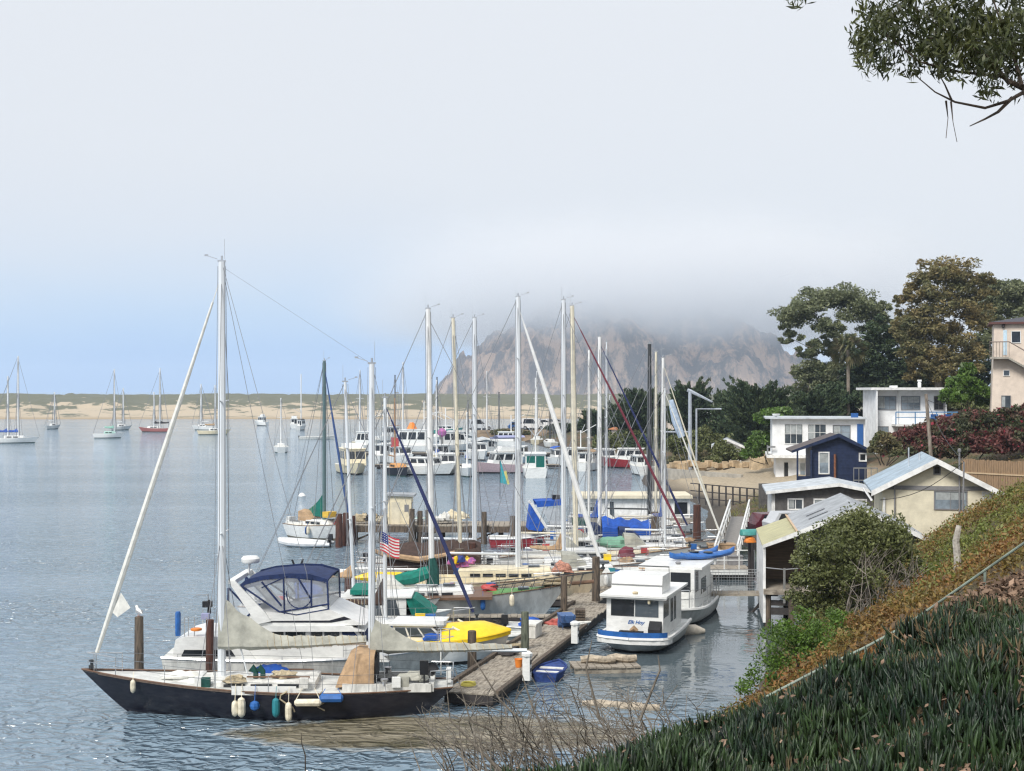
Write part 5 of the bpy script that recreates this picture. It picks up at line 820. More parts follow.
# ------------------------------------------------------------------ navy ketch in the front
Y0 = 46.0; XC = (PX(83, Y0)+PX(453, Y0))/2; LK = PX(453, Y0)-PX(83, Y0)
K = thing('sailboat', 'long navy blue ketch with two masts and a tan spray hood, nearest the viewer', 'sailboat', (XC, Y0, 0), math.pi+R(1.5), GS)
hk = Hull(LK, 3.3, (1.38, .92, .86), so=1.0, bo=1.5, tr=.42, bp=1.8, wl=.90, draft=.55, xm=.44)
hk.build([NAVYH, NAVYH, DECKW, BLACKB], K)
q = MB(); hk.rail(q, .02, .026, n=24); q.build('toe_rail', TEAK, K)
q = MB()
for sd in (1, -1):
    V = [hk.sheer(.45+.5*i/8, sd, -.05) + Vector((0, sd*.012, 0)) for i in range(9)]+[hk.sheer(.45+.5*i/8, sd, .01)+Vector((0, sd*.012, 0)) for i in range(9)]
    q.add(V, [(i, i+1, i+10, i+9) for i in range(8)])
q.build('rubbing_strake', mat('faded_teak', (.13, .095, .075), .8, .3, 8), K)
lx = lambda px: -(PX(px, Y0)-XC)             # picture column -> the boat's own length axis
ct = cabin_trunk(hk, K, lx(318), lx(222)+.9, 1.95, .30, WHITE2, z0=.86, nwin=3, wh=.11, front=.5)
cabin_trunk(hk, K, lx(210)+.2, lx(172), 1.3, .24, WHITE, z0=1.0, nwin=0, front=.4, name='forward_cabin')
q = MB(); 
for sd in (1, -1): q.tube([(lx(318)+.2, sd*.62, 1.22), (lx(250), sd*.62, 1.24)], .03, 5)
q.build('handrail', TEAK, ct)
cockpit(K, hk, lx(432), lx(345), 2.0, .26, WHITE2)
q = MB(); z = .80; xa, xb = lx(376), lx(338)  # spray hood
hood = lambda x, w, zt, zl: [(x, w, zl), (x, w*.98, zl+(zt-zl)*.6), (x, w*.8, zt-.05), (x, 0, zt+.03), (x, -w*.8, zt-.05), (x, -w*.98, zl+(zt-zl)*.6), (x, -w, zl)]
q.loft([hood(xa, 1.02, 2.0, .88), hood((xa+xb)/2-.05, 1.02, 2.06, .9), hood(xb-.42, .95, 1.92, .98), hood(xb, .88, 1.0, .92)])
sh = q.build('spray_hood', TANC, K, smooth=True)
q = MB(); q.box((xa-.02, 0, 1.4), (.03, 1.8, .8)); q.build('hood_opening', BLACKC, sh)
q = MB(); q.loft([[(lx(240), sd_*1.58, .86), (lx(240), sd_*1.58, 1.14)] for sd_ in (1,)]+[[(lx(302), 1.58, .82), (lx(302), 1.58, 1.12)]]); q.loft([[(lx(240), 1.55, .86), (lx(240), 1.55, 1.14)], [(lx(302), 1.55, .82), (lx(302), 1.55, 1.12)]])
q.build('weather_cloth', WHITE, K)
mast_set(K, hk, lx(222), PZ(262, Y0), .80, .135, ALU, spreaders=(.36, .67), spw=.85, jib=SAILW, jr=.085, taper=.85, back=False, wr=.013, xbow=lx(93), ztack=1.42)
q = MB(); j = hk.L/2-.6; q.add([(lx(122), 0, 3.9), (lx(112), .02, 3.3), (lx(113)-.2, .08, 3.1), (lx(121)-.35, .02, 3.4)], [(0, 1, 2, 3)]); q.build('jib_clew', SAILW, K)
zb1 = PZ(645, Y0); bo = tubes('boom', ALU, K, [([(lx(224), 0, zb1), (lx(366), 0, zb1+.06)], .075), ([(lx(240), .0, zb1), (lx(250), 0, .9)], .03)], 6)
sail_cover(bo, (lx(219), 0, zb1+.05), (lx(366), 0, zb1+.14), GREYC, .34, .16, 1.35, 3, 24, .42)
mast_set(K, hk, lx(371.5), PZ(364, Y0), .85, .115, ALU, spreaders=(.55,), spw=.6, fore=False, back=False, wr=.012)
zb2 = PZ(650, Y0); bo = tubes('boom', ALU, K, [([(lx(372), 0, zb2), (lx(527), 0, zb2-.05)], .06)], 6)
sail_cover(bo, (lx(370), 0, zb2+.08), (lx(512), 0, zb2+.06), GREYC, .33, .10, .75, 8, 24, .35)
tubes('rigging', WIRE, K, [([(lx(224), .1, PZ(268, Y0)), (lx(310), .9, 4.6), (lx(318), 1.1, 1.0)], .010), ([(lx(224), -.1, PZ(268, Y0)), (lx(371), 0, PZ(364, Y0))], .006), ([(lx(372), 0, PZ(366, Y0)), (lx(450), .2, 1.0)], .010), ([(lx(224), 0, 14.3), (lx(300), -1.2, 1.0)], .010)], 4)
guard_rails(K, hk, .58, t0=.06, t1=.9)
for t, m, kw in ((.845, RUBBER, dict(L=.42, r=.09, drop=-.02)), (.565, RUBBER, dict(L=.5, r=.11, drop=.25)), (.548, RUBBER, dict(L=.62, r=.13, drop=.14)), (.513, BLUEP, dict(L=.3, r=.16, drop=.22)), (.458, TEALP, dict(L=.6, r=.12, drop=.1)), (.425, RUBBER, dict(L=.6, r=.11, drop=.22)), (.375, RUBBER, dict(L=.85, r=.12, drop=.22, horiz=True)), (.315, BLUEP, dict(L=.75, r=.14, drop=.08, horiz=True))):
    fender(K, hk, t, 1, m, **kw)
tubes('hanging_line', ROPE, K, [([hk.sheer(.43+.02*math.sin(i), 1, .1-.13*i, -.02) for i in range(6)], .03)], 5); tubes('hanging_line', ROPE, K, [([hk.sheer(.34+.012*math.sin(i*2), 1, .1-.12*i, -.02) for i in range(6)], .025)], 5)
for sd in (1, -1): q = MB(); q.lathe([(.12, 0), (.10, .12), (.13, .16), (.13, .2)], (lx(386), sd*.98, 1.02), 8); q.build('winch', STEEL, K, smooth=True)
q = MB()
for xx in (lx(265), lx(258)): q.tube([(xx, .45, 1.15), (xx, .45, 1.38), (xx+.16, .45, 1.5)], [.09, .09, .14], 8)
q.build('ventilator', DGREENC, K, smooth=True)
q = MB(); q.box((lx(448)-.02, 0, 1.15), (.16, .5, .42)); q.build('stern_locker', WHITE, K)
q = MB(); lump(q, (lx(286), .4, 1.24), (.9, .5, .3), 2, .3); q.build('stowed_lines', ROPE, K, smooth=True)
for px, sy, m, nm in ((205, .9, WHITE, 'jerry_can'), (212, 1.0, DGREENC, 'jerry_can'), (308, 1.15, WHITE2, 'jerry_can'), (398, 1.1, WHITE, 'jerry_can'), (406, 1.0, GREYC, 'jerry_can')):
    q = MB(); q.box((lx(px), sy, hk.fz(.5)+.22), (.28, .17, .32)); q.build(nm, m, K)
for k, (px, sy, m, d) in enumerate(((185, .3, SAILW, (1.3, .6, .35)), (240, .9, ROPE, (.7, .4, .3)), (268, -.6, BLUEC, (1.2, .5, .4)), (415, .6, GREYC, (.9, .7, .4)), (428, -.5, BLACKC, (.6, .6, .5)))):
    q = MB(); lump(q, (lx(px), sy, hk.fz(.5)+.28), d, k+3, .3, 9); q.build('deck_bag', m, K, smooth=True)
q = MB(); q.tube([(lx(440), -.9, .95), (lx(440), -.9, 2.6)], .025, 5); q.lathe([(.16, 0), (.2, .06), (.2, .2), (.05, .3)], (lx(440), -.9, 2.6), 9); q.build('antenna_post', WHITE, K)
q = MB(); q.tube([(lx(425), .95, 1.0), (lx(425), .95, 1.75)], .03, 5); q.b2(lx(425)-.14, lx(425)+.14, .9, 1.02, 1.35, 1.8); q.build('rail_motor', MOTOR, K)
# ------------------------------------------------------------------ motor cruiser with navy bimini
Y1 = 50.4; XA, XB = PX(172, Y1), PX(458, Y1); XC1 = (XA+XB)/2; LC = XB-XA
Cc = thing('motor_cruiser', 'white flybridge motor cruiser with navy bimini and clear side curtains', 'motor cruiser', (XC1, Y1, 0), R(-1), 'motor boats at the dock')
hc = Hull(LC, 3.5, (1.42, 1.12, 1.18), so=.15, bo=1.5, tr=.88, bp=2.1, wl=.88, draft=.5)
hc.build([WHITE2, NAVYH, DECKW, BLACKB], Cc)
cx = lambda px: PX(px, Y1-1.45)-XC1; cz = lambda py: PZ(py, Y1-1.45)
q = MB(); hc.rail(q, .0, .05); q.build('rub_rail', STEEL, Cc)
q = MB(); q.box((cx(164), 0, .35), (.75, 2.9, .08)); q.build('swim_platform', WHITE, Cc)
def slab(poly, y, m, name, parent, w2=None):
    q = MB(); q.prism([(cx(a), cz(b)) for a, b in poly], -y, y); return q.build(name, m, parent)
ac = slab([(172, 662), (176, 640), (186, 637), (240, 637), (258, 662)], 1.5, WHITE, 'aft_cabin', Cc)
sal = slab([(240, 662), (247, 632), (262, 621), (348, 621), (372, 646), (390, 662)], 1.42, WHITE, 'saloon', Cc)
def sidewin(poly, y, parent, m=GLASS, name='window', th=.02):
    for sd in (1, -1):
        q = MB(); q.prism([(cx(a), cz(b)) for a, b in poly], sd*y-th, sd*y+th); q.build(name, m, parent)
sidewin([(182, 656), (185, 650), (208, 650), (208, 656)], 1.505, ac); sidewin([(210, 656), (210, 650), (232, 650), (236, 656)], 1.505, ac)
for a, b in ((260, 284), (286, 306), (311, 323), (325, 340)): sidewin([(a+3 if a == 260 else a, 640), (a+3 if a == 260 else a, 632), (b, 632), (b, 640)], 1.425, sal)
sidewin([(345, 644), (342, 629), (352, 629), (366, 644)], 1.425, sal, NAVYC, 'window_cover')
q = MB(); q.loft([[(cx(350)+.03, -1.25, cz(622)), (cx(350)+.03, 1.25, cz(622))], [(cx(372)+.04, -1.3, cz(646)), (cx(372)+.04, 1.3, cz(646))]]); q.build('windscreen_cover', NAVYC, sal)
slab([(240, 631.5), (262, 626), (345, 625), (366, 631)], 1.55, WHITE, 'eyebrow', sal)
fb_ = slab([(243, 626), (252, 612), (285, 613), (300, 611), (322, 606), (366, 625)], 1.45, WHITE, 'flybridge', Cc)
slab([(246, 622.6), (246, 621.4), (330, 620.4), (345, 616.4), (352, 619), (332, 622.6)], 1.458, NAVYH, 'stripe', fb_)
ar = MB()
for sd in (1, -1): ar.prism([(cx(229), cz(581)), (cx(236), cz(581)), (cx(266), cz(612)), (cx(272), cz(621)), (cx(258), cz(624))], sd*1.5-.05, sd*1.5+.05)
ar.b2(cx(229), cx(236), -1.5, 1.5, cz(584), cz(580)); ar.build('radar_arch', WHITE, Cc)
q = MB(); n = 10; rows = []
bim = [(238, 587), (246, 580), (262, 576), (290, 573.5), (310, 574), (328, 579)]
for a, b in bim: rows.append([(cx(a), 1.42*math.sin(k), cz(b)-.10*(1-math.cos(k))*1.0-(.16 if abs(k) > 1.5 else 0)) for k in [-1.57+3.14*j/n for j in range(n+1)]])
q.loft(rows); q.loft([[(x, y, z-.05) for x, y, z in r] for r in rows])
for sd in (1, -1): q.prism([(cx(a), cz(b)) for a, b in bim]+[(cx(a), cz(b+5)) for a, b in bim[::-1]], sd*1.42-.01, sd*1.42+.01)
bm = q.build('bimini', NAVYC, Cc, smooth=True)
q = MB(); tp = [(239, 588), (262, 581), (290, 578), (326, 583)]; bt = [(276, 611), (292, 614), (326, 608)]
for sd in (1, -1): q.add([(cx(a), sd*1.43, cz(b)) for a, b in [(242, 586), (262, 580), (290, 578), (327, 582), (328, 609), (296, 614), (280, 612)]], [tuple(range(7))])
q.loft([[(cx(328), -1.42, cz(582)), (cx(328), 1.42, cz(582))], [(cx(329), -1.42, cz(610)), (cx(329), 1.42, cz(610))]]); q.build('clear_curtain', VINYL, Cc)
for sd in (1, -1):
    ln = []
    for a, b, c, d in ((242, 586, 280, 612), (280, 612, 330, 604), (280, 612, 297, 615), (297, 615, 330, 609), (284, 577, 285, 614), (312, 575, 312, 608), (328, 580, 329, 609), (288, 576, 262, 588), (262, 582, 282, 606), (298, 577, 312, 600)): ln.append(([(cx(a), sd*1.43, cz(b)), (cx(c), sd*1.43, cz(d))], .035 if b != 576 else .02))
    ln.append(([(cx(287+ 0) + .0+.45*(1-math.cos(k)), sd*1.44, cz(594)-.5*math.sin(k)) for k in [-.2+i*.34 for i in range(10)]], .02))
    tubes('bimini_frame', NAVYC, Cc, ln, 5)
for sd in (1, -1):
    q = MB(); P = [(229, 588), (252, 612), (240, 625), (228, 618)]; q.add([(cx(a), sd*1.46, cz(b)) for a, b in P], [(0, 1, 2, 3)]); q.build('aft_curtain', VINYL, Cc)
    q = MB(); [q.tube([(cx(P[i][0]), sd*1.46, cz(P[i][1])), (cx(P[(i+1) % 4][0]), sd*1.46, cz(P[(i+1) % 4][1]))], .035, 5) for i in range(4)]; q.prism([(cx(229), cz(617)), (cx(247), cz(616)), (cx(240), cz(625)), (cx(228), cz(618))], sd*1.46-.015, sd*1.46+.015); q.build('curtain_frame', NAVYC, Cc)
q = MB(); q.tube([(cx(237), .6, cz(581)), (cx(238), .6, cz(570))], .05, 6); q.lathe([(.30, 0), (.34, .05), (.34, .16), (.26, .24)], (cx(239), .6, cz(570)), 14); q.build('radar_dome', WHITE, Cc, smooth=True)
q = MB(); q.lathe([(.09, 0), (.1, .1), (.1, .8), (.07, .86)], (cx(177), -1.3, cz(637)), 8); q.build('rolled_fender', BLUEP, Cc, smooth=True)
q = MB(); [q.tube([(cx(a), -1.35, cz(645)), (cx(a), -1.35, cz(618))], .02, 4) for a in (184, 188, 194, 206)]; [q.tube([(cx(a), 1.35, cz(645)), (cx(a), 1.35, cz(622))], .02, 4) for a in (184, 206)]; q.tube([(cx(196), .4, cz(640)), (cx(196), .4, cz(602))], .025, 5); q.tube([(cx(184), .4, cz(603)), (cx(196), .4, cz(603))], .025, 4); q.build('stern_rail', STEEL, Cc)
q = MB(); q.box((cx(197), .4, cz(615)), (.14, .2, .5), .3, taper=.4); q.box((cx(196), .3, cz(612)), (.34, .18, .22)); q.build('hung_motor', MOTOR, Cc)
q = MB(); q.lathe([(.13, -.05), (.2, -.03), (.2, .03), (.13, .05)], (cx(196), -1.38, cz(630)), 12); q.build('life_ring', ORANGE, Cc)
guard_rails(Cc, hc, .55, t0=.62, t1=.93, push=False)
q = MB(); q.box((cx(203), -1.0, cz(618.5)), (.28, .2, .2)); q.build('rail_box', LAVC, Cc)
# ------------------------------------------------------------------ other boats near the dock
def motorboat(name, label, cat, ctr, Y, L, B, fb, hullm, deckm, heading=0.0, group='motor boats at the dock', boot=BLACKB, tr=.85, bo=.9, bp=2.0, bottom=BLACKB):
    root = thing(name, label, cat, (ctr, Y, 0), heading, group); hl = Hull(L, B, fb, so=.1, bo=bo, tr=tr, bp=bp, wl=.85, draft=.35); hl.build([hullm, boot, deckm, bottom], root); return root, hl
def house(root, hl, x0, x1, w, h, m, z0=None, wins=((.1, .45), (.52, .9)), roof=None, over=.18, fr=.25, name='cabin', gm=GLASS, frontwin=True, rearwin=False, wz=(.42, .85), rth=.07, roofx=(0, 0)):
    z0 = hl.fz(hl.t((x0+x1)/2))-.05 if z0 is None else z0; q = MB(); q.prism([(x0, z0), (x1, z0), (x1-fr, z0+h), (x0, z0+h)], -w/2, w/2); o = q.build(name, m, root)
    xi = lambda t, z: x0+(x1-fr*(z-z0)/h-x0)*t
    for a, b in wins:
        za, zb = z0+h*wz[0], z0+h*wz[1]
        for sd in (1, -1):
            q = MB(); q.prism([(xi(a, za), za), (xi(b, za), za), (xi(b, zb), zb), (xi(a, zb), zb)], sd*w/2-.012, sd*w/2+.012); q.build('window', gm, o)
    za, zb = z0+h*wz[0], z0+h*wz[1]
    if frontwin:
        for k in (-1, 1):
            q = MB(); e = .015; y0, y1 = sorted((k*.04, k*(w/2-.12))); q.loft([[(xi(1, za)+e, y0, za), (xi(1, za)+e, y1, za)], [(xi(1, zb)+e, y0, zb), (xi(1, zb)+e, y1, zb)]]); q.build('window', gm, o)
    if rearwin:
        for k in (-1, 1):
            y0, y1 = sorted((k*.06, k*(w/2-.14))); q = MB(); q.b2(x0-.015, x0+.01, y0, y1, za-(.0 if k > 0 else h*.3), zb); q.build('window', gm, o)
    q = MB(); q.loft([[(x0-over-roofx[0], sy*(w/2+over*.6), z0+h-.0+.04*(1-abs(sy))) for sy in (-1, 0, 1)], [(x1-fr+over+roofx[1], sy*(w/2+over*.6)*.94, z0+h+.04*(1-abs(sy))) for sy in (-1, 0, 1)]]); V = q.v
    q2 = MB(); q2.box(((x0+x1-fr+roofx[1]-roofx[0])/2, 0, z0+h+rth/2), (x1-fr-x0+2*over+roofx[0]+roofx[1], w+over*1.2, rth)); q2.build('roof', roof or m, root); return o
# yellow decked motor boat
Yy = 54.8; b0, b1 = PX(384, Yy), PX(511, Yy); r, h = motorboat('motorboat', 'motor boat with a bright yellow foredeck and white hardtop', 'motor boat', (b0+b1)/2, Yy, b1-b0, 3.1, (1.18, .95, .75), WHITE, YELLOW, R(-5), tr=.9, bp=3.0, bo=.5)
q = MB(); h.rail(q, .0, .04, .45, 1); q.build('rub_rail', YELLOW, r)
fd = MB(); rows = []
for i in range(13):
    t = .48+.52*i/12; hw = h.hw(t)*1.015+.01; z = h.fz(t); rows.append([(h.x(t), hw, z-.16)]+[(h.x(t), hw*k, z+.03+.42*(1-k*k)*min(1, (1-t)*4+.1)) for k in (1, .7, .35, 0, -.35, -.7, -1)]+[(h.x(t), -hw, z-.16)])
fd.loft(rows); fd.build('foredeck', YELLOW, r, smooth=True)
q = MB(); q.tube([(h.x(.86), -.1, h.fz(.86)+.42), (h.x(.86)+.22, .1, h.fz(.86)+.38)], .025, 4); q.tube([(h.x(.86)+.2, -.1, h.fz(.86)+.40), (h.x(.86), .12, h.fz(.86)+.42)], .025, 4); q.build('deck_cleat', MOTOR, r)
house(r, h, PX(396, Yy)-(b0+b1)/2, PX(452, Yy)-(b0+b1)/2, 1.8, .62, WHITE, fr=.7, wins=((.06, .3), (.34, .6), (.64, .94)), over=.12, roofx=(0, .35), gm=GLASSB, wz=(.3, .88))
tubes('windscreen_frame', WHITE, r, [([(PX(478, Yy)-(b0+b1)/2, sd*.85, .98), (PX(455, Yy)-(b0+b1)/2, sd*.88, 1.42)], .04) for sd in (1, -1)])
q = MB(); lump(q, (PX(438, Yy)-(b0+b1)/2, -.98, .98), (.9, .4, .4), 3); q.build('tarp_bundle', BLUEC, r, smooth=True)
# sailing boat whose bare mast flies the flag
r, h, mx = sailboat(0, 57.6, 385, 398, L=8.4, B=2.6, ctr=(PX(478, 57.6)-4.2), label='white sailing boat with a thin grey mast carrying the striped flag', fb=(1.0, .75, .7), mastm=ALU, r=.075, cover=BROWNC, jib=NAVYJ, jr=.075, spreaders=(.55,), zboom=1.75, bl=2.2, tall=.8, cabh=.4)
fl = thing('flag', 'red white and blue striped flag hung on the thin mast', 'flag', (PX(386, 57.6), 57.45, PZ(551, 57.6))); q = MB(); NXF, NYF = 12, 13; V = []; fw, fh = .85, .80
for j in range(NYF+1):
    for i in range(NXF+1):
        u, v = i/NXF, j/NYF; V.append((-.22+u*fw*.92, .07*math.sin(u*7+v*2)*u-.05, fh*v-.28*u+.05*math.sin(u*5+1)))
b_ = len(q.v); q.v = V
for j in range(NYF):
    for i in range(NXF):
        a = j*(NXF+1)+i; q.f.append((a, a+1, a+NXF+2, a+NXF+1)); q.m.append(2 if (i < 5 and j >= 6) else (0 if j % 2 == 0 else 1))
q.build('flag_cloth', [FLAGR, FLAGW, FLAGB], fl, fix=False)
q = MB(); q.tube([(-.23, -.05, -.1), (-.23, -.05, fh+.15)], .015, 4); q.build('halyard', WIRE, fl)
q = MB()                                     # small star rows on the canton
for sj in range(4):
    for si in range(4):
        u, v = (si+.6)/NXF*1.1, (6.9+sj*1.7)/NYF; q.box((-.22+u*fw*.92, .07*math.sin(u*7+v*2)*u-.062, fh*v-.28*u+.05*math.sin(u*5+1)), (.03, .008, .03))
q.build('stars', FLAGW, fl)
# trawler with green canvas
Yg = 61; b0, b1 = PX(335, Yg), PX(452, Yg); c = (b0+b1)/2; r, h = motorboat('motorboat', 'motor boat with white hardtop and bright green canvas over its bow', 'motor boat', c, Yg, b1-b0, 2.4, (1.0, .75, .7), WHITE, DECKW, 0)
house(r, h, PX(357, Yg)-c, PX(415, Yg)-c, 2.0, .95, WHITE, fr=.35, wins=((.05, .2), (.25, .48), (.54, .8)), roofx=(.35, .1), gm=GLASSB, wz=(.2, .9))
q = MB(); q.prism([(PX(408, Yg)-c, 1.66), (PX(416, Yg)-c, 1.6), (PX(436, Yg)-c, .95), (PX(436, Yg)-c, .7), (PX(408, Yg)-c, .7)], -1.0, 1.0); q.build('canvas_cover', GREENC, r)
q = MB(); q.b2(PX(353, Yg)-c, PX(371, Yg)-c, -1.1, 1.1, 1.78, 1.98); q.build('canvas_roll', GREENC, r)
# mast with cross bars, hull hidden behind the cruiser
sailboat(0, 63, 354, 382, ctr=PX(354, 63)-.6, L=9, B=2.7, label='white sailing boat with a slender leaning mast behind the flybridge cruiser', r=.07, leanpx=-9, spreaders=(.38, .7), cover=TANC, bl=2.2, tall=.3)
# green decked sailing boat with long grey hull
YG = 65.0; bw = PX(566, YG); L_ = 12.4; r, h, mx = sailboat(0, YG, 432, 309, L=L_, B=3.4, ctr=bw-L_/2, label='long grey hulled sailing boat with green deck and dark green sail cover', fb=(1.5, 1.0, .85), hullm=GREYH, boot=WHITE2, deck=GREEND, mastm=MASTW, r=.125, cover=None, leanpx=-4, spreaders=(.55,), zboom=2.2, cabm=WHITE, cabh=.5, nwin=4, bl=3.5)
q = MB(); q.tube([(mx+.05, 0, 1.5), (mx+.05, 0, 2.2), (mx, 0, 2.75)], [.3, .28, .16], 8); q.build('mast_boot', DGREENC, r, smooth=True)
q = MB(); q.tube([(mx-.1, 0, 2.1), (mx-.9, 0, 1.85), (mx-1.7, 0, 1.7)], [.3, .34, .25], 8); q.build('sail_bundle', GREENC, r, smooth=True)
tubes('bowsprit', TEAK, r, [([(L_/2-1.0, 0, 1.46), (L_/2+1.3, 0, 1.66)], .09)], 7)
tubes('bowsprit_rail', MASTD, r, [([(L_/2-3.5, sd*.9, 1.55), (L_/2, sd*.4, 1.95), (L_/2+1.3, sd*.1, 2.1)], .03) for sd in (1, -1)]+[([(L_/2-3+.45*i, sd*(.85-.08*i), 1.2+.03*i), (L_/2-2.8+.45*i, sd*(.85-.08*i), 1.62+.05*i)], .02) for i in range(9) for sd in (1, -1)])
q = MB(); lump(q, (L_/2-.7, 0, 1.62), (1.6, .6, .5), 4, .35, 12); q.build('stowed_lines', ROPE, r, smooth=True)
q = MB(); q.prism([(-2.6, 1.0), (-2.6, 1.08), (2.8, 1.2), (2.8, 1.06)], -1.72, 1.72); q.build('deck_edge', TEAK, r)
q = MB(); q.tube([(-3.8, .9, 1.7), (-3.0, .95, 1.74), (-1.6, .95, 1.74), (-.8, .9, 1.7)], [.05, .24, .24, .05], 8); kb = q.build('stowed_kayak', YELLOW, r, smooth=True)
# cream sailing boat
YC = 70.0; bw = PX(604, YC); L_ = 11.0; r, h, mx = sailboat(0, YC, 518, 297, L=L_, B=3.3, ctr=bw-L_/2, label='cream cabined sailing boat with beige bow and white furled jib', fb=(1.55, 1.12, 1.0), hullm=BEIGEH, boot=WHITE2, deck=CREAM, mastm=ALU, r=.13, cabm=CREAM, cabh=.62, nwin=5, jib=MASTW, jr=.12, spreaders=(.5, .78), zboom=2.35, bl=3.6)
q = MB(); lump(q, (3.4, -.5, 1.65), (1.0, .7, .75), 5, .3); q.build('net_bundle', mat('salmon_net', (.45, .22, .16), .9, .5, 12), r, smooth=True)
q = MB(); rr_ = random.Random(3)
for k in range(7): lump(q, (-2.1+.16*k, rr_.uniform(-.5, .2), 1.85+rr_.uniform(-.1, .3)), (.4, .4, .5), k, .3, 7, mi=(0, 1, 0, 2, 0, 1, 0)[k])
q.build('laundry', [PINK, YELLOW, FLAGB], r, smooth=True)
# brown tent cover boat with two masts in line
sailboat(0, 74.5, 461, 318, ctr=PX(432, 74.5), L=7.4, B=2.6, label='sailing boat hidden under a dark brown boat cover', hullm=WHITE2, mastm=MASTC, r=.10, leanpx=-8, spreaders=(.5,), zboom=2.1, bl=3.0)
o = [x for x in bpy.data.objects if x.get('label', '').startswith('sailing boat hidden')][0]; q = MB(); rows = []
for i in range(15):
    x = -2.4+5.0*i/14; s_ = .08*math.sin(i*2.1); rows.append([(x, -1.32, .55), (x, -1.25, 1.85+s_), (x, 0, 2.5+s_-.05*math.sin(i*.45)), (x, 1.25, 1.85-s_), (x, 1.32, .55)])
q.loft(rows); q.add(rows[0], [(0, 1, 2, 3, 4)]); q.add(rows[-1], [(0, 1, 2, 3, 4)]); q.build('boat_cover', BROWNC, o, smooth=True)
q = MB(); q.tube([(-3.2, -1.5, 2.3), (-2.4, -1.5, 1.95), (-.6, -1.5, 1.7), (.6, -1.5, 1.9), (1.6, -1.5, 2.2)], [.08, .15, .17, .13, .06], 7); q.build('rolled_awning', TANC, o, smooth=True)
sailboat(0, 79, 474.5, 318, ctr=PX(455, 79)-1, L=9, B=2.7, label='white sailing boat behind the paired brown pilings', mastm=ALU, r=.125, spreaders=(.6,), cover=None, bl=3.0)
# tan sail cover boat
sailboat(0, 76.5, 563.5, 300, ctr=PX(575, 76.5), L=10.5, B=3.1, label='white sailing boat with a tan sail cover piled at its mast', mastm=ALU, r=.12, cover=TANC, ccol=TANC, spreaders=(.64,), zboom=PZ(549, 76.5), bl=2.1, tall=.75, fb=(1.3, 1.0, .9))
sailboat(0, 81.5, 576, 306, ctr=PX(596, 81.5), L=11, B=3.1, label='white sailing boat with a cream mast and maroon furled jib', mastm=MASTC, r=.14, jib=MAROON, jr=.07, leanpx=-4, spreaders=(.46,), cover=None, fb=(1.4, 1.0, .9), deck=CREAM, bl=3.2)
sailboat(0, 86, 589, 350, ctr=PX(600, 86), L=8.4, B=2.6, label='small white sailing boat with a slim white mast left of the blue tarpaulin', mastm=MASTW, r=.075, spreaders=(.55,), bl=2.6)
r, h, mx = sailboat(0, 91, 599.5, 337, ctr=PX(618, 91), L=9.6, B=2.9, label='white sailing boat under a big bright blue tarpaulin', mastm=MASTW, r=.125, jib=NAVYJ, jr=.07, spreaders=(.6,), cover=BLUEC, tall=1.2, bl=2.0, zboom=2.3)
q = MB(); rows = []
for i in range(13):
    x = mx+.1+3.1*i/12; s_ = .1*math.sin(i*1.7); rows.append([(x, -1.5, 1.0), (x, -1.45, 1.75+s_*.6), (x, -.3, 2.35+s_-.25*i/12), (x, 1.4, 1.7), (x, 1.5, 1.0)])
q.loft(rows); q.build('tarpaulin', BLUEC, r, smooth=True)
sailboat(0, 95, 606.5, 342, ctr=PX(600, 95), L=8.5, B=2.7, label='white sailing boat with a grey mast right behind the blue tarpaulin', mastm=ALU, r=.06, spreaders=(.6,), bl=2.5)
sailboat(0, 99, 649.5, 344, ctr=PX(628, 99), L=10, B=3, label='sailing boat with a nearly black mast and pale hull', mastm=MASTD, r=.14, spreaders=(.62,), bl=3, cover=None)
sailboat(0, 93, 656, 352, ctr=PX(640, 93), L=9, B=2.8, label='white sailing boat whose pale mast stands close beside the black mast', mastm=MASTC, r=.085, spreaders=(.58,), bl=2.5)
sailboat(0, 88, 663, 358, ctr=PX(650, 88), L=9, B=2.8, label='white sailing boat with a folded blue cover standing on its mast', mastm=MASTW, r=.10, spreaders=(.6,), cover=BLUEC, bl=.9, tall=1.5, zboom=PZ(516, 88), jib=MASTC, jr=.05)
sailboat(0, 84, 692, 388, ctr=PX(655, 84), L=8.5, B=2.7, mxl=.6, label='small white sailing boat moored nearest the brown piling by the ramp', mastm=ALU, r=.05, spreaders=(.6,), bl=2.4, jib=SAILW, jr=.05)
# ------------------------------------------------------------------ dock and pilings
D0, D1 = Vector((-1.45, 46.6, 0)), Vector((3.0, 63.0, 0)); dd = (D1-D0); da = math.atan2(dd.y, dd.x)
def dock(label, c, ang, L_, w, z=.42, th=.34, name='dock'):
    r = thing(name, label, 'dock', c, ang); n = int(L_/.30); rg = random.Random(int(L_*10)); q = MB()
    for i in range(n): q.box((i*.30+.15, rg.uniform(-.04, .04), z+rg.uniform(-.012, .012)), (.285, w+rg.uniform(-.08, .06), .05), rg.uniform(-.012, .012))
    q.build('planking', PLANK, r); q = MB(); q.b2(0, L_, -w/2+.03, -w/2+.16, z-th, z-.03); q.b2(0, L_, w/2-.16, w/2-.03, z-th, z-.03); q.b2(0, .14, -w/2+.17, w/2-.17, z-th, z-.03); q.build('stringer', DKWOOD, r); q = MB(); [q.b2(a, a+1.4, -w/2+.2, w/2-.2, -.3, z-.06) for a in np.arange(.3, L_-1.4, 2.4)]; q.build('floats', BLACKB, r); return r
dk1 = dock('long weathered plank dock running away between the boats and the houseboats', (D0.x, D0.y, 0), da, 20.5, 1.75)
q = MB(); q.b2(0, 20.4, .9, 1.06, .44, .56); q.b2(0, 14, -1.06, -.9, .44, .56); q.build('edge_timber', WOODP, dk1)
GP_ = 'pilings around the docks'
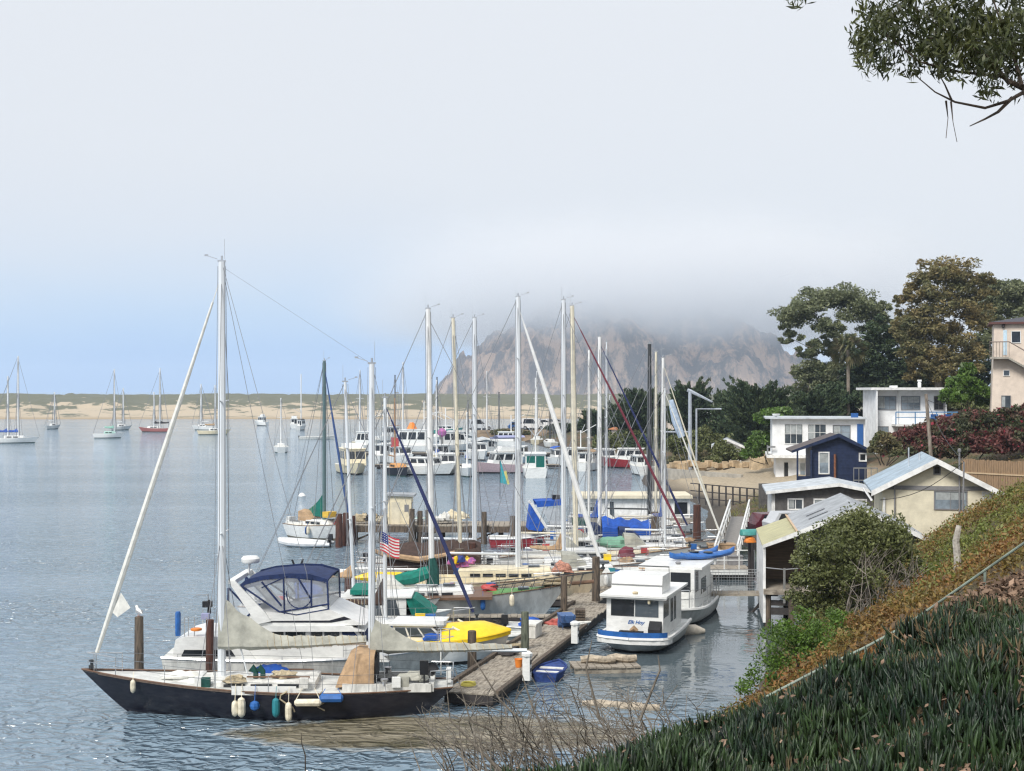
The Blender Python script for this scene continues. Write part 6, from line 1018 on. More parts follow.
def piling(px, wy, ty, r, m, label, Y=None, lean=0.0, gull=False):
    Y = Y or F*H/(wy-CY); x = PX(px, Y); ht = PZ(ty, Y); rg = random.Random(int(px*3)); q = MB(); pts = [(0, 0, -1.5), (lean*.3, 0, ht*.35), (lean, 0, ht)]; q.tube(pts, [r*1.08, r, r*.92], 10); q.tube([(lean, 0, ht), (lean, 0, ht+.015)], [r*.86, r*.8], 10)
    o = q.build('piling', m, smooth=True); o.location = (x, Y, 0); return tag(o, label, 'piling', GP_)
piling(139, 681, 617, .17, WOODP, 'weathered brown piling with a gull on top, left of the cruiser', 51.5)
piling(210, 672, 620, .15, WOODR, 'dark red brown piling against the cruiser stern', 48.7)
piling(472, 676, 631, .17, WOODP, 'dark grey piling at the near end of the plank dock', 51.2)
piling(525, 662, 612, .16, WOODGN, 'greenish grey piling beside the white dock pedestal', 54.5)
piling(564, 622, 576, .16, WOODP, 'brown piling at the bowsprit of the grey hulled boat', 64)
piling(596, 612, 557, .20, WOODP, 'tall brown piling at the beige bow', 67.0)
piling(464, 592, 549, .27, WOODP, 'leaning grey brown piling, left of a close pair', 72.5, lean=-.25)
piling(472, 588, 543, .24, WOODR, 'upright dark piling, right of a close pair', 74)
piling(349, 622, 576, .22, WOODR, 'red brown piling behind the flybridge curtains', 65)
piling(697, 556, 505, .26, WOODR, 'dark brown piling behind the blue kayaks', 88)
piling(655, 556, 512, .26, WOODP, 'dark piling among the sailing boats below the black mast', 89)
piling(751, 578, 540, .17, DKWOOD, 'black piling at the right end of the railed float', 77.5)
for k, (px, wy, ty, Y) in enumerate(((339, 545, 514, 94), (346, 545, 513, 95), (352, 545, 516, 96), (412, 540, 509, 96), (420, 540, 511, 96.5), (428, 540, 510, 97), (513, 548, 516, 95), (541, 548, 520, 95.5), (484, 548, 512, 96))):
    piling(px, wy, ty, .24 if k < 3 else .2, WOODR if k < 3 else WOODP, ('stout red brown piling at the outer end of the pier, %s' % ('leftmost', 'middle', 'rightmost')[k]) if k < 3 else ('dark piling right of the pier shed, %s of three' % ('first', 'second', 'third')[k-3] if k < 6 else ('dark piling by the red boat stern', 'dark piling behind the blue canvas boat', 'dark piling where the pier meets the brown cover boat')[k-6]), Y)
def bird(px, Y, z, label, rz, sc=1.0, gm=None):
    q = MB(); q.loft([[(x, w*math.cos(a), h+v*math.sin(a)) for a in [2*math.pi*j/10 for j in range(10)]] for x, w, v, h in ((-.26, .015, .012, .12), (-.14, .05, .04, .14), (0, .085, .08, .16), (.1, .07, .075, .19), (.15, .045, .05, .25), (.19, .048, .048, .30), (.24, .03, .03, .305), (.27, .012, .012, .295), (.33, .004, .006, .285))], None, True, True)
    o = q.build('gull', [mat('gull_white', (.72, .72, .70), .7)], smooth=True); w = MB()
    for sd in (1, -1): w.loft([[(.08, sd*.085, .21), (.08, sd*.09, .14)], [(-.1, sd*.08, .20), (-.1, sd*.085, .12)], [(-.32, sd*.02, .13), (-.32, sd*.02, .11)]])
    w.build('wings', mat('gull_grey', (.30, .31, .33), .7), o); l = MB(); [l.tube([(0, sd*.03, 0), (0, sd*.03, .1)], .008, 4) for sd in (1, -1)]; l.build('legs', ORANGE, o)
    o.location = (PX(px, Y), Y, z); o.rotation_euler.z = rz; o.scale = (sc,)*3; return tag(o, label, 'gull')
bird(139, 51.5, PZ(616.5, 51.5), 'white gull standing on the weathered piling left of the cruiser', 2.2, 1.15)
def pedestal(px, by, ty, label):
    Y = F*(H-.45)/(by-CY); h = PZ(ty, Y)-.45; r = thing('dock_pedestal', label, 'power pedestal', (PX(px, Y), Y, .45), da, 'white pedestals on the dock'); q = MB(); q.b2(-.13, .13, -.13, .13, 0, h*.8); q.build('post', WHITE, r); q = MB(); q.lathe([(.16, h*.8), (.2, h*.84), (.2, h*.93), (.1, h)], (0, 0, 0), 8); q.build('lamp_cap', WHITE, r); q = MB(); q.b2(-.08, .08, -.15, -.131, h*.55, h*.7); q.b2(-.08, .08, -.15, -.131, h*.3, h*.42); q.build('outlet', MOTOR, r)
pedestal(527, 680, 651, 'white dock pedestal nearest the viewer'); pedestal(575, 643, 621, 'white dock pedestal left of the houseboat bow')
# small skiff, floats and logs round the dock
def skiff(name, label, cat, px, Y, L_, B, heading, hullm, inner, group=None, motor=True, fb=(.55, .38, .4), z=0.0):
    r = thing(name, label, cat, (PX(px, Y), Y, z), heading, group); hl = Hull(L_, B, fb, so=.05, bo=.4, tr=.8, bp=2.0, wl=.8, draft=.12, camber=0); hl.build([hullm, hullm, inner, hullm], r); q = MB(); hl.rail(q, .0, .035); q.build('gunwale', hullm, r); q = MB(); q.b2(-.15, .1, -B*.4, B*.4, hl.fz(.5)-.06, hl.fz(.5)); q.b2(-L_*.36, -L_*.28, -B*.38, B*.38, hl.fz(.2)-.06, hl.fz(.2)); q.build('thwart', WHITE2, r)
    if motor: q = MB(); q.box((-L_/2-.12, 0, .62), (.34, .26, .40), taper=.8); q.box((-L_/2-.1, 0, .2), (.14, .1, .6)); q.build('outboard', MOTOR, r)
    return r, hl
r, hl = skiff('skiff', 'loaded grey skiff with blue and red bundles between the yellow boat and the dock', 'skiff', 549, 60.5, 3.6, 1.5, R(-4), WHITE2, GREYH, 'small skiffs')
q = MB(); lump(q, (-.8, 0, .45), (1.0, .8, .6), 3, .25); q.build('bundle', BLUEC, r, smooth=True); q = MB(); lump(q, (.3, 0, .42), (.9, .8, .5), 6, .25); q.build('bundle', mat('faded_red_cloth', (.42, .10, .08), .8, .4, 6), r, smooth=True)
r, hl = skiff('skiff', 'white skiff floating bow right beyond the navy bimini', 'skiff', 328, 77, 3.4, 1.4, R(8), WHITE, WHITE2, 'small skiffs', fb=(.75, .5, .5)); q = MB(); q.tube([(-1.7, .1, .6), (-1.95, .1, 1.25)], .06, 5); q.tube([(-1.6, -.1, .6), (-1.35, -.1, 1.3)], .06, 5); q.build('raised_oars', MOTOR, r)
skiff('skiff', 'grey aluminium skiff bow beside the yellow foredeck', 'skiff', 500, 58.2, 3.4, 1.4, R(-10), GREYH, WHITE2, 'small skiffs', motor=False)
skiff('skiff', 'low blue tarp covered dinghy tied along the dock edge', 'dinghy', 552, 51.5, 2.2, 1.1, da, mat('dark_blue_tarp', (.02, .05, .20), .8, .4, 5), _mats['dark_blue_tarp'], 'small skiffs', motor=False, fb=(.42, .34, .34))
q = MB(); rg = random.Random(5)
for i in range(9): q.box((i*.28, 0, .22), (.25, 1.3, .06), rg.uniform(-.03, .03))
for a in (-.5, .5): q.b2(-.1, 2.4, a-.1, a+.1, -.15, .19)
o = q.build('work_float', PLANK); o.location = (PX(575, 52.5), 52.5, 0); o.rotation_euler.z = .12; tag(o, 'small plank work float in front of the houseboat', 'float')
def log(px, Y, L_, r, rz, label, m=None):
    q = MB(); q.tube([(-L_/2, 0, .0), (-L_*.2, .04, .06), (L_*.2, -.03, .03), (L_/2, .02, .06)], [r, r*1.05, r, r*.85], 9); o = q.build('log', m or mat('pale_log', (.42, .36, .28), .9, .4, 5, bump=.6)); o.location = (PX(px, Y), Y, 0); o.rotation_euler.z = rz; return tag(o, label, 'log', 'logs afloat by the dock')
log(598, 52.7, 1.3, .14, -.15, 'pale log lying on the work float, left of the other'); bpy.data.objects['log'].location.z = .36; log(622, 52.9, 1.1, .15, -.1, 'pale log lying on the work float, nearest the houseboat bow'); bpy.data.objects['log.001'].location.z = .36
log(612, 46.6, 2.0, .14, -.22, 'long pale log floating below the work float'); log(640, 46.2, 1.3, .15, -.2, 'short pale log floating at the foot of the ice plant')
log(475, 55.3, 3.0, .17, .05, 'dark timber lying along the slip in front of the yellow boat', WOODP)
q = MB(); q.tube([(-1.2, 0, .1), (-.8, 0, .14), (.8, 0, .14), (1.2, 0, .1)], [.1, .26, .26, .1], 10); o = q.build('white_float', mat('old_foam', (.55, .5, .42), .9, .3, 4), smooth=True); o.location = (PX(684, 58.3), 60.4, 0); o.rotation_euler.z = .2; tag(o, 'cream float drum tied beside the houseboats', 'float')
# ------------------------------------------------------------------ houseboats
hd = math.atan2(-4.8, -1.57)       # bow towards the viewer
def hb_local(hx, hy, c, ang): return Vector((c[0]+hx*math.cos(ang)-hy*math.sin(ang), c[1]+hx*math.sin(ang)+hy*math.cos(ang), 0))
L1 = 5.6; nose = Vector((PX(629, 55.6), 55.6, 0)); c1 = nose-Vector((math.cos(hd), math.sin(hd), 0))*L1/2
r = thing('houseboat', 'small white houseboat with a blue edged bow and a hand lettered name', 'houseboat', c1, hd, 'houseboats right of the dock')
hl = Hull(L1, 2.95, (.66, .62, .66), so=.05, bo=.55, tr=.95, bp=14, wl=.84, draft=.35, xm=.5, camber=0); hl.build([GREYH, BLACKB, DECKW, BLACKB], r)
q = MB(); hl.rail(q, -.02, .075, n=30); q.build('deck_edge', WHITE, r)
q = MB(); V0 = [hl.sheer(.90+.1*i/6, 1, .04, -.02) for i in range(7)]; V1 = [hl.sheer(1-.1*i/6, -1, .04, -.02) for i in range(7)]; P_ = V0+V1; q.loft([[p for p in P_], [p+Vector((.0, 0, .20)) for p in P_]]); q.loft([[p*1 -Vector((.05, 0, 0)) for p in P_], [p+Vector((-.05, 0, .20)) for p in P_]]); q.build('bow_stripe', BLUEP, r)
q = MB(); V0 = [hl.sheer(.80+.2*i/8, 1, -.24, -.05) for i in range(9)]; V1 = [hl.sheer(1-.2*i/8, -1, -.24, -.05) for i in range(9)]; P_ = V0+V1; q.loft([[p for p in P_], [p+Vector((0, 0, .22)) for p in P_]]); q.build('bow_band', WHITE, r)
xf = L1/2-.95; q = MB(); q.prism([(-L1/2+.9, .6), (xf, .6), (xf-.06, 2.2), (-L1/2+.9, 2.2)], -1.17, 1.17); cab = q.build('cabin', WHITE, r)
q = MB(); q.b2(xf-.05, xf+.0, -1.0, 1.0, 1.42, 2.06)
for a, b, nm in ((-.98, -.02, 'l'), (.02, .98, 'r')): g = MB(); g.loft([[(xf-.012, a, 1.40), (xf-.012, b, 1.40)], [(xf-.038, a, 2.06), (xf-.038, b, 2.06)]]); g.build('window', GLASSB if nm == 'r' else GLASS, cab)
for sd in (1, -1):
    for a, b, z0_, z1_ in ((xf-.15, xf-1.1, 1.35, 2.05), (xf-1.5, xf-2.0, 1.0, 1.95), (xf-2.2, xf-2.6, 1.0, 1.95)): g = MB(); g.b2(b, a, sd*1.172-.006, sd*1.172+.006, z0_, z1_); g.build('window', GLASS, cab)
q = MB(); q.box((-.1+.0, 0, 2.24), (L1-1.15, 2.75, .09)); q.box((xf+.06, 0, 2.19), (.35, 2.7, .07), tilt=.12); q.build('roof', WHITE, r)
q = MB(); q.prism([(xf-.35, 2.28), (xf-.5, 3.0), (xf-2.0, 3.0), (xf-2.05, 2.28)], -1.05, 1.05); fbx = q.build('flybridge', WHITE, r); q = MB(); q.b2(xf-.445, xf-.36, -1.052, 1.052, 2.62, 2.64); q.build('seam', GREYT, fbx)
q = MB(); q.tube([(xf-2.1, -1.0, 2.3), (xf-2.0, -1.0, 3.2), (xf-2.0, 1.0, 3.2), (xf-2.1, 1.0, 2.3)], .03, 5); q.build('roof_rail', MASTD, r)
q = MB(); q.lathe([(.09, 0), (.13, .05), (.10, .1)], (xf-.15, 0, 2.28), 10); q.build('horn', ROPE, r); q = MB(); q.lathe([(.02, 0), (.06, .05), (.06, .16), (.03, .2)], (xf+.09, .62, 1.92), 8); q.build('lamp', CREAM, r)
q = MB(); q.prism([(xf+.3, .62), (xf+.32, .95), (xf+.0, 1.25), (xf+.0, .62)], .62, 1.12); q.build('covered_winch', BLACKC, r, smooth=True); q = MB(); q.b2(xf+.18, xf+.4, -.55, .42, .62, .86); q.build('deck_box', BLACKC, r); q = MB(); q.tube([(xf+.3, -.1, .88), (xf+.3, .05, .98), (xf+.3, .2, .88)], [.06, .12, .06], 7); q.build('coiled_line', TANC, r, smooth=True)
tx = bpy.data.curves.new('name_lettering', 'FONT'); tx.body = 'Elk Hoy'; tx.size = .21; tx.shear = .35; tx.extrude = .004; tx.align_x = 'CENTER'; tx.align_y = 'CENTER'; tx.offset = .004
to = bpy.data.objects.new('name_lettering', tx); COL.objects.link(to); to.parent = r; to.location = (xf+.012, .05, 1.16); to.rotation_euler = (R(90), 0, R(90)); tx.materials.append(BLUEP); me_ = bpy.data.meshes.new_from_object(to); bpy.data.objects.remove(to); to = bpy.data.objects.new('name_lettering', me_); COL.objects.link(to); to.parent = r; to.location = (xf-.012, .05, 1.16); to.rotation_euler = (R(90), 0, R(90))
c2 = Vector((6.75, 61.7, 0))-Vector((math.cos(hd), math.sin(hd), 0))*3.3; L2 = 6.6
r = thing('houseboat', 'larger white houseboat with railed side deck, kayaks on its roof', 'houseboat', c2, hd, 'houseboats right of the dock'); hl = Hull(L2, 3.0, (.9, .8, .95), so=.1, bo=.25, tr=.92, bp=5, wl=.82, draft=.35, xm=.5, camber=0); hl.build([GREYH, BLACKB, DECKW, BLACKB], r); q = MB(); hl.rail(q, -.03, .07, n=30); q.build('deck_edge', WHITE, r)
xf = L2/2-.95; q = MB(); q.b2(-L2/2+1.6, xf, -1.12, 1.12, .78, 2.55); cab = q.build('cabin', WHITE, r)
for a, b, z0_, z1_, m in ((-1.0, -.15, 1.75, 2.4, GLASSB), (.05, .95, 1.55, 2.4, GLASS)): g = MB(); g.b2(xf-.01, xf+.012, a, b, z0_, z1_); g.build('window', m, cab)
for sd in (1, -1):
    for a, b, z0_, z1_ in ((xf-.25, xf-.95, 1.5, 2.4), (xf-1.6, xf-2.9, 1.25, 1.95)): g = MB(); g.b2(b, a, sd*1.122-.006, sd*1.122+.006, z0_, z1_); g.build('window', GLASSB, cab)
q = MB(); q.box((.35, 0, 2.6), (3.9, 2.9, .1)); q.build('roof', WHITE, r); q = MB(); q.prism([(-L2/2+.6, .8), (-L2/2+1.6, .8), (-L2/2+1.6, 2.0), (-L2/2+.9, 1.7)], -1.1, 1.1); q.build('aft_cabin', WHITE, r); q = MB(); q.lathe([(.08, 0), (.14, .06), (.1, .12)], (1.4, .2, 2.65), 8); q.build('roof_vent', GREYT, r)
guard_rails(r, hl, .8, r=.022, t0=.1, t1=.9, step=.8, push=False); q = MB(); q.box((.2, -1.4, 2.0), (.5, .1, 1.2)); q.build('door_screen', BLACKC, r)
for k, (dx, dy, rz) in enumerate(((0, 0, 0), (.2, .62, .16))):
    kx = hb_local(-.6+dx, .9-dy, c2, hd); q = MB(); q.loft([[(x, w*math.cos(a), .17+.16*math.sin(a)*(1 if math.sin(a) < 0 else .75)+rise) for a in [2*math.pi*j/10 for j in range(10)]] for x, w, rise in ((-1.75, .02, .16), (-1.4, .2, .06), (-.6, .36, 0), (.6, .36, 0), (1.4, .2, .06), (1.75, .02, .18))], None, True, True)
    o = q.build('kayak', BLUEP, smooth=True); o.location = (kx.x+.35, kx.y+.3, 2.66+.03*k); o.scale = (.82, 1, 1); o.rotation_euler = (0, -.05, R(22)+rz); tag(o, ('bright blue kayak at the roof edge of the larger houseboat', 'bright blue kayak lying just behind the other on the houseboat roof')[k], 'kayak', 'blue kayaks'); q = MB(); q.lathe([(.24, 0), (.28, .04), (.2, .06)], (0, 0, .28), 10); q.build('seat_well', MOTOR, o)
# paddle board standing on a rail
q = MB(); q.loft([[(x, y, z) for (y, z) in ((-.03, -h), (.03, -h), (.03, h), (-.03, h))] for x, h in ((-1.5, .05), (-1.3, .22), (-.8, .35), (0, .38), (.8, .36), (1.3, .28), (1.5, .08))], None, True, True)
o = q.build('paddle_board', [mat('slate_board', (.10, .14, .18), .5)], smooth=False); o.location = (PX(598, 73), 72.6, PZ(575, 72.6)); o.rotation_euler = (R(-6), 0, 0); tag(o, 'slate paddle board with teal and blue tail carried on edge at the rail', 'paddle board')
q = MB(); q.b2(-.05, .85, -.042, -.031, -.37, .37); q.build('teal_panel', TEALP, o); q = MB(); q.b2(.86, 1.42, -.042, -.031, -.24, .26); q.build('blue_tail', BLUEP, o)
q = MB(); q.lathe([(.10, -.043), (.22, -.0435), (.22, -.044), (.10, -.0445)], (0, 0, 0), 14); e = q.build('ring_print', BLUEP, o); e.rotation_euler = (R(-90), 0, 0); e.location = (.4, -.09, 0)
sailboat(0, 73.2, 640, 470, ctr=PX(598, 73.2), L=8.6, B=2.7, label='white sailing boat carrying the paddle board on its rail', mastm=ALU, mxl=-.5, r=.08, spreaders=(), fb=(1.35, 1.1, 1.0), bl=2.2)
o = [x for x in bpy.data.objects if x.get('label', '').startswith('white sailing boat carrying the paddle')][0]
for ch in list(o.children):
    if ch.name.split('.')[0] in ('mast', 'rigging', 'boom'):
        for g in list(ch.children): bpy.data.objects.remove(g)
        bpy.data.objects.remove(ch)
r, h = motorboat('motorboat', 'white motor boat with a maroon engine cover behind the paddle board', 'motor boat', PX(598, 79), 79, 8, 2.6, (1.2, 1.0, .9), WHITE2, DECKW, 0); house(r, h, -1.6, .8, 1.7, .55, WHITE, fr=.5); q = MB(); lump(q, (1.6, 0, 1.3), (1.0, .8, .8), 2, .15); q.build('engine_cover', MAROON, r, smooth=True)
r, h = motorboat('motorboat', 'grey motor boat with green tarpaulin beyond the maroon cover', 'motor boat', PX(600, 85), 85, 7.4, 2.6, (1.2, 1.0, .9), GREYH, DECKW, 0); house(r, h, -2.4, -.2, 1.7, .6, WHITE, fr=.4); q = MB(); lump(q, (1.0, 0, 1.2), (2.4, 1.5, .9), 7, .2, 14); q.build('tarpaulin', mat('pale_green_tarp', (.20, .42, .30), .8), r, smooth=True)
# red hulled boat with blue canvas
Yr = 94.5; c = PX(536, Yr); r, h = motorboat('motorboat', 'red hulled boat with bright blue canvas and white arch', 'motor boat', c, Yr, PX(582, Yr)-PX(488, Yr), 2.4, (1.45, .78, .62), REDH, DECKW, R(4), bo=.5, bp=2.4, bottom=REDH, boot=REDH, tr=.8); q = MB(); h.rail(q, .02, .05); q.build('rub_rail', WHITE, r); X_ = lambda px: PX(px, Yr)-c; Z_ = lambda py: PZ(py, Yr)
q = MB(); q.prism([(X_(527), Z_(528)), (X_(530), Z_(504)), (X_(544), Z_(524)), (X_(540), Z_(530))], -1.05, 1.05); q.build('canvas_dodger', BLUEC, r); q = MB(); q.loft([[(X_(534), y, Z_(500)-.04*abs(y)) for y in (-1.05, 0, 1.05)], [(X_(562), y, Z_(499)-.04*abs(y)) for y in (-1.05, 0, 1.05)]]); q.prism([(X_(534), Z_(500)), (X_(562), Z_(499)), (X_(562), Z_(504)), (X_(536), Z_(506))], -1.07, -1.03); q.prism([(X_(534), Z_(500)), (X_(562), Z_(499)), (X_(562), Z_(504)), (X_(536), Z_(506))], 1.03, 1.07); q.build('canvas_top', BLUEC, r)
for sd in (1, -1): q = MB(); q.tube([(X_(530), sd*1.1, Z_(502)), (X_(546), sd*1.12, Z_(528))], .10, 6); q.build('arch_leg', WHITE, r)
q = MB(); q.loft([[(X_(560), -1.0, Z_(505)), (X_(560), 1.0, Z_(505))], [(X_(563), -1.0, Z_(525)), (X_(563), 1.0, Z_(525))]]); q.prism([(X_(540), Z_(507)), (X_(558), Z_(507)), (X_(560), Z_(524)), (X_(550), Z_(526))], -1.04, -1.03); q.build('clear_curtain', VINYL, r); house(r, h, X_(552), X_(576), 1.7, .5, WHITE, fr=.6, frontwin=False); q = MB(); q.box((X_(556), 0, Z_(497)), (.5, .5, .3)); q.build('spotlight', MOTOR, r)
# pier with a shed
zp = 1.22; r = thing('pier', 'fixed timber pier carrying the cream shed', 'pier', (PX(345, 98), 98, 0), R(-1)); Lp = PX(545, 98)-PX(345, 98); q = MB(); [q.box((i*.36+.18, 0, zp), (.33, 3.2, .07)) for i in range(int(Lp/.36))]; q.build('decking', PLANK, r); q = MB(); q.b2(0, Lp, -1.62, -1.45, zp-.45, zp-.05); q.b2(0, Lp, 1.4, 1.55, zp-.45, zp-.05); q.build('stringer', WOODP, r)
for i in range(7):
    for yy in (-1.3, 1.3): q = MB(); q.tube([(.6+i*(Lp-1)/6.3, yy, -2), (.6+i*(Lp-1)/6.3, yy, zp-.05)], .15, 7); q.build('pile', WOODP, r)
for i in range(0, 7, 2): q = MB(); q.tube([(.6+i*(Lp-1)/6.3, -1.35, .1), (.6+(i+.9)*(Lp-1)/6.3, -1.35, .85)], .07, 5); q.build('brace', WOODP, r)
sh = thing('pier_shed', 'small cream shed with a flat pale roof standing on the pier', 'shed', (PX(400.5, 98), 98, zp+.04), R(-1)); w_ = .82; hh = PZ(496, 98)-zp; q = MB(); q.b2(-w_, w_, -.8, .8, 0, hh); q.build('wall', CREAM, sh); q = MB(); q.box((.05, 0, hh+.08), (2.0, 1.95, .14), tilt=.03); q.build('roof', METR, sh); q = MB(); q.b2(-.55, .05, -.82, -.8, 0, hh*.8); q.build('door', CREAMR, sh); q = MB(); q.b2(.35, .65, -.83, -.8, hh*.45, hh*.7); q.build('notice_box', GREYT, sh); q = MB(); q.b2(w_, w_+.02, -.4, .4, hh*.4, hh*.75); q.build('side_window', GLASS, sh)
rg = random.Random(8)
for k, (px, lb, m, sc) in enumerate(((366, 'heap of pale netting left of the pier shed', ROPE, 1), (377, 'black drum and gear heap beside the pier shed', MOTOR, .9), (386, 'heap of cream rope against the pier shed wall', mat('cream_rope', (.55, .5, .38), .95, .4, 14), .8), (441, 'pile of white crates right of the pier shed', WHITE2, 1.0), (455, 'upturned pale dinghy on the pier', CREAM, 1.2))):
    q = MB()
    for j in range(6): a = rg.uniform(-.55, .55)*sc; lump(q, (a, rg.uniform(-.3, .3), .2+rg.uniform(0, .25)*sc), (rg.uniform(.5, .9), rg.uniform(.4, .8), rg.uniform(.4, .8)*sc), j+k*7, .35, 8)
    o = q.build(('net_heap', 'gear_heap', 'rope_heap', 'crate_pile', 'upturned_dinghy')[k], m, smooth=True); o.location = (PX(px, 97.6), 97.6, zp+.04); tag(o, lb, ('nets', 'gear', 'rope', 'crates', 'dinghy')[k])
r, hl = skiff('dinghy', 'white dinghy with a teal cover tied behind the pier', 'dinghy', 437, 101.5, 3.6, 1.5, 0, WHITE, TEALH, motor=False, fb=(1.5, 1.3, 1.3))
# float, ramp and the railed walkway
r = dock('low float with white rails at the foot of the ramp', (PX(690, 79), 79, 0), 0.0, PX(752, 79)-PX(690, 79), 2.6, .5); q = MB()
for xx in np.linspace(.1, 3.4, 5): q.tube([(xx, -1.25, .5), (xx, -1.25, 1.65)], .035, 5)
q.tube([(.1, -1.25, 1.65), (3.4, -1.25, 1.65)], .035, 5); q.tube([(.1, -1.25, 1.1), (3.4, -1.25, 1.1)], .03, 5); q.build('rail', WHITE, r); q = MB(); q.b2(0, 3.45, -1.34, -1.30, .3, .55); q.build('white_edge', WHITE, r)
r = thing('gangway', 'white railed ramp climbing from the float to the shore', 'gangway', (PX(727, 80), 80.3, .55)); e = Vector((PX(738, 95)-PX(727, 80), 14, 1.5)); q = MB(); q.add([(-.6, 0, 0), (.6, 0, 0), (e.x+.6, e.y, e.z), (e.x-.6, e.y, e.z), (-.6, 0, -.12), (.6, 0, -.12), (e.x+.6, e.y, e.z-.12), (e.x-.6, e.y, e.z-.12)], [(0, 1, 2, 3), (4, 5, 6, 7), (0, 1, 5, 4), (1, 2, 6, 5), (3, 0, 4, 7)]); q.build('deck', mat('grey_ramp', (.22, .21, .2), .8), r)
for sd in (-.65, .65):
    q = MB(); q.tube([(sd, 0, 1.1), (sd+e.x, e.y, e.z+1.1)], .07, 5); q.tube([(sd, 0, .55), (sd+e.x, e.y, e.z+.55)], .05, 5); [q.tube([(sd+e.x*k/8, e.y*k/8, e.z*k/8), (sd+e.x*k/8, e.y*k/8, e.z*k/8+1.1)], .04, 4) for k in range(9)]; q.build('handrail', WHITE, r)
r = thing('walkway', 'narrow walkway with thin mesh rails joining the boat shed deck', 'walkway', (PX(703, 66.5), 66.5, .95)); w_ = PX(768, 66.5)-PX(703, 66.5)+.4; q = MB(); q.b2(0, w_, -.5, .5, -.12, 0); q.build('deck', PLANK, r); q = MB()
for yy in (-.48, .48):
    for zz in (.25, .5, .75, 1.0): q.tube([(0, yy, zz), (w_, yy, zz)], .012 if zz < 1 else .02, 4)
    for xx in np.linspace(0, w_, 14): q.tube([(xx, yy, 0), (xx, yy, 1.0)], .010, 4)
q.build('mesh_rail', STEEL, r); q = MB(); q.tube([(w_-.5, 0, -.1), (w_-.9, 0, -.7), (w_-1.3, 0, -1.1)], .07, 6); q.build('strut', DKWOOD, r)
# shore clutter by the ramp
def fridgebox(name, label, cat, px, Y, z, d, m, rz=0): q = MB(); q.box((0, 0, d[2]/2), d); q.box((0, 0, d[2]+.03), (d[0]+.06, d[1]+.06, .06)); o = q.build(name, m); o.location = (PX(px, Y), Y, z); o.rotation_euler.z = rz; return tag(o, label, cat)
fridgebox('dock_box', 'tan dock box beside the brown piling', 'dock box', 721, 84, .5, (1.6, .9, .8), TANC)
fridgebox('dock_box', 'grey deck crate on the float', 'dock box', 735, 80.4, .5, (.8, .6, .5), GREYT)
q = MB(); rows = []
for x, w in ((-.48, .02), (-.42, .2), (-.2, .34), (.15, .36), (.38, .24), (.5, .02)): rows.append([(x, w*math.cos(t), .12+.3*math.sin(t)*(1 if math.sin(t) > 0 else .15)) for t in [2*math.pi*j/12 for j in range(12)]])
q.loft(rows, None, True, True); o = q.build('hung_dinghy', TEALH, smooth=True); o.location = (PX(748.5, 74), 74, PZ(537, 74)); o.rotation_euler.z = .3; tag(o, 'small upturned teal dinghy propped at the boat shed corner', 'dinghy')
q = MB(); lump(q, (0, 0, 0), (.62, .5, .5), 4, .12, 12); o = q.build('orange_buoy', ORANGE, smooth=True); o.location = (PX(750, 73.9), 73.9, PZ(541, 73.9)); tag(o, 'orange float hanging under the upturned teal dinghy', 'buoy')
q = MB(); q.tube([(0, 0, -2.0), (0, 0, PZ(540, 74.6))], .09, 7); o = q.build('rack_post', DKWOOD); o.location = (PX(749.5, 74.6), 74.6, 0); tag(o, 'dark post holding up the teal dinghy', 'post')
def car(label, px, Y, z, col, rz, roofm=None, group='vehicles parked on the shore', van=False, sc=1.0):
    r = thing('parked_car', label, 'van' if van else 'car', (PX(px, Y), Y, z), rz, group); m = mat('car_paint_%d_%d_%d' % tuple(int(c*99) for c in col), col, .25, .05); q = MB(); h1 = 1.0 if van else .92; q.prism([(-2.2, .35), (-2.25, .75), (-2.1, h1), (1.0, h1), (2.05, .82), (2.2, .6), (2.15, .35)], -.88, .88); q.prism([(-2.0, h1), (-1.7 if not van else -2.0, 1.9 if van else 1.42), (.1 if not van else .9, 1.9 if van else 1.42), (1.0 if not van else 1.5, h1)], -.8, .8); q.build('body', m, r)
    for sd in (1, -1):
        q = MB(); t = 1.82 if van else 1.36; q.prism([(-1.75, h1+.05), (-1.55, t), (-.1, t), (.7, h1+.05)], sd*.805-.008, sd*.805+.008); q.build('window', GLASS, r)
        for xx in (-1.35, 1.35): w = MB(); w.tube([(xx, sd*.72, .33), (xx, sd*.9, .33)], .33, 14); wh = w.build('wheel', BLACKB, r); w = MB(); w.tube([(xx, sd*.9, .33), (xx, sd*.915, .33)], .19, 10); w.build('rim', STEEL, wh)
    q = MB(); q.add([(1.5 if van else .98, -.7, h1+.04), (1.5 if van else .98, .7, h1+.04), (.95 if van else .17, .7, 1.8 if van else 1.38), (.95 if van else .17, -.7, 1.8 if van else 1.38)], [(0, 1, 2, 3)]); V = [(x+.03, y, z+.02) for x, y, z in q.v]; q2 = MB(); q2.add(V, [(0, 1, 2, 3)]); q2.build('windscreen', GLASS, r)
    for yy in (-.6, .6): q = MB(); q.b2(2.14, 2.21, yy-.18, yy+.18, .55, .72); q.build('headlight', WHITE, r)
    r.scale = (sc,)*3; return r
car('dark maroon car parked below the bungalow window', 781, 93, PZ(531, 93)-.2, (.10, .02, .03), R(15)); car('silver car parked nearest the boat shed roof', 800, 90, PZ(532, 90)-.1, (.5, .52, .55), R(10))
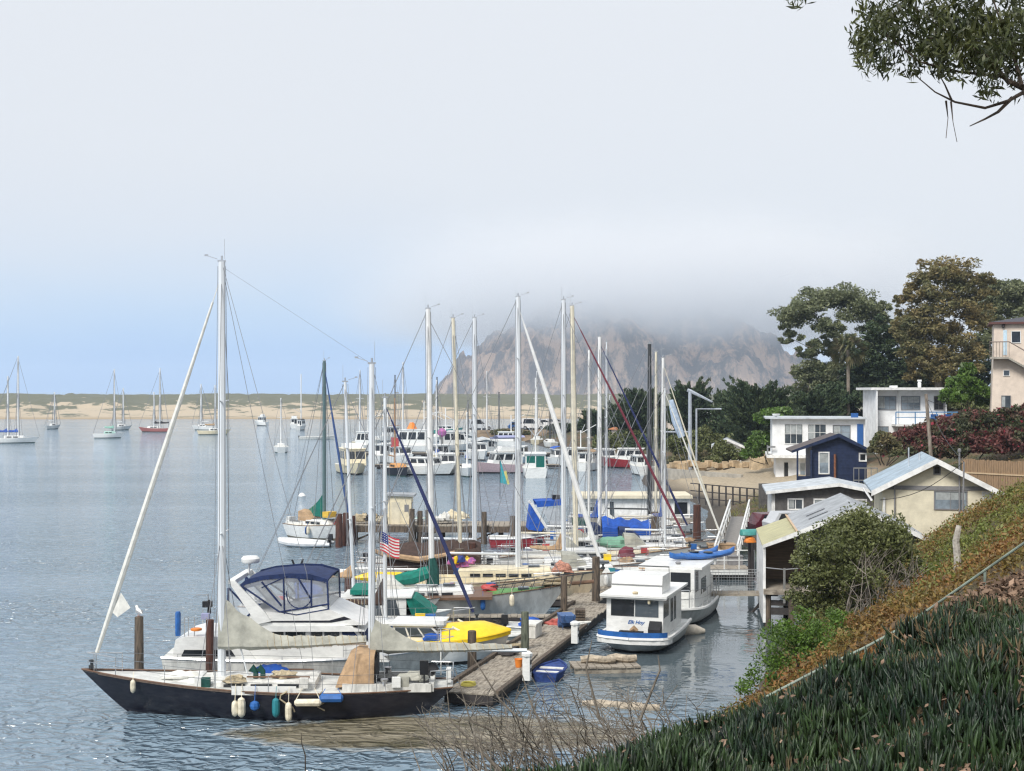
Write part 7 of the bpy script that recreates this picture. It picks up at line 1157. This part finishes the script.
for k, (px, lb, col, van) in enumerate(((534, 'white van parked on the far shore, left of the white pickup', (.7, .7, .7), True), (546, 'white pickup parked on the far shore', (.72, .72, .72), False), (521, 'blue car on the far shore left of the vans', (.03, .10, .28), False), (480, 'pale van far out on the shore behind the grey dock house', (.6, .62, .64), True), (556, 'silver car rightmost on the far shore', (.5, .5, .52), False))): car(lb, px, 306+2*k, max(1.8, gz(PX(px, 306+2*k), 306+2*k)), col, R(8*k-10), van=van, sc=1.3)
# earth bank with scrub on the far shore
q = MB(); q.loft([[(x, y, z) for y, z in ((-4, -1.5), (-2, 1.2), (0, 2.0+.3*math.sin(x)), (6, 2.2))] for x in np.linspace(-12, 26, 20)]); o = q.build('earth_bank', mat('brown_bank', (.20, .15, .10), .95, .4, .6, bump=.6), smooth=True); o.location = (4, 292, 0); kind(o, 'structure'); 
for px, w in ((507, 20), (524, 8), (575, 14)): shrub_px('shrub', {507: 'olive scrub on the brown far bank', 524: 'small scrub beside the blue far car', 575: 'scrub on the far bank behind the cream mast'}[px], 'shrub', px, 437, 291, [(px-w*.3, 433, w*.5, 3, 0), (px+w*.3, 434, w*.45, 2.6, 0)], LEAF_SC, 40, .6, px)

# odds and ends lying on the dock
def on_dock(t, side): p = D0+dd.normalized()*t; n_ = Vector((dd.y, -dd.x, 0)).normalized(); return p+n_*side+Vector((0, 0, .46))
def odd(name, label, cat, t, side, mk, m, rz=0.0, smooth=True): q = MB(); mk(q); o = q.build(name, m, smooth=smooth); o.location = on_dock(t, side); o.rotation_euler.z = da+rz; return tag(o, label, cat)
odd('coiled_hose', 'yellow green hose coiled at the near dock end', 'hose', 1.0, -.3, lambda q: q.tube([(.26*math.cos(a)*(1-.01*a), .26*math.sin(a)*(1-.01*a), .03+.006*a) for a in np.linspace(0, 18, 70)], .025, 5), mat('hose_yellow', (.45, .40, .08), .6))
odd('coiled_rope', 'pale rope coil on the dock near the greenish piling', 'rope', 8.2, -.55, lambda q: q.tube([(.22*math.cos(a)*(1-.008*a), .22*math.sin(a), .03+.008*a) for a in np.linspace(0, 18, 70)], .03, 5), ROPE)
odd('dock_box', 'white low dock box between the two pedestals', 'dock box', 11.0, -.6, lambda q: (q.box((0, 0, .25), (1.1, .5, .5)), q.box((0, 0, .53), (1.16, .56, .08))), WHITE2, smooth=False)
odd('bucket', 'orange bucket standing on the dock', 'bucket', 4.6, .5, lambda q: q.lathe([(.11, 0), (.15, .3), (.16, .3), (.14, .26)], (0, 0, 0), 12), ORANGE)
odd('loose_plank', 'loose grey plank lying along the dock edge', 'plank', 6.0, .55, lambda q: q.box((0, 0, .03), (2.2, .2, .05)), PLANK, .06, False)
odd('crate', 'brown slatted crate far along the dock', 'crate', 15.5, .4, lambda q: [q.box((0, 0, .08+.12*i), (.6, .45, .08)) for i in range(4)], WOODP, .2, False)
odd('tarp_heap', 'crumpled dark tarpaulin on the dock by the greenish piling', 'tarpaulin', 7.0, -.5, lambda q: lump(q, (0, 0, .1), (1.0, .7, .4), 5, .4, 12), DKWOOD)
odd('dock_cart', 'blue wheelbarrow tub near the houseboat', 'cart', 13.2, .3, lambda q: (q.box((0, 0, .45), (.9, .55, .3), taper=1.15), q.tube([(.3, -.3, .16), (.3, .3, .16)], .16, 10), q.tube([(-.4, .2, .4), (-.9, .2, .7)], .02, 4), q.tube([(-.4, -.2, .4), (-.9, -.2, .7)], .02, 4), q.tube([(-.3, .2, .35), (-.3, .2, .0)], .02, 4)), mat('cart_blue', (.05, .12, .3), .5, .3, 5), .4, False)
# ------------------------------------------------------------------ moored sailing boat and the far harbour
r, hl, mx = sailboat(0, 99.5, 325, 361, ctr=PX(319, 99.5), L=6.4, B=2.3, mxl=.55, heading=R(-40), label='moored white sailing boat with a green sail cover off the pier end', group='moored boats', mastm=MASTG, r=.12, cover=DGREENC and mat('teal_green_cover', (.0, .13, .10), .8, .25, 3), zboom=PZ(516, 99.5), bl=2.5, jib=mat('blue_grey_strip', (.03, .07, .2), .8), jr=.08, tall=1.35, fall=.98, fb=(1.25, 1.0, .95), deck=CREAM, spreaders=())
q = MB(); q.b2(.9, 1.5, -.5, .3, 1.6, 2.0); q.build('deck_bag', mat('yellow_bag', (.65, .42, .06), .8), r)
def inflatable(name, label, px, Y, rz, L_=2.9):
    r = thing(name, label, 'dinghy', (PX(px, Y), Y, 0), rz); q = MB(); w = .62; pts = [(-L_/2, w, .22), (0, w, .24), (L_*.3, w*.9, .30), (L_*.47, w*.4, .38), (L_*.5, 0, .40), (L_*.47, -w*.4, .38), (L_*.3, -w*.9, .30), (0, -w, .24), (-L_/2, -w, .22)]; q.tube(pts, [.12]+[.23]*7+[.12], 9); q.build('tube', HYPAL, r, smooth=True); q = MB(); q.b2(-L_*.42, L_*.35, -w+.1, w-.1, .08, .14); q.build('floor', GREYT, r); q = MB(); q.b2(-L_*.44, -L_*.40, -w+.1, w-.1, .1, .5); q.build('transom', WHITE, r); q = MB(); q.box((-L_*.47, 0, .66), (.34, .28, .42), taper=.8); q.box((-L_*.46, 0, .25), (.14, .1, .5)); q.build('outboard', MOTOR, r); return r
inflatable('inflatable_dinghy', 'grey inflatable dinghy with black outboard tied under the moored sailing boat', 306, 94.5, R(172), 3.6)
def buoy(px, wy, label, m=None): Y = F*H/(wy-CY); q = MB(); q.lathe([(.05, -.2), (.3, -.1), (.38, .1), (.28, .3), (.06, .42)], (0, 0, 0), 10); o = q.build('mooring_buoy', m or WHITE, smooth=True); o.location = (PX(px, Y), Y, 0); tag(o, label, 'buoy')
buoy(302, 497, 'white round mooring buoy behind the moored sailing boat')
# boats swinging off the sand spit
GM = 'boats moored off the sand spit'; GF = 'boats at the far docks'
def farsail(px, wy, masts, L_, heading, label, hullm=WHITE, mm=MASTW, group=GM, cover=None, cabm=WHITE, jib=None, B=None, fbk=1.0, boot=None):
    Y = F*H/(wy-CY); r = thing('sailboat', label, 'sailboat', (PX(px, Y), Y, 0), heading, group); hl = Hull(L_, B or L_*.3, (1.3*fbk, 1.0*fbk, 1.0*fbk), so=.4, bo=1.0, tr=.55); hl.build([hullm, boot or DARKG, DECKW, BLACKB], r); cabin_trunk(hl, r, -L_*.15, L_*.22, L_*.17, .55, cabm, nwin=2, wh=.22)
    for k, (mp, ty) in enumerate(masts):
        mxl = (PX(mp, Y)-PX(px, Y))/(math.cos(heading) if abs(math.cos(heading)) > .35 else (1 if math.cos(heading) >= 0 else -1)); mxl = max(-L_*.4, min(L_*.35, mxl)); mast_set(r, hl, mxl, PZ(ty, Y), .9, max(.09, Y*.00055), mm, (.6,), .8, False, fore=(k == 0), back=(k == 0), jib=jib if k == 0 else None, jr=.12, wr=Y*.00012)
        bo = tubes('boom', mm, r, [([(mxl-.1, 0, 2.3), (mxl-L_*.33, 0, 2.35)], .09)], 5)
        if cover: sail_cover(bo, (mxl, 0, 2.35), (mxl-L_*.3, 0, 2.4), cover, .35, .2, .5, int(px), 8)
    return r
farsail(13, 443, [(18, 356), (8, 376)], 10.5, R(5), 'big white two masted boat at the left picture edge', cover=BLUEC)
farsail(53, 429, [(54, 392)], 5.5, R(60), 'tiny dark sailing boat close to the sand beach', hullm=GREYH)
farsail(109, 438, [(114, 369)], 7, R(12), 'white sloop with a pale green awning off the dunes', cover=mat('mint_canvas', (.25, .5, .42), .8), cabm=mat('mint_cabin', (.4, .62, .55), .6))
farsail(121, 430, [(123, 388)], 6, R(30), 'small dark hulled boat just behind the green awning sloop', hullm=GREYH)
farsail(154, 432, [(160, 368), (154, 392)], 8, R(178), 'red hulled ketch moored off the dunes', hullm=mat('faded_red_hull', (.38, .14, .13), .6), cover=BLACKC)
farsail(203, 430, [(201, 384)], 6.5, R(170), 'white sloop moored left of the tall near mast', jib=None)
farsail(214, 434.5, [(215, 385)], 8, R(10), 'cream ketch moored right behind the tall near mast', hullm=CREAM, cover=TANC)
def farmotor(px, wy, wpx, label, heading=0.0, hullm=WHITE, cabm=WHITE, L_=None, h=1.5, fly=True, group=GF, top=None, gm=GLASS, mast=None, boot=BLACKB, topm=WHITE, fb=(1.6, 1.2, 1.1), cab=(-.28, .2), rear=True):
    Y = F*H/(wy-CY); s = Y/1400; asp = abs(math.cos(heading))+.36*abs(math.sin(heading)); L_ = L_ or min(13, wpx*s/asp); r = thing('motorboat', label, 'motor boat', (PX(px, Y), Y, 0), heading, group); hl = Hull(L_, L_*.36, fb, so=.1, bo=1.0, tr=.85, bp=2.0); hl.build([hullm, boot, DECKW, BLACKB], r); w = L_*.27
    house(r, hl, L_*cab[0], L_*cab[1], w, h, cabm, fr=.5, gm=gm, wins=((.06, .3), (.36, .62), (.68, .94)), rearwin=rear, wz=(.4, .88), rth=.1)
    z = hl.fz(.45)+h
    if fly: q = MB(); q.prism([(L_*cab[0]+.3, z+.1), (L_*cab[1]-.9, z+.1), (L_*cab[1]-1.4, z+.75), (L_*cab[0]+.3, z+.65)], -w*.42, w*.42); q.build('flybridge', WHITE, r)
    if top: q = MB(); zz = z+(1.9 if fly else .12); q.loft([[(L_*cab[0]+(.9*i/4-.1+0)*L_*(cab[1]-cab[0])*1.0, y, zz+.25*(1-(y/w*2)**2)) for y in np.linspace(-w/2, w/2, 7)] for i in range(5)]); q.prism([(L_*cab[0]-.1, zz-.25), (L_*cab[1]-.5, zz-.25), (L_*cab[1]-.5, zz+.02), (L_*cab[0]-.1, zz+.02)], -w/2-.02, -w/2+.02); q.build('canopy', top, r); q = MB(); [q.tube([(L_*a, sy*w*.45, z), (L_*a, sy*w*.45, zz)], .04, 4) for a in (cab[0]+.02, cab[1]-.08) for sy in (1, -1)]; q.build('canopy_frame', STEEL, r)
    if mast: q = MB(); q.tube([(L_*cab[0]+.8, 0, z), (L_*cab[0]+.8, 0, PZ(mast, Y))], max(.07, Y*.0004), 6); q.tube([(L_*cab[0]+.8, 0, z+2), (L_*cab[0]-1.6, .9, z+3.2)], .05, 4); q.tube([(L_*cab[0]+.8, 0, z+2), (L_*cab[0]-1.6, -.9, z+3.2)], .05, 4); q.build('mast', MASTW, r)
    return r, hl
farmotor(261, 425.5, 17, 'white flybridge cruiser moored off the dunes right of the tall near mast', R(150), group=GM)
farmotor(294, 428, 12, 'white motor boat moored beside a dark canopied one', R(100), group=GM); farmotor(302, 430, 12, 'motor boat with a dark canopy moored beside the white one', R(70), top=BLACKC, hullm=GREYH, group=GM, fly=False, mast=374)
skiff('skiff', 'pale skiff with a dark figure shaped motor drifting mid channel', 'skiff', 318, 304, 8, 2.2, 0, WHITE2, GREYH, 'small skiffs', fb=(.8, .6, .6))
# front row of the far docks
farmotor(352, 473.5, 28, 'cream cruiser with dark wrap windows, leftmost at the far dock', R(-75), hullm=CREAM, cabm=CREAM, h=2.0, L_=10, fly=True, cab=(-.2, .3))
r = farsail(398, 475.5, [(386, 398)], 9, R(-70), 'black hulled sailing boat with an orange deckhouse at the far dock', hullm=NAVYH, mm=mat('orange_spar', (.35, .2, .1), .6), group=GF, cabm=mat('orange_cabin', (.55, .28, .10), .6)); 
farmotor(428, 475, 26, 'low white motor boat at the far dock behind the furled navy sail', R(-20), h=1.0, fly=False, L_=7.5); farmotor(447, 474, 18, 'small white boat with a crowded deck at the far dock', R(-80), h=1.4, fly=False, L_=7, hullm=WHITE2)
farsail(467, 476, [(467, 412)], 8.5, R(-86), 'white sailing boat with a bright blue peaked sail cover at the far dock', group=GF, cover=BLUEC); r = farsail(436.5, 469, [(436, 380)], 8, R(-95), 'white sailing boat with a folded blue cover behind the thick white mast', group=GF, cover=BLUEC)
farmotor(502, 473, 30, 'white flybridge cruiser under a lavender canopy at the far dock', R(-160), top=LAVC, L_=8.5, hullm=mat('rose_hull', (.55, .42, .45), .5)); farmotor(535, 476, 28, 'white cruiser with big dark green windows at the far dock', R(90), gm=mat('green_glass', (.01, .12, .10), .2), L_=9, h=1.75, fly=False, cab=(-.46, .1), mast=378, fb=(1.4, 1.2, 1.2))
farmotor(415, 452, 34, 'white fishing boat with an orange topped wheelhouse in the second far row', R(170), h=2.6, L_=12, fly=False, mast=400, cab=(-.2, .25)); farmotor(372, 452, 22, 'grey work boat crowded with gear left of the orange topped boat', R(160), h=2.2, L_=9, fly=False, hullm=GREYH, mast=395, cab=(0, .3)); farmotor(455, 451, 20, 'white fishing boat with pink and lavender gear in the second far row', R(20), h=2.2, L_=9, fly=False, mast=408); farmotor(575, 468, 22, 'white workboat with crane moored behind the cream mast', R(120), h=1.6, L_=8, fly=False, mast=430)
farmotor(627, 468, 20, 'red and white workboat at the far dock by the cypress', R(170), h=1.5, L_=8, fly=False, hullm=REDH); farmotor(447, 434, 10, 'dark green open boat anchored beyond the far docks', R(0), hullm=TEALH, h=.8, fly=False, L_=8)
farmotor(543, 437.5, 20, 'white motor yacht moored beyond the far docks', R(175), L_=12, h=1.6); farmotor(478, 437, 14, 'white launch moored beyond the lavender canopy', R(165), L_=9, h=1.2, fly=False)
# orange wheelhouse top and pink gear
q = MB(); q.tube([(0, 0, 0), (0, 0, 1.1)], [.9, .35], 8); o = q.build('orange_buoy_pile', ORANGE); Yq = F*H/(452-CY); o.location = (PX(412, Yq), Yq, 4.0); tag(o, 'orange buoys heaped on the white fishing boat wheelhouse', 'buoys'); q = MB(); q.lathe([(.1, 0), (.7, .4), (.8, 1.0), (.3, 1.5)], (0, 0, 0), 9); o = q.build('pink_buoy', PINK, smooth=True); o.location = (PX(442, 240), 240, 2.6); tag(o, 'pink round buoys hung on the far fishing boat', 'buoys')
q = MB(); q.add([(0, 0, 0), (1.1, 0, .1), (1.2, .1, 1.3), (0, .1, 1.4)], [(0, 1, 2, 3)]); Yq = 200; o = q.build('red_flag', REDP); o.location = (PX(391, Yq), Yq, PZ(447, Yq)); tag(o, 'small red flag flying among the far boats', 'flag')
# bare masts of boats lying farther out; every hull shows between the others
for k, (px, ty, wy, h_, lb, mm) in enumerate(((281, 398, 452, R(100), 'thin white mast', MASTW), (403, 362, 445, R(80), 'slim white mast left of the thick white one', MASTW), (395, 375, 448, R(95), 'short dark mast', MASTD), (437, 377, 441, R(85), 'dark slender mast', MASTD), (487, 371, 440, R(90), 'white mast in front of the rock', MASTW), (499, 392, 441, R(92), 'dark short mast before the dunes', MASTD), (468, 400, 446, R(88), 'dark low mast by the blue peaked cover', MASTD), (537, 371, 444, R(85), 'pair forming white mast', MASTW), (550, 400, 447, R(100), 'brown low mast', MASTD), (610, 395, 452, R(90), 'grey mast before the cypress', ALU), (360, 370, 446, R(84), 'grey slim mast beyond the cream cruiser', ALU), (374, 405, 444, R(95), 'grey low mast', ALU))):
    farsail(px, wy, [(px, ty)], 8.5, h_, ('outer dock sailing boat, %s' % lb), group=GF, mm=mm, hullm=(WHITE, CREAM, WHITE2)[k % 3])
# far dock floats and the grey dock house
for px0, px1, wy, lb in ((375, 560, 471, 'front plank float of the far docks'), (360, 560, 458, 'second plank float of the far docks'), (545, 650, 466, 'plank float of the far docks below the cypress')):
    Y = F*H/(wy-CY)+6; r = dock(lb, (PX(px0, Y), Y, 0), 0, PX(px1, Y)-PX(px0, Y), 2.2, .55)
Y = 232; s = Y/1400; r, _ = gable('dock_house', 'grey two storey dock house behind the lavender canopied cruiser', PX(486, Y), Y, .4, R(8), 22*s, 5, PZ(441, Y)-.4, PZ(438.5, Y)-.4, mat('pale_grey_siding', (.42, .45, .46), .7), WROOF, TRIMW, .3, base=.5)
for a, zf in ((-.9, .72), (.9, .72), (-.6, .3)): window(r, a, (PZ(441, Y)-.4)*zf, 1.0, .9, 0, 1, 1, TRIMW, GLASS, .1)
# wind pennant
q = MB(); q.tube([(0, 0, -1), (0, 0, 1.8)], .025, 4); o = q.build('pennant', MASTD); Yq = 92; o.location = (PX(500, Yq), Yq, PZ(484, Yq)); tag(o, 'teal and yellow pennant on a thin staff among the boats', 'pennant'); q = MB(); q.add([(.0, 0, 1.7), (.0, 0, .1), (.5, .05, -.05), (.25, .05, .8)], [(0, 1, 2, 3)]); q.build('cloth', mat('pennant_teal', (.05, .35, .42), .8), o); q = MB(); q.add([(.25, -.02, .8), (.5, .03, -.05), (.62, .03, .0), (.4, -.02, .9)], [(0, 1, 2, 3)]); q.build('border', mat('pennant_yellow', (.6, .55, .2), .8), o)

# finger floats between the slips
for k, (Yf, L_) in enumerate(((56.0, 8.5), (62.8, 9.0), (68.2, 10.5), (73.0, 10.0), (78.2, 11.0), (84.0, 11.5))):
    t = (Yf-D0.y)/(dd.normalized().y); e = D0+dd.normalized()*t; dock(('finger float between the yellow decked boat and the flag mast boat', 'finger float behind the green canvas boat', 'finger float behind the cream sailing boat', 'finger float behind the brown covered boat', 'finger float behind the tan sail cover boat', 'finger float behind the cream mast boat')[k], (e.x-.9, Yf, 0), math.pi-.0, L_, .8, .42)
dk2 = dock('main walkway continuing behind the houseboats', (3.25, 66.8, 0), da+.02, 32, 1.7)
# more small craft along the far floats
for k, (px, wy, w, hd_, lb, kw) in enumerate(((388, 462, 15, 60, 'grey workboat squeezed behind the black hulled sailing boat', dict(h=1.5, hullm=GREYH)), (402, 464, 14, -60, 'white launch behind the orange deckhouse boat', dict(h=1.3)), (437, 462, 15, 120, 'cream launch beside the thick white mast', dict(h=1.4, hullm=CREAM)), (478, 460, 14, -70, 'white launch left of the lavender canopy', dict(h=1.4)), (520, 463, 15, 80, 'pale blue launch between the lavender canopy and the green windows', dict(h=1.3, hullm=mat('pale_blue_hull', (.4, .5, .58), .5))), (560, 466, 16, -80, 'white boat with blue canopy right of the green windows', dict(h=1.2, top=BLUEC)), (590, 470, 16, 70, 'small white boat with tan canopy behind the slim white mast', dict(h=1.2, top=TANC)), (606, 467, 14, -75, 'grey launch by the pale house', dict(h=1.3, hullm=GREYH)), (640, 474, 16, 100, 'white launch behind the black mast', dict(h=1.2)), (460, 446, 14, 20, 'small trawler behind the blue peaked cover', dict(h=1.8, mast=420)), (505, 447, 14, 160, 'small white trawler in front of the earth bank', dict(h=1.7, mast=415)), (393, 441, 13, 30, 'outermost trawler of the far row', dict(h=1.8, mast=412)))):
    farmotor(px, wy, w, lb, R(hd_), fly=False, L_=7.2, **kw)
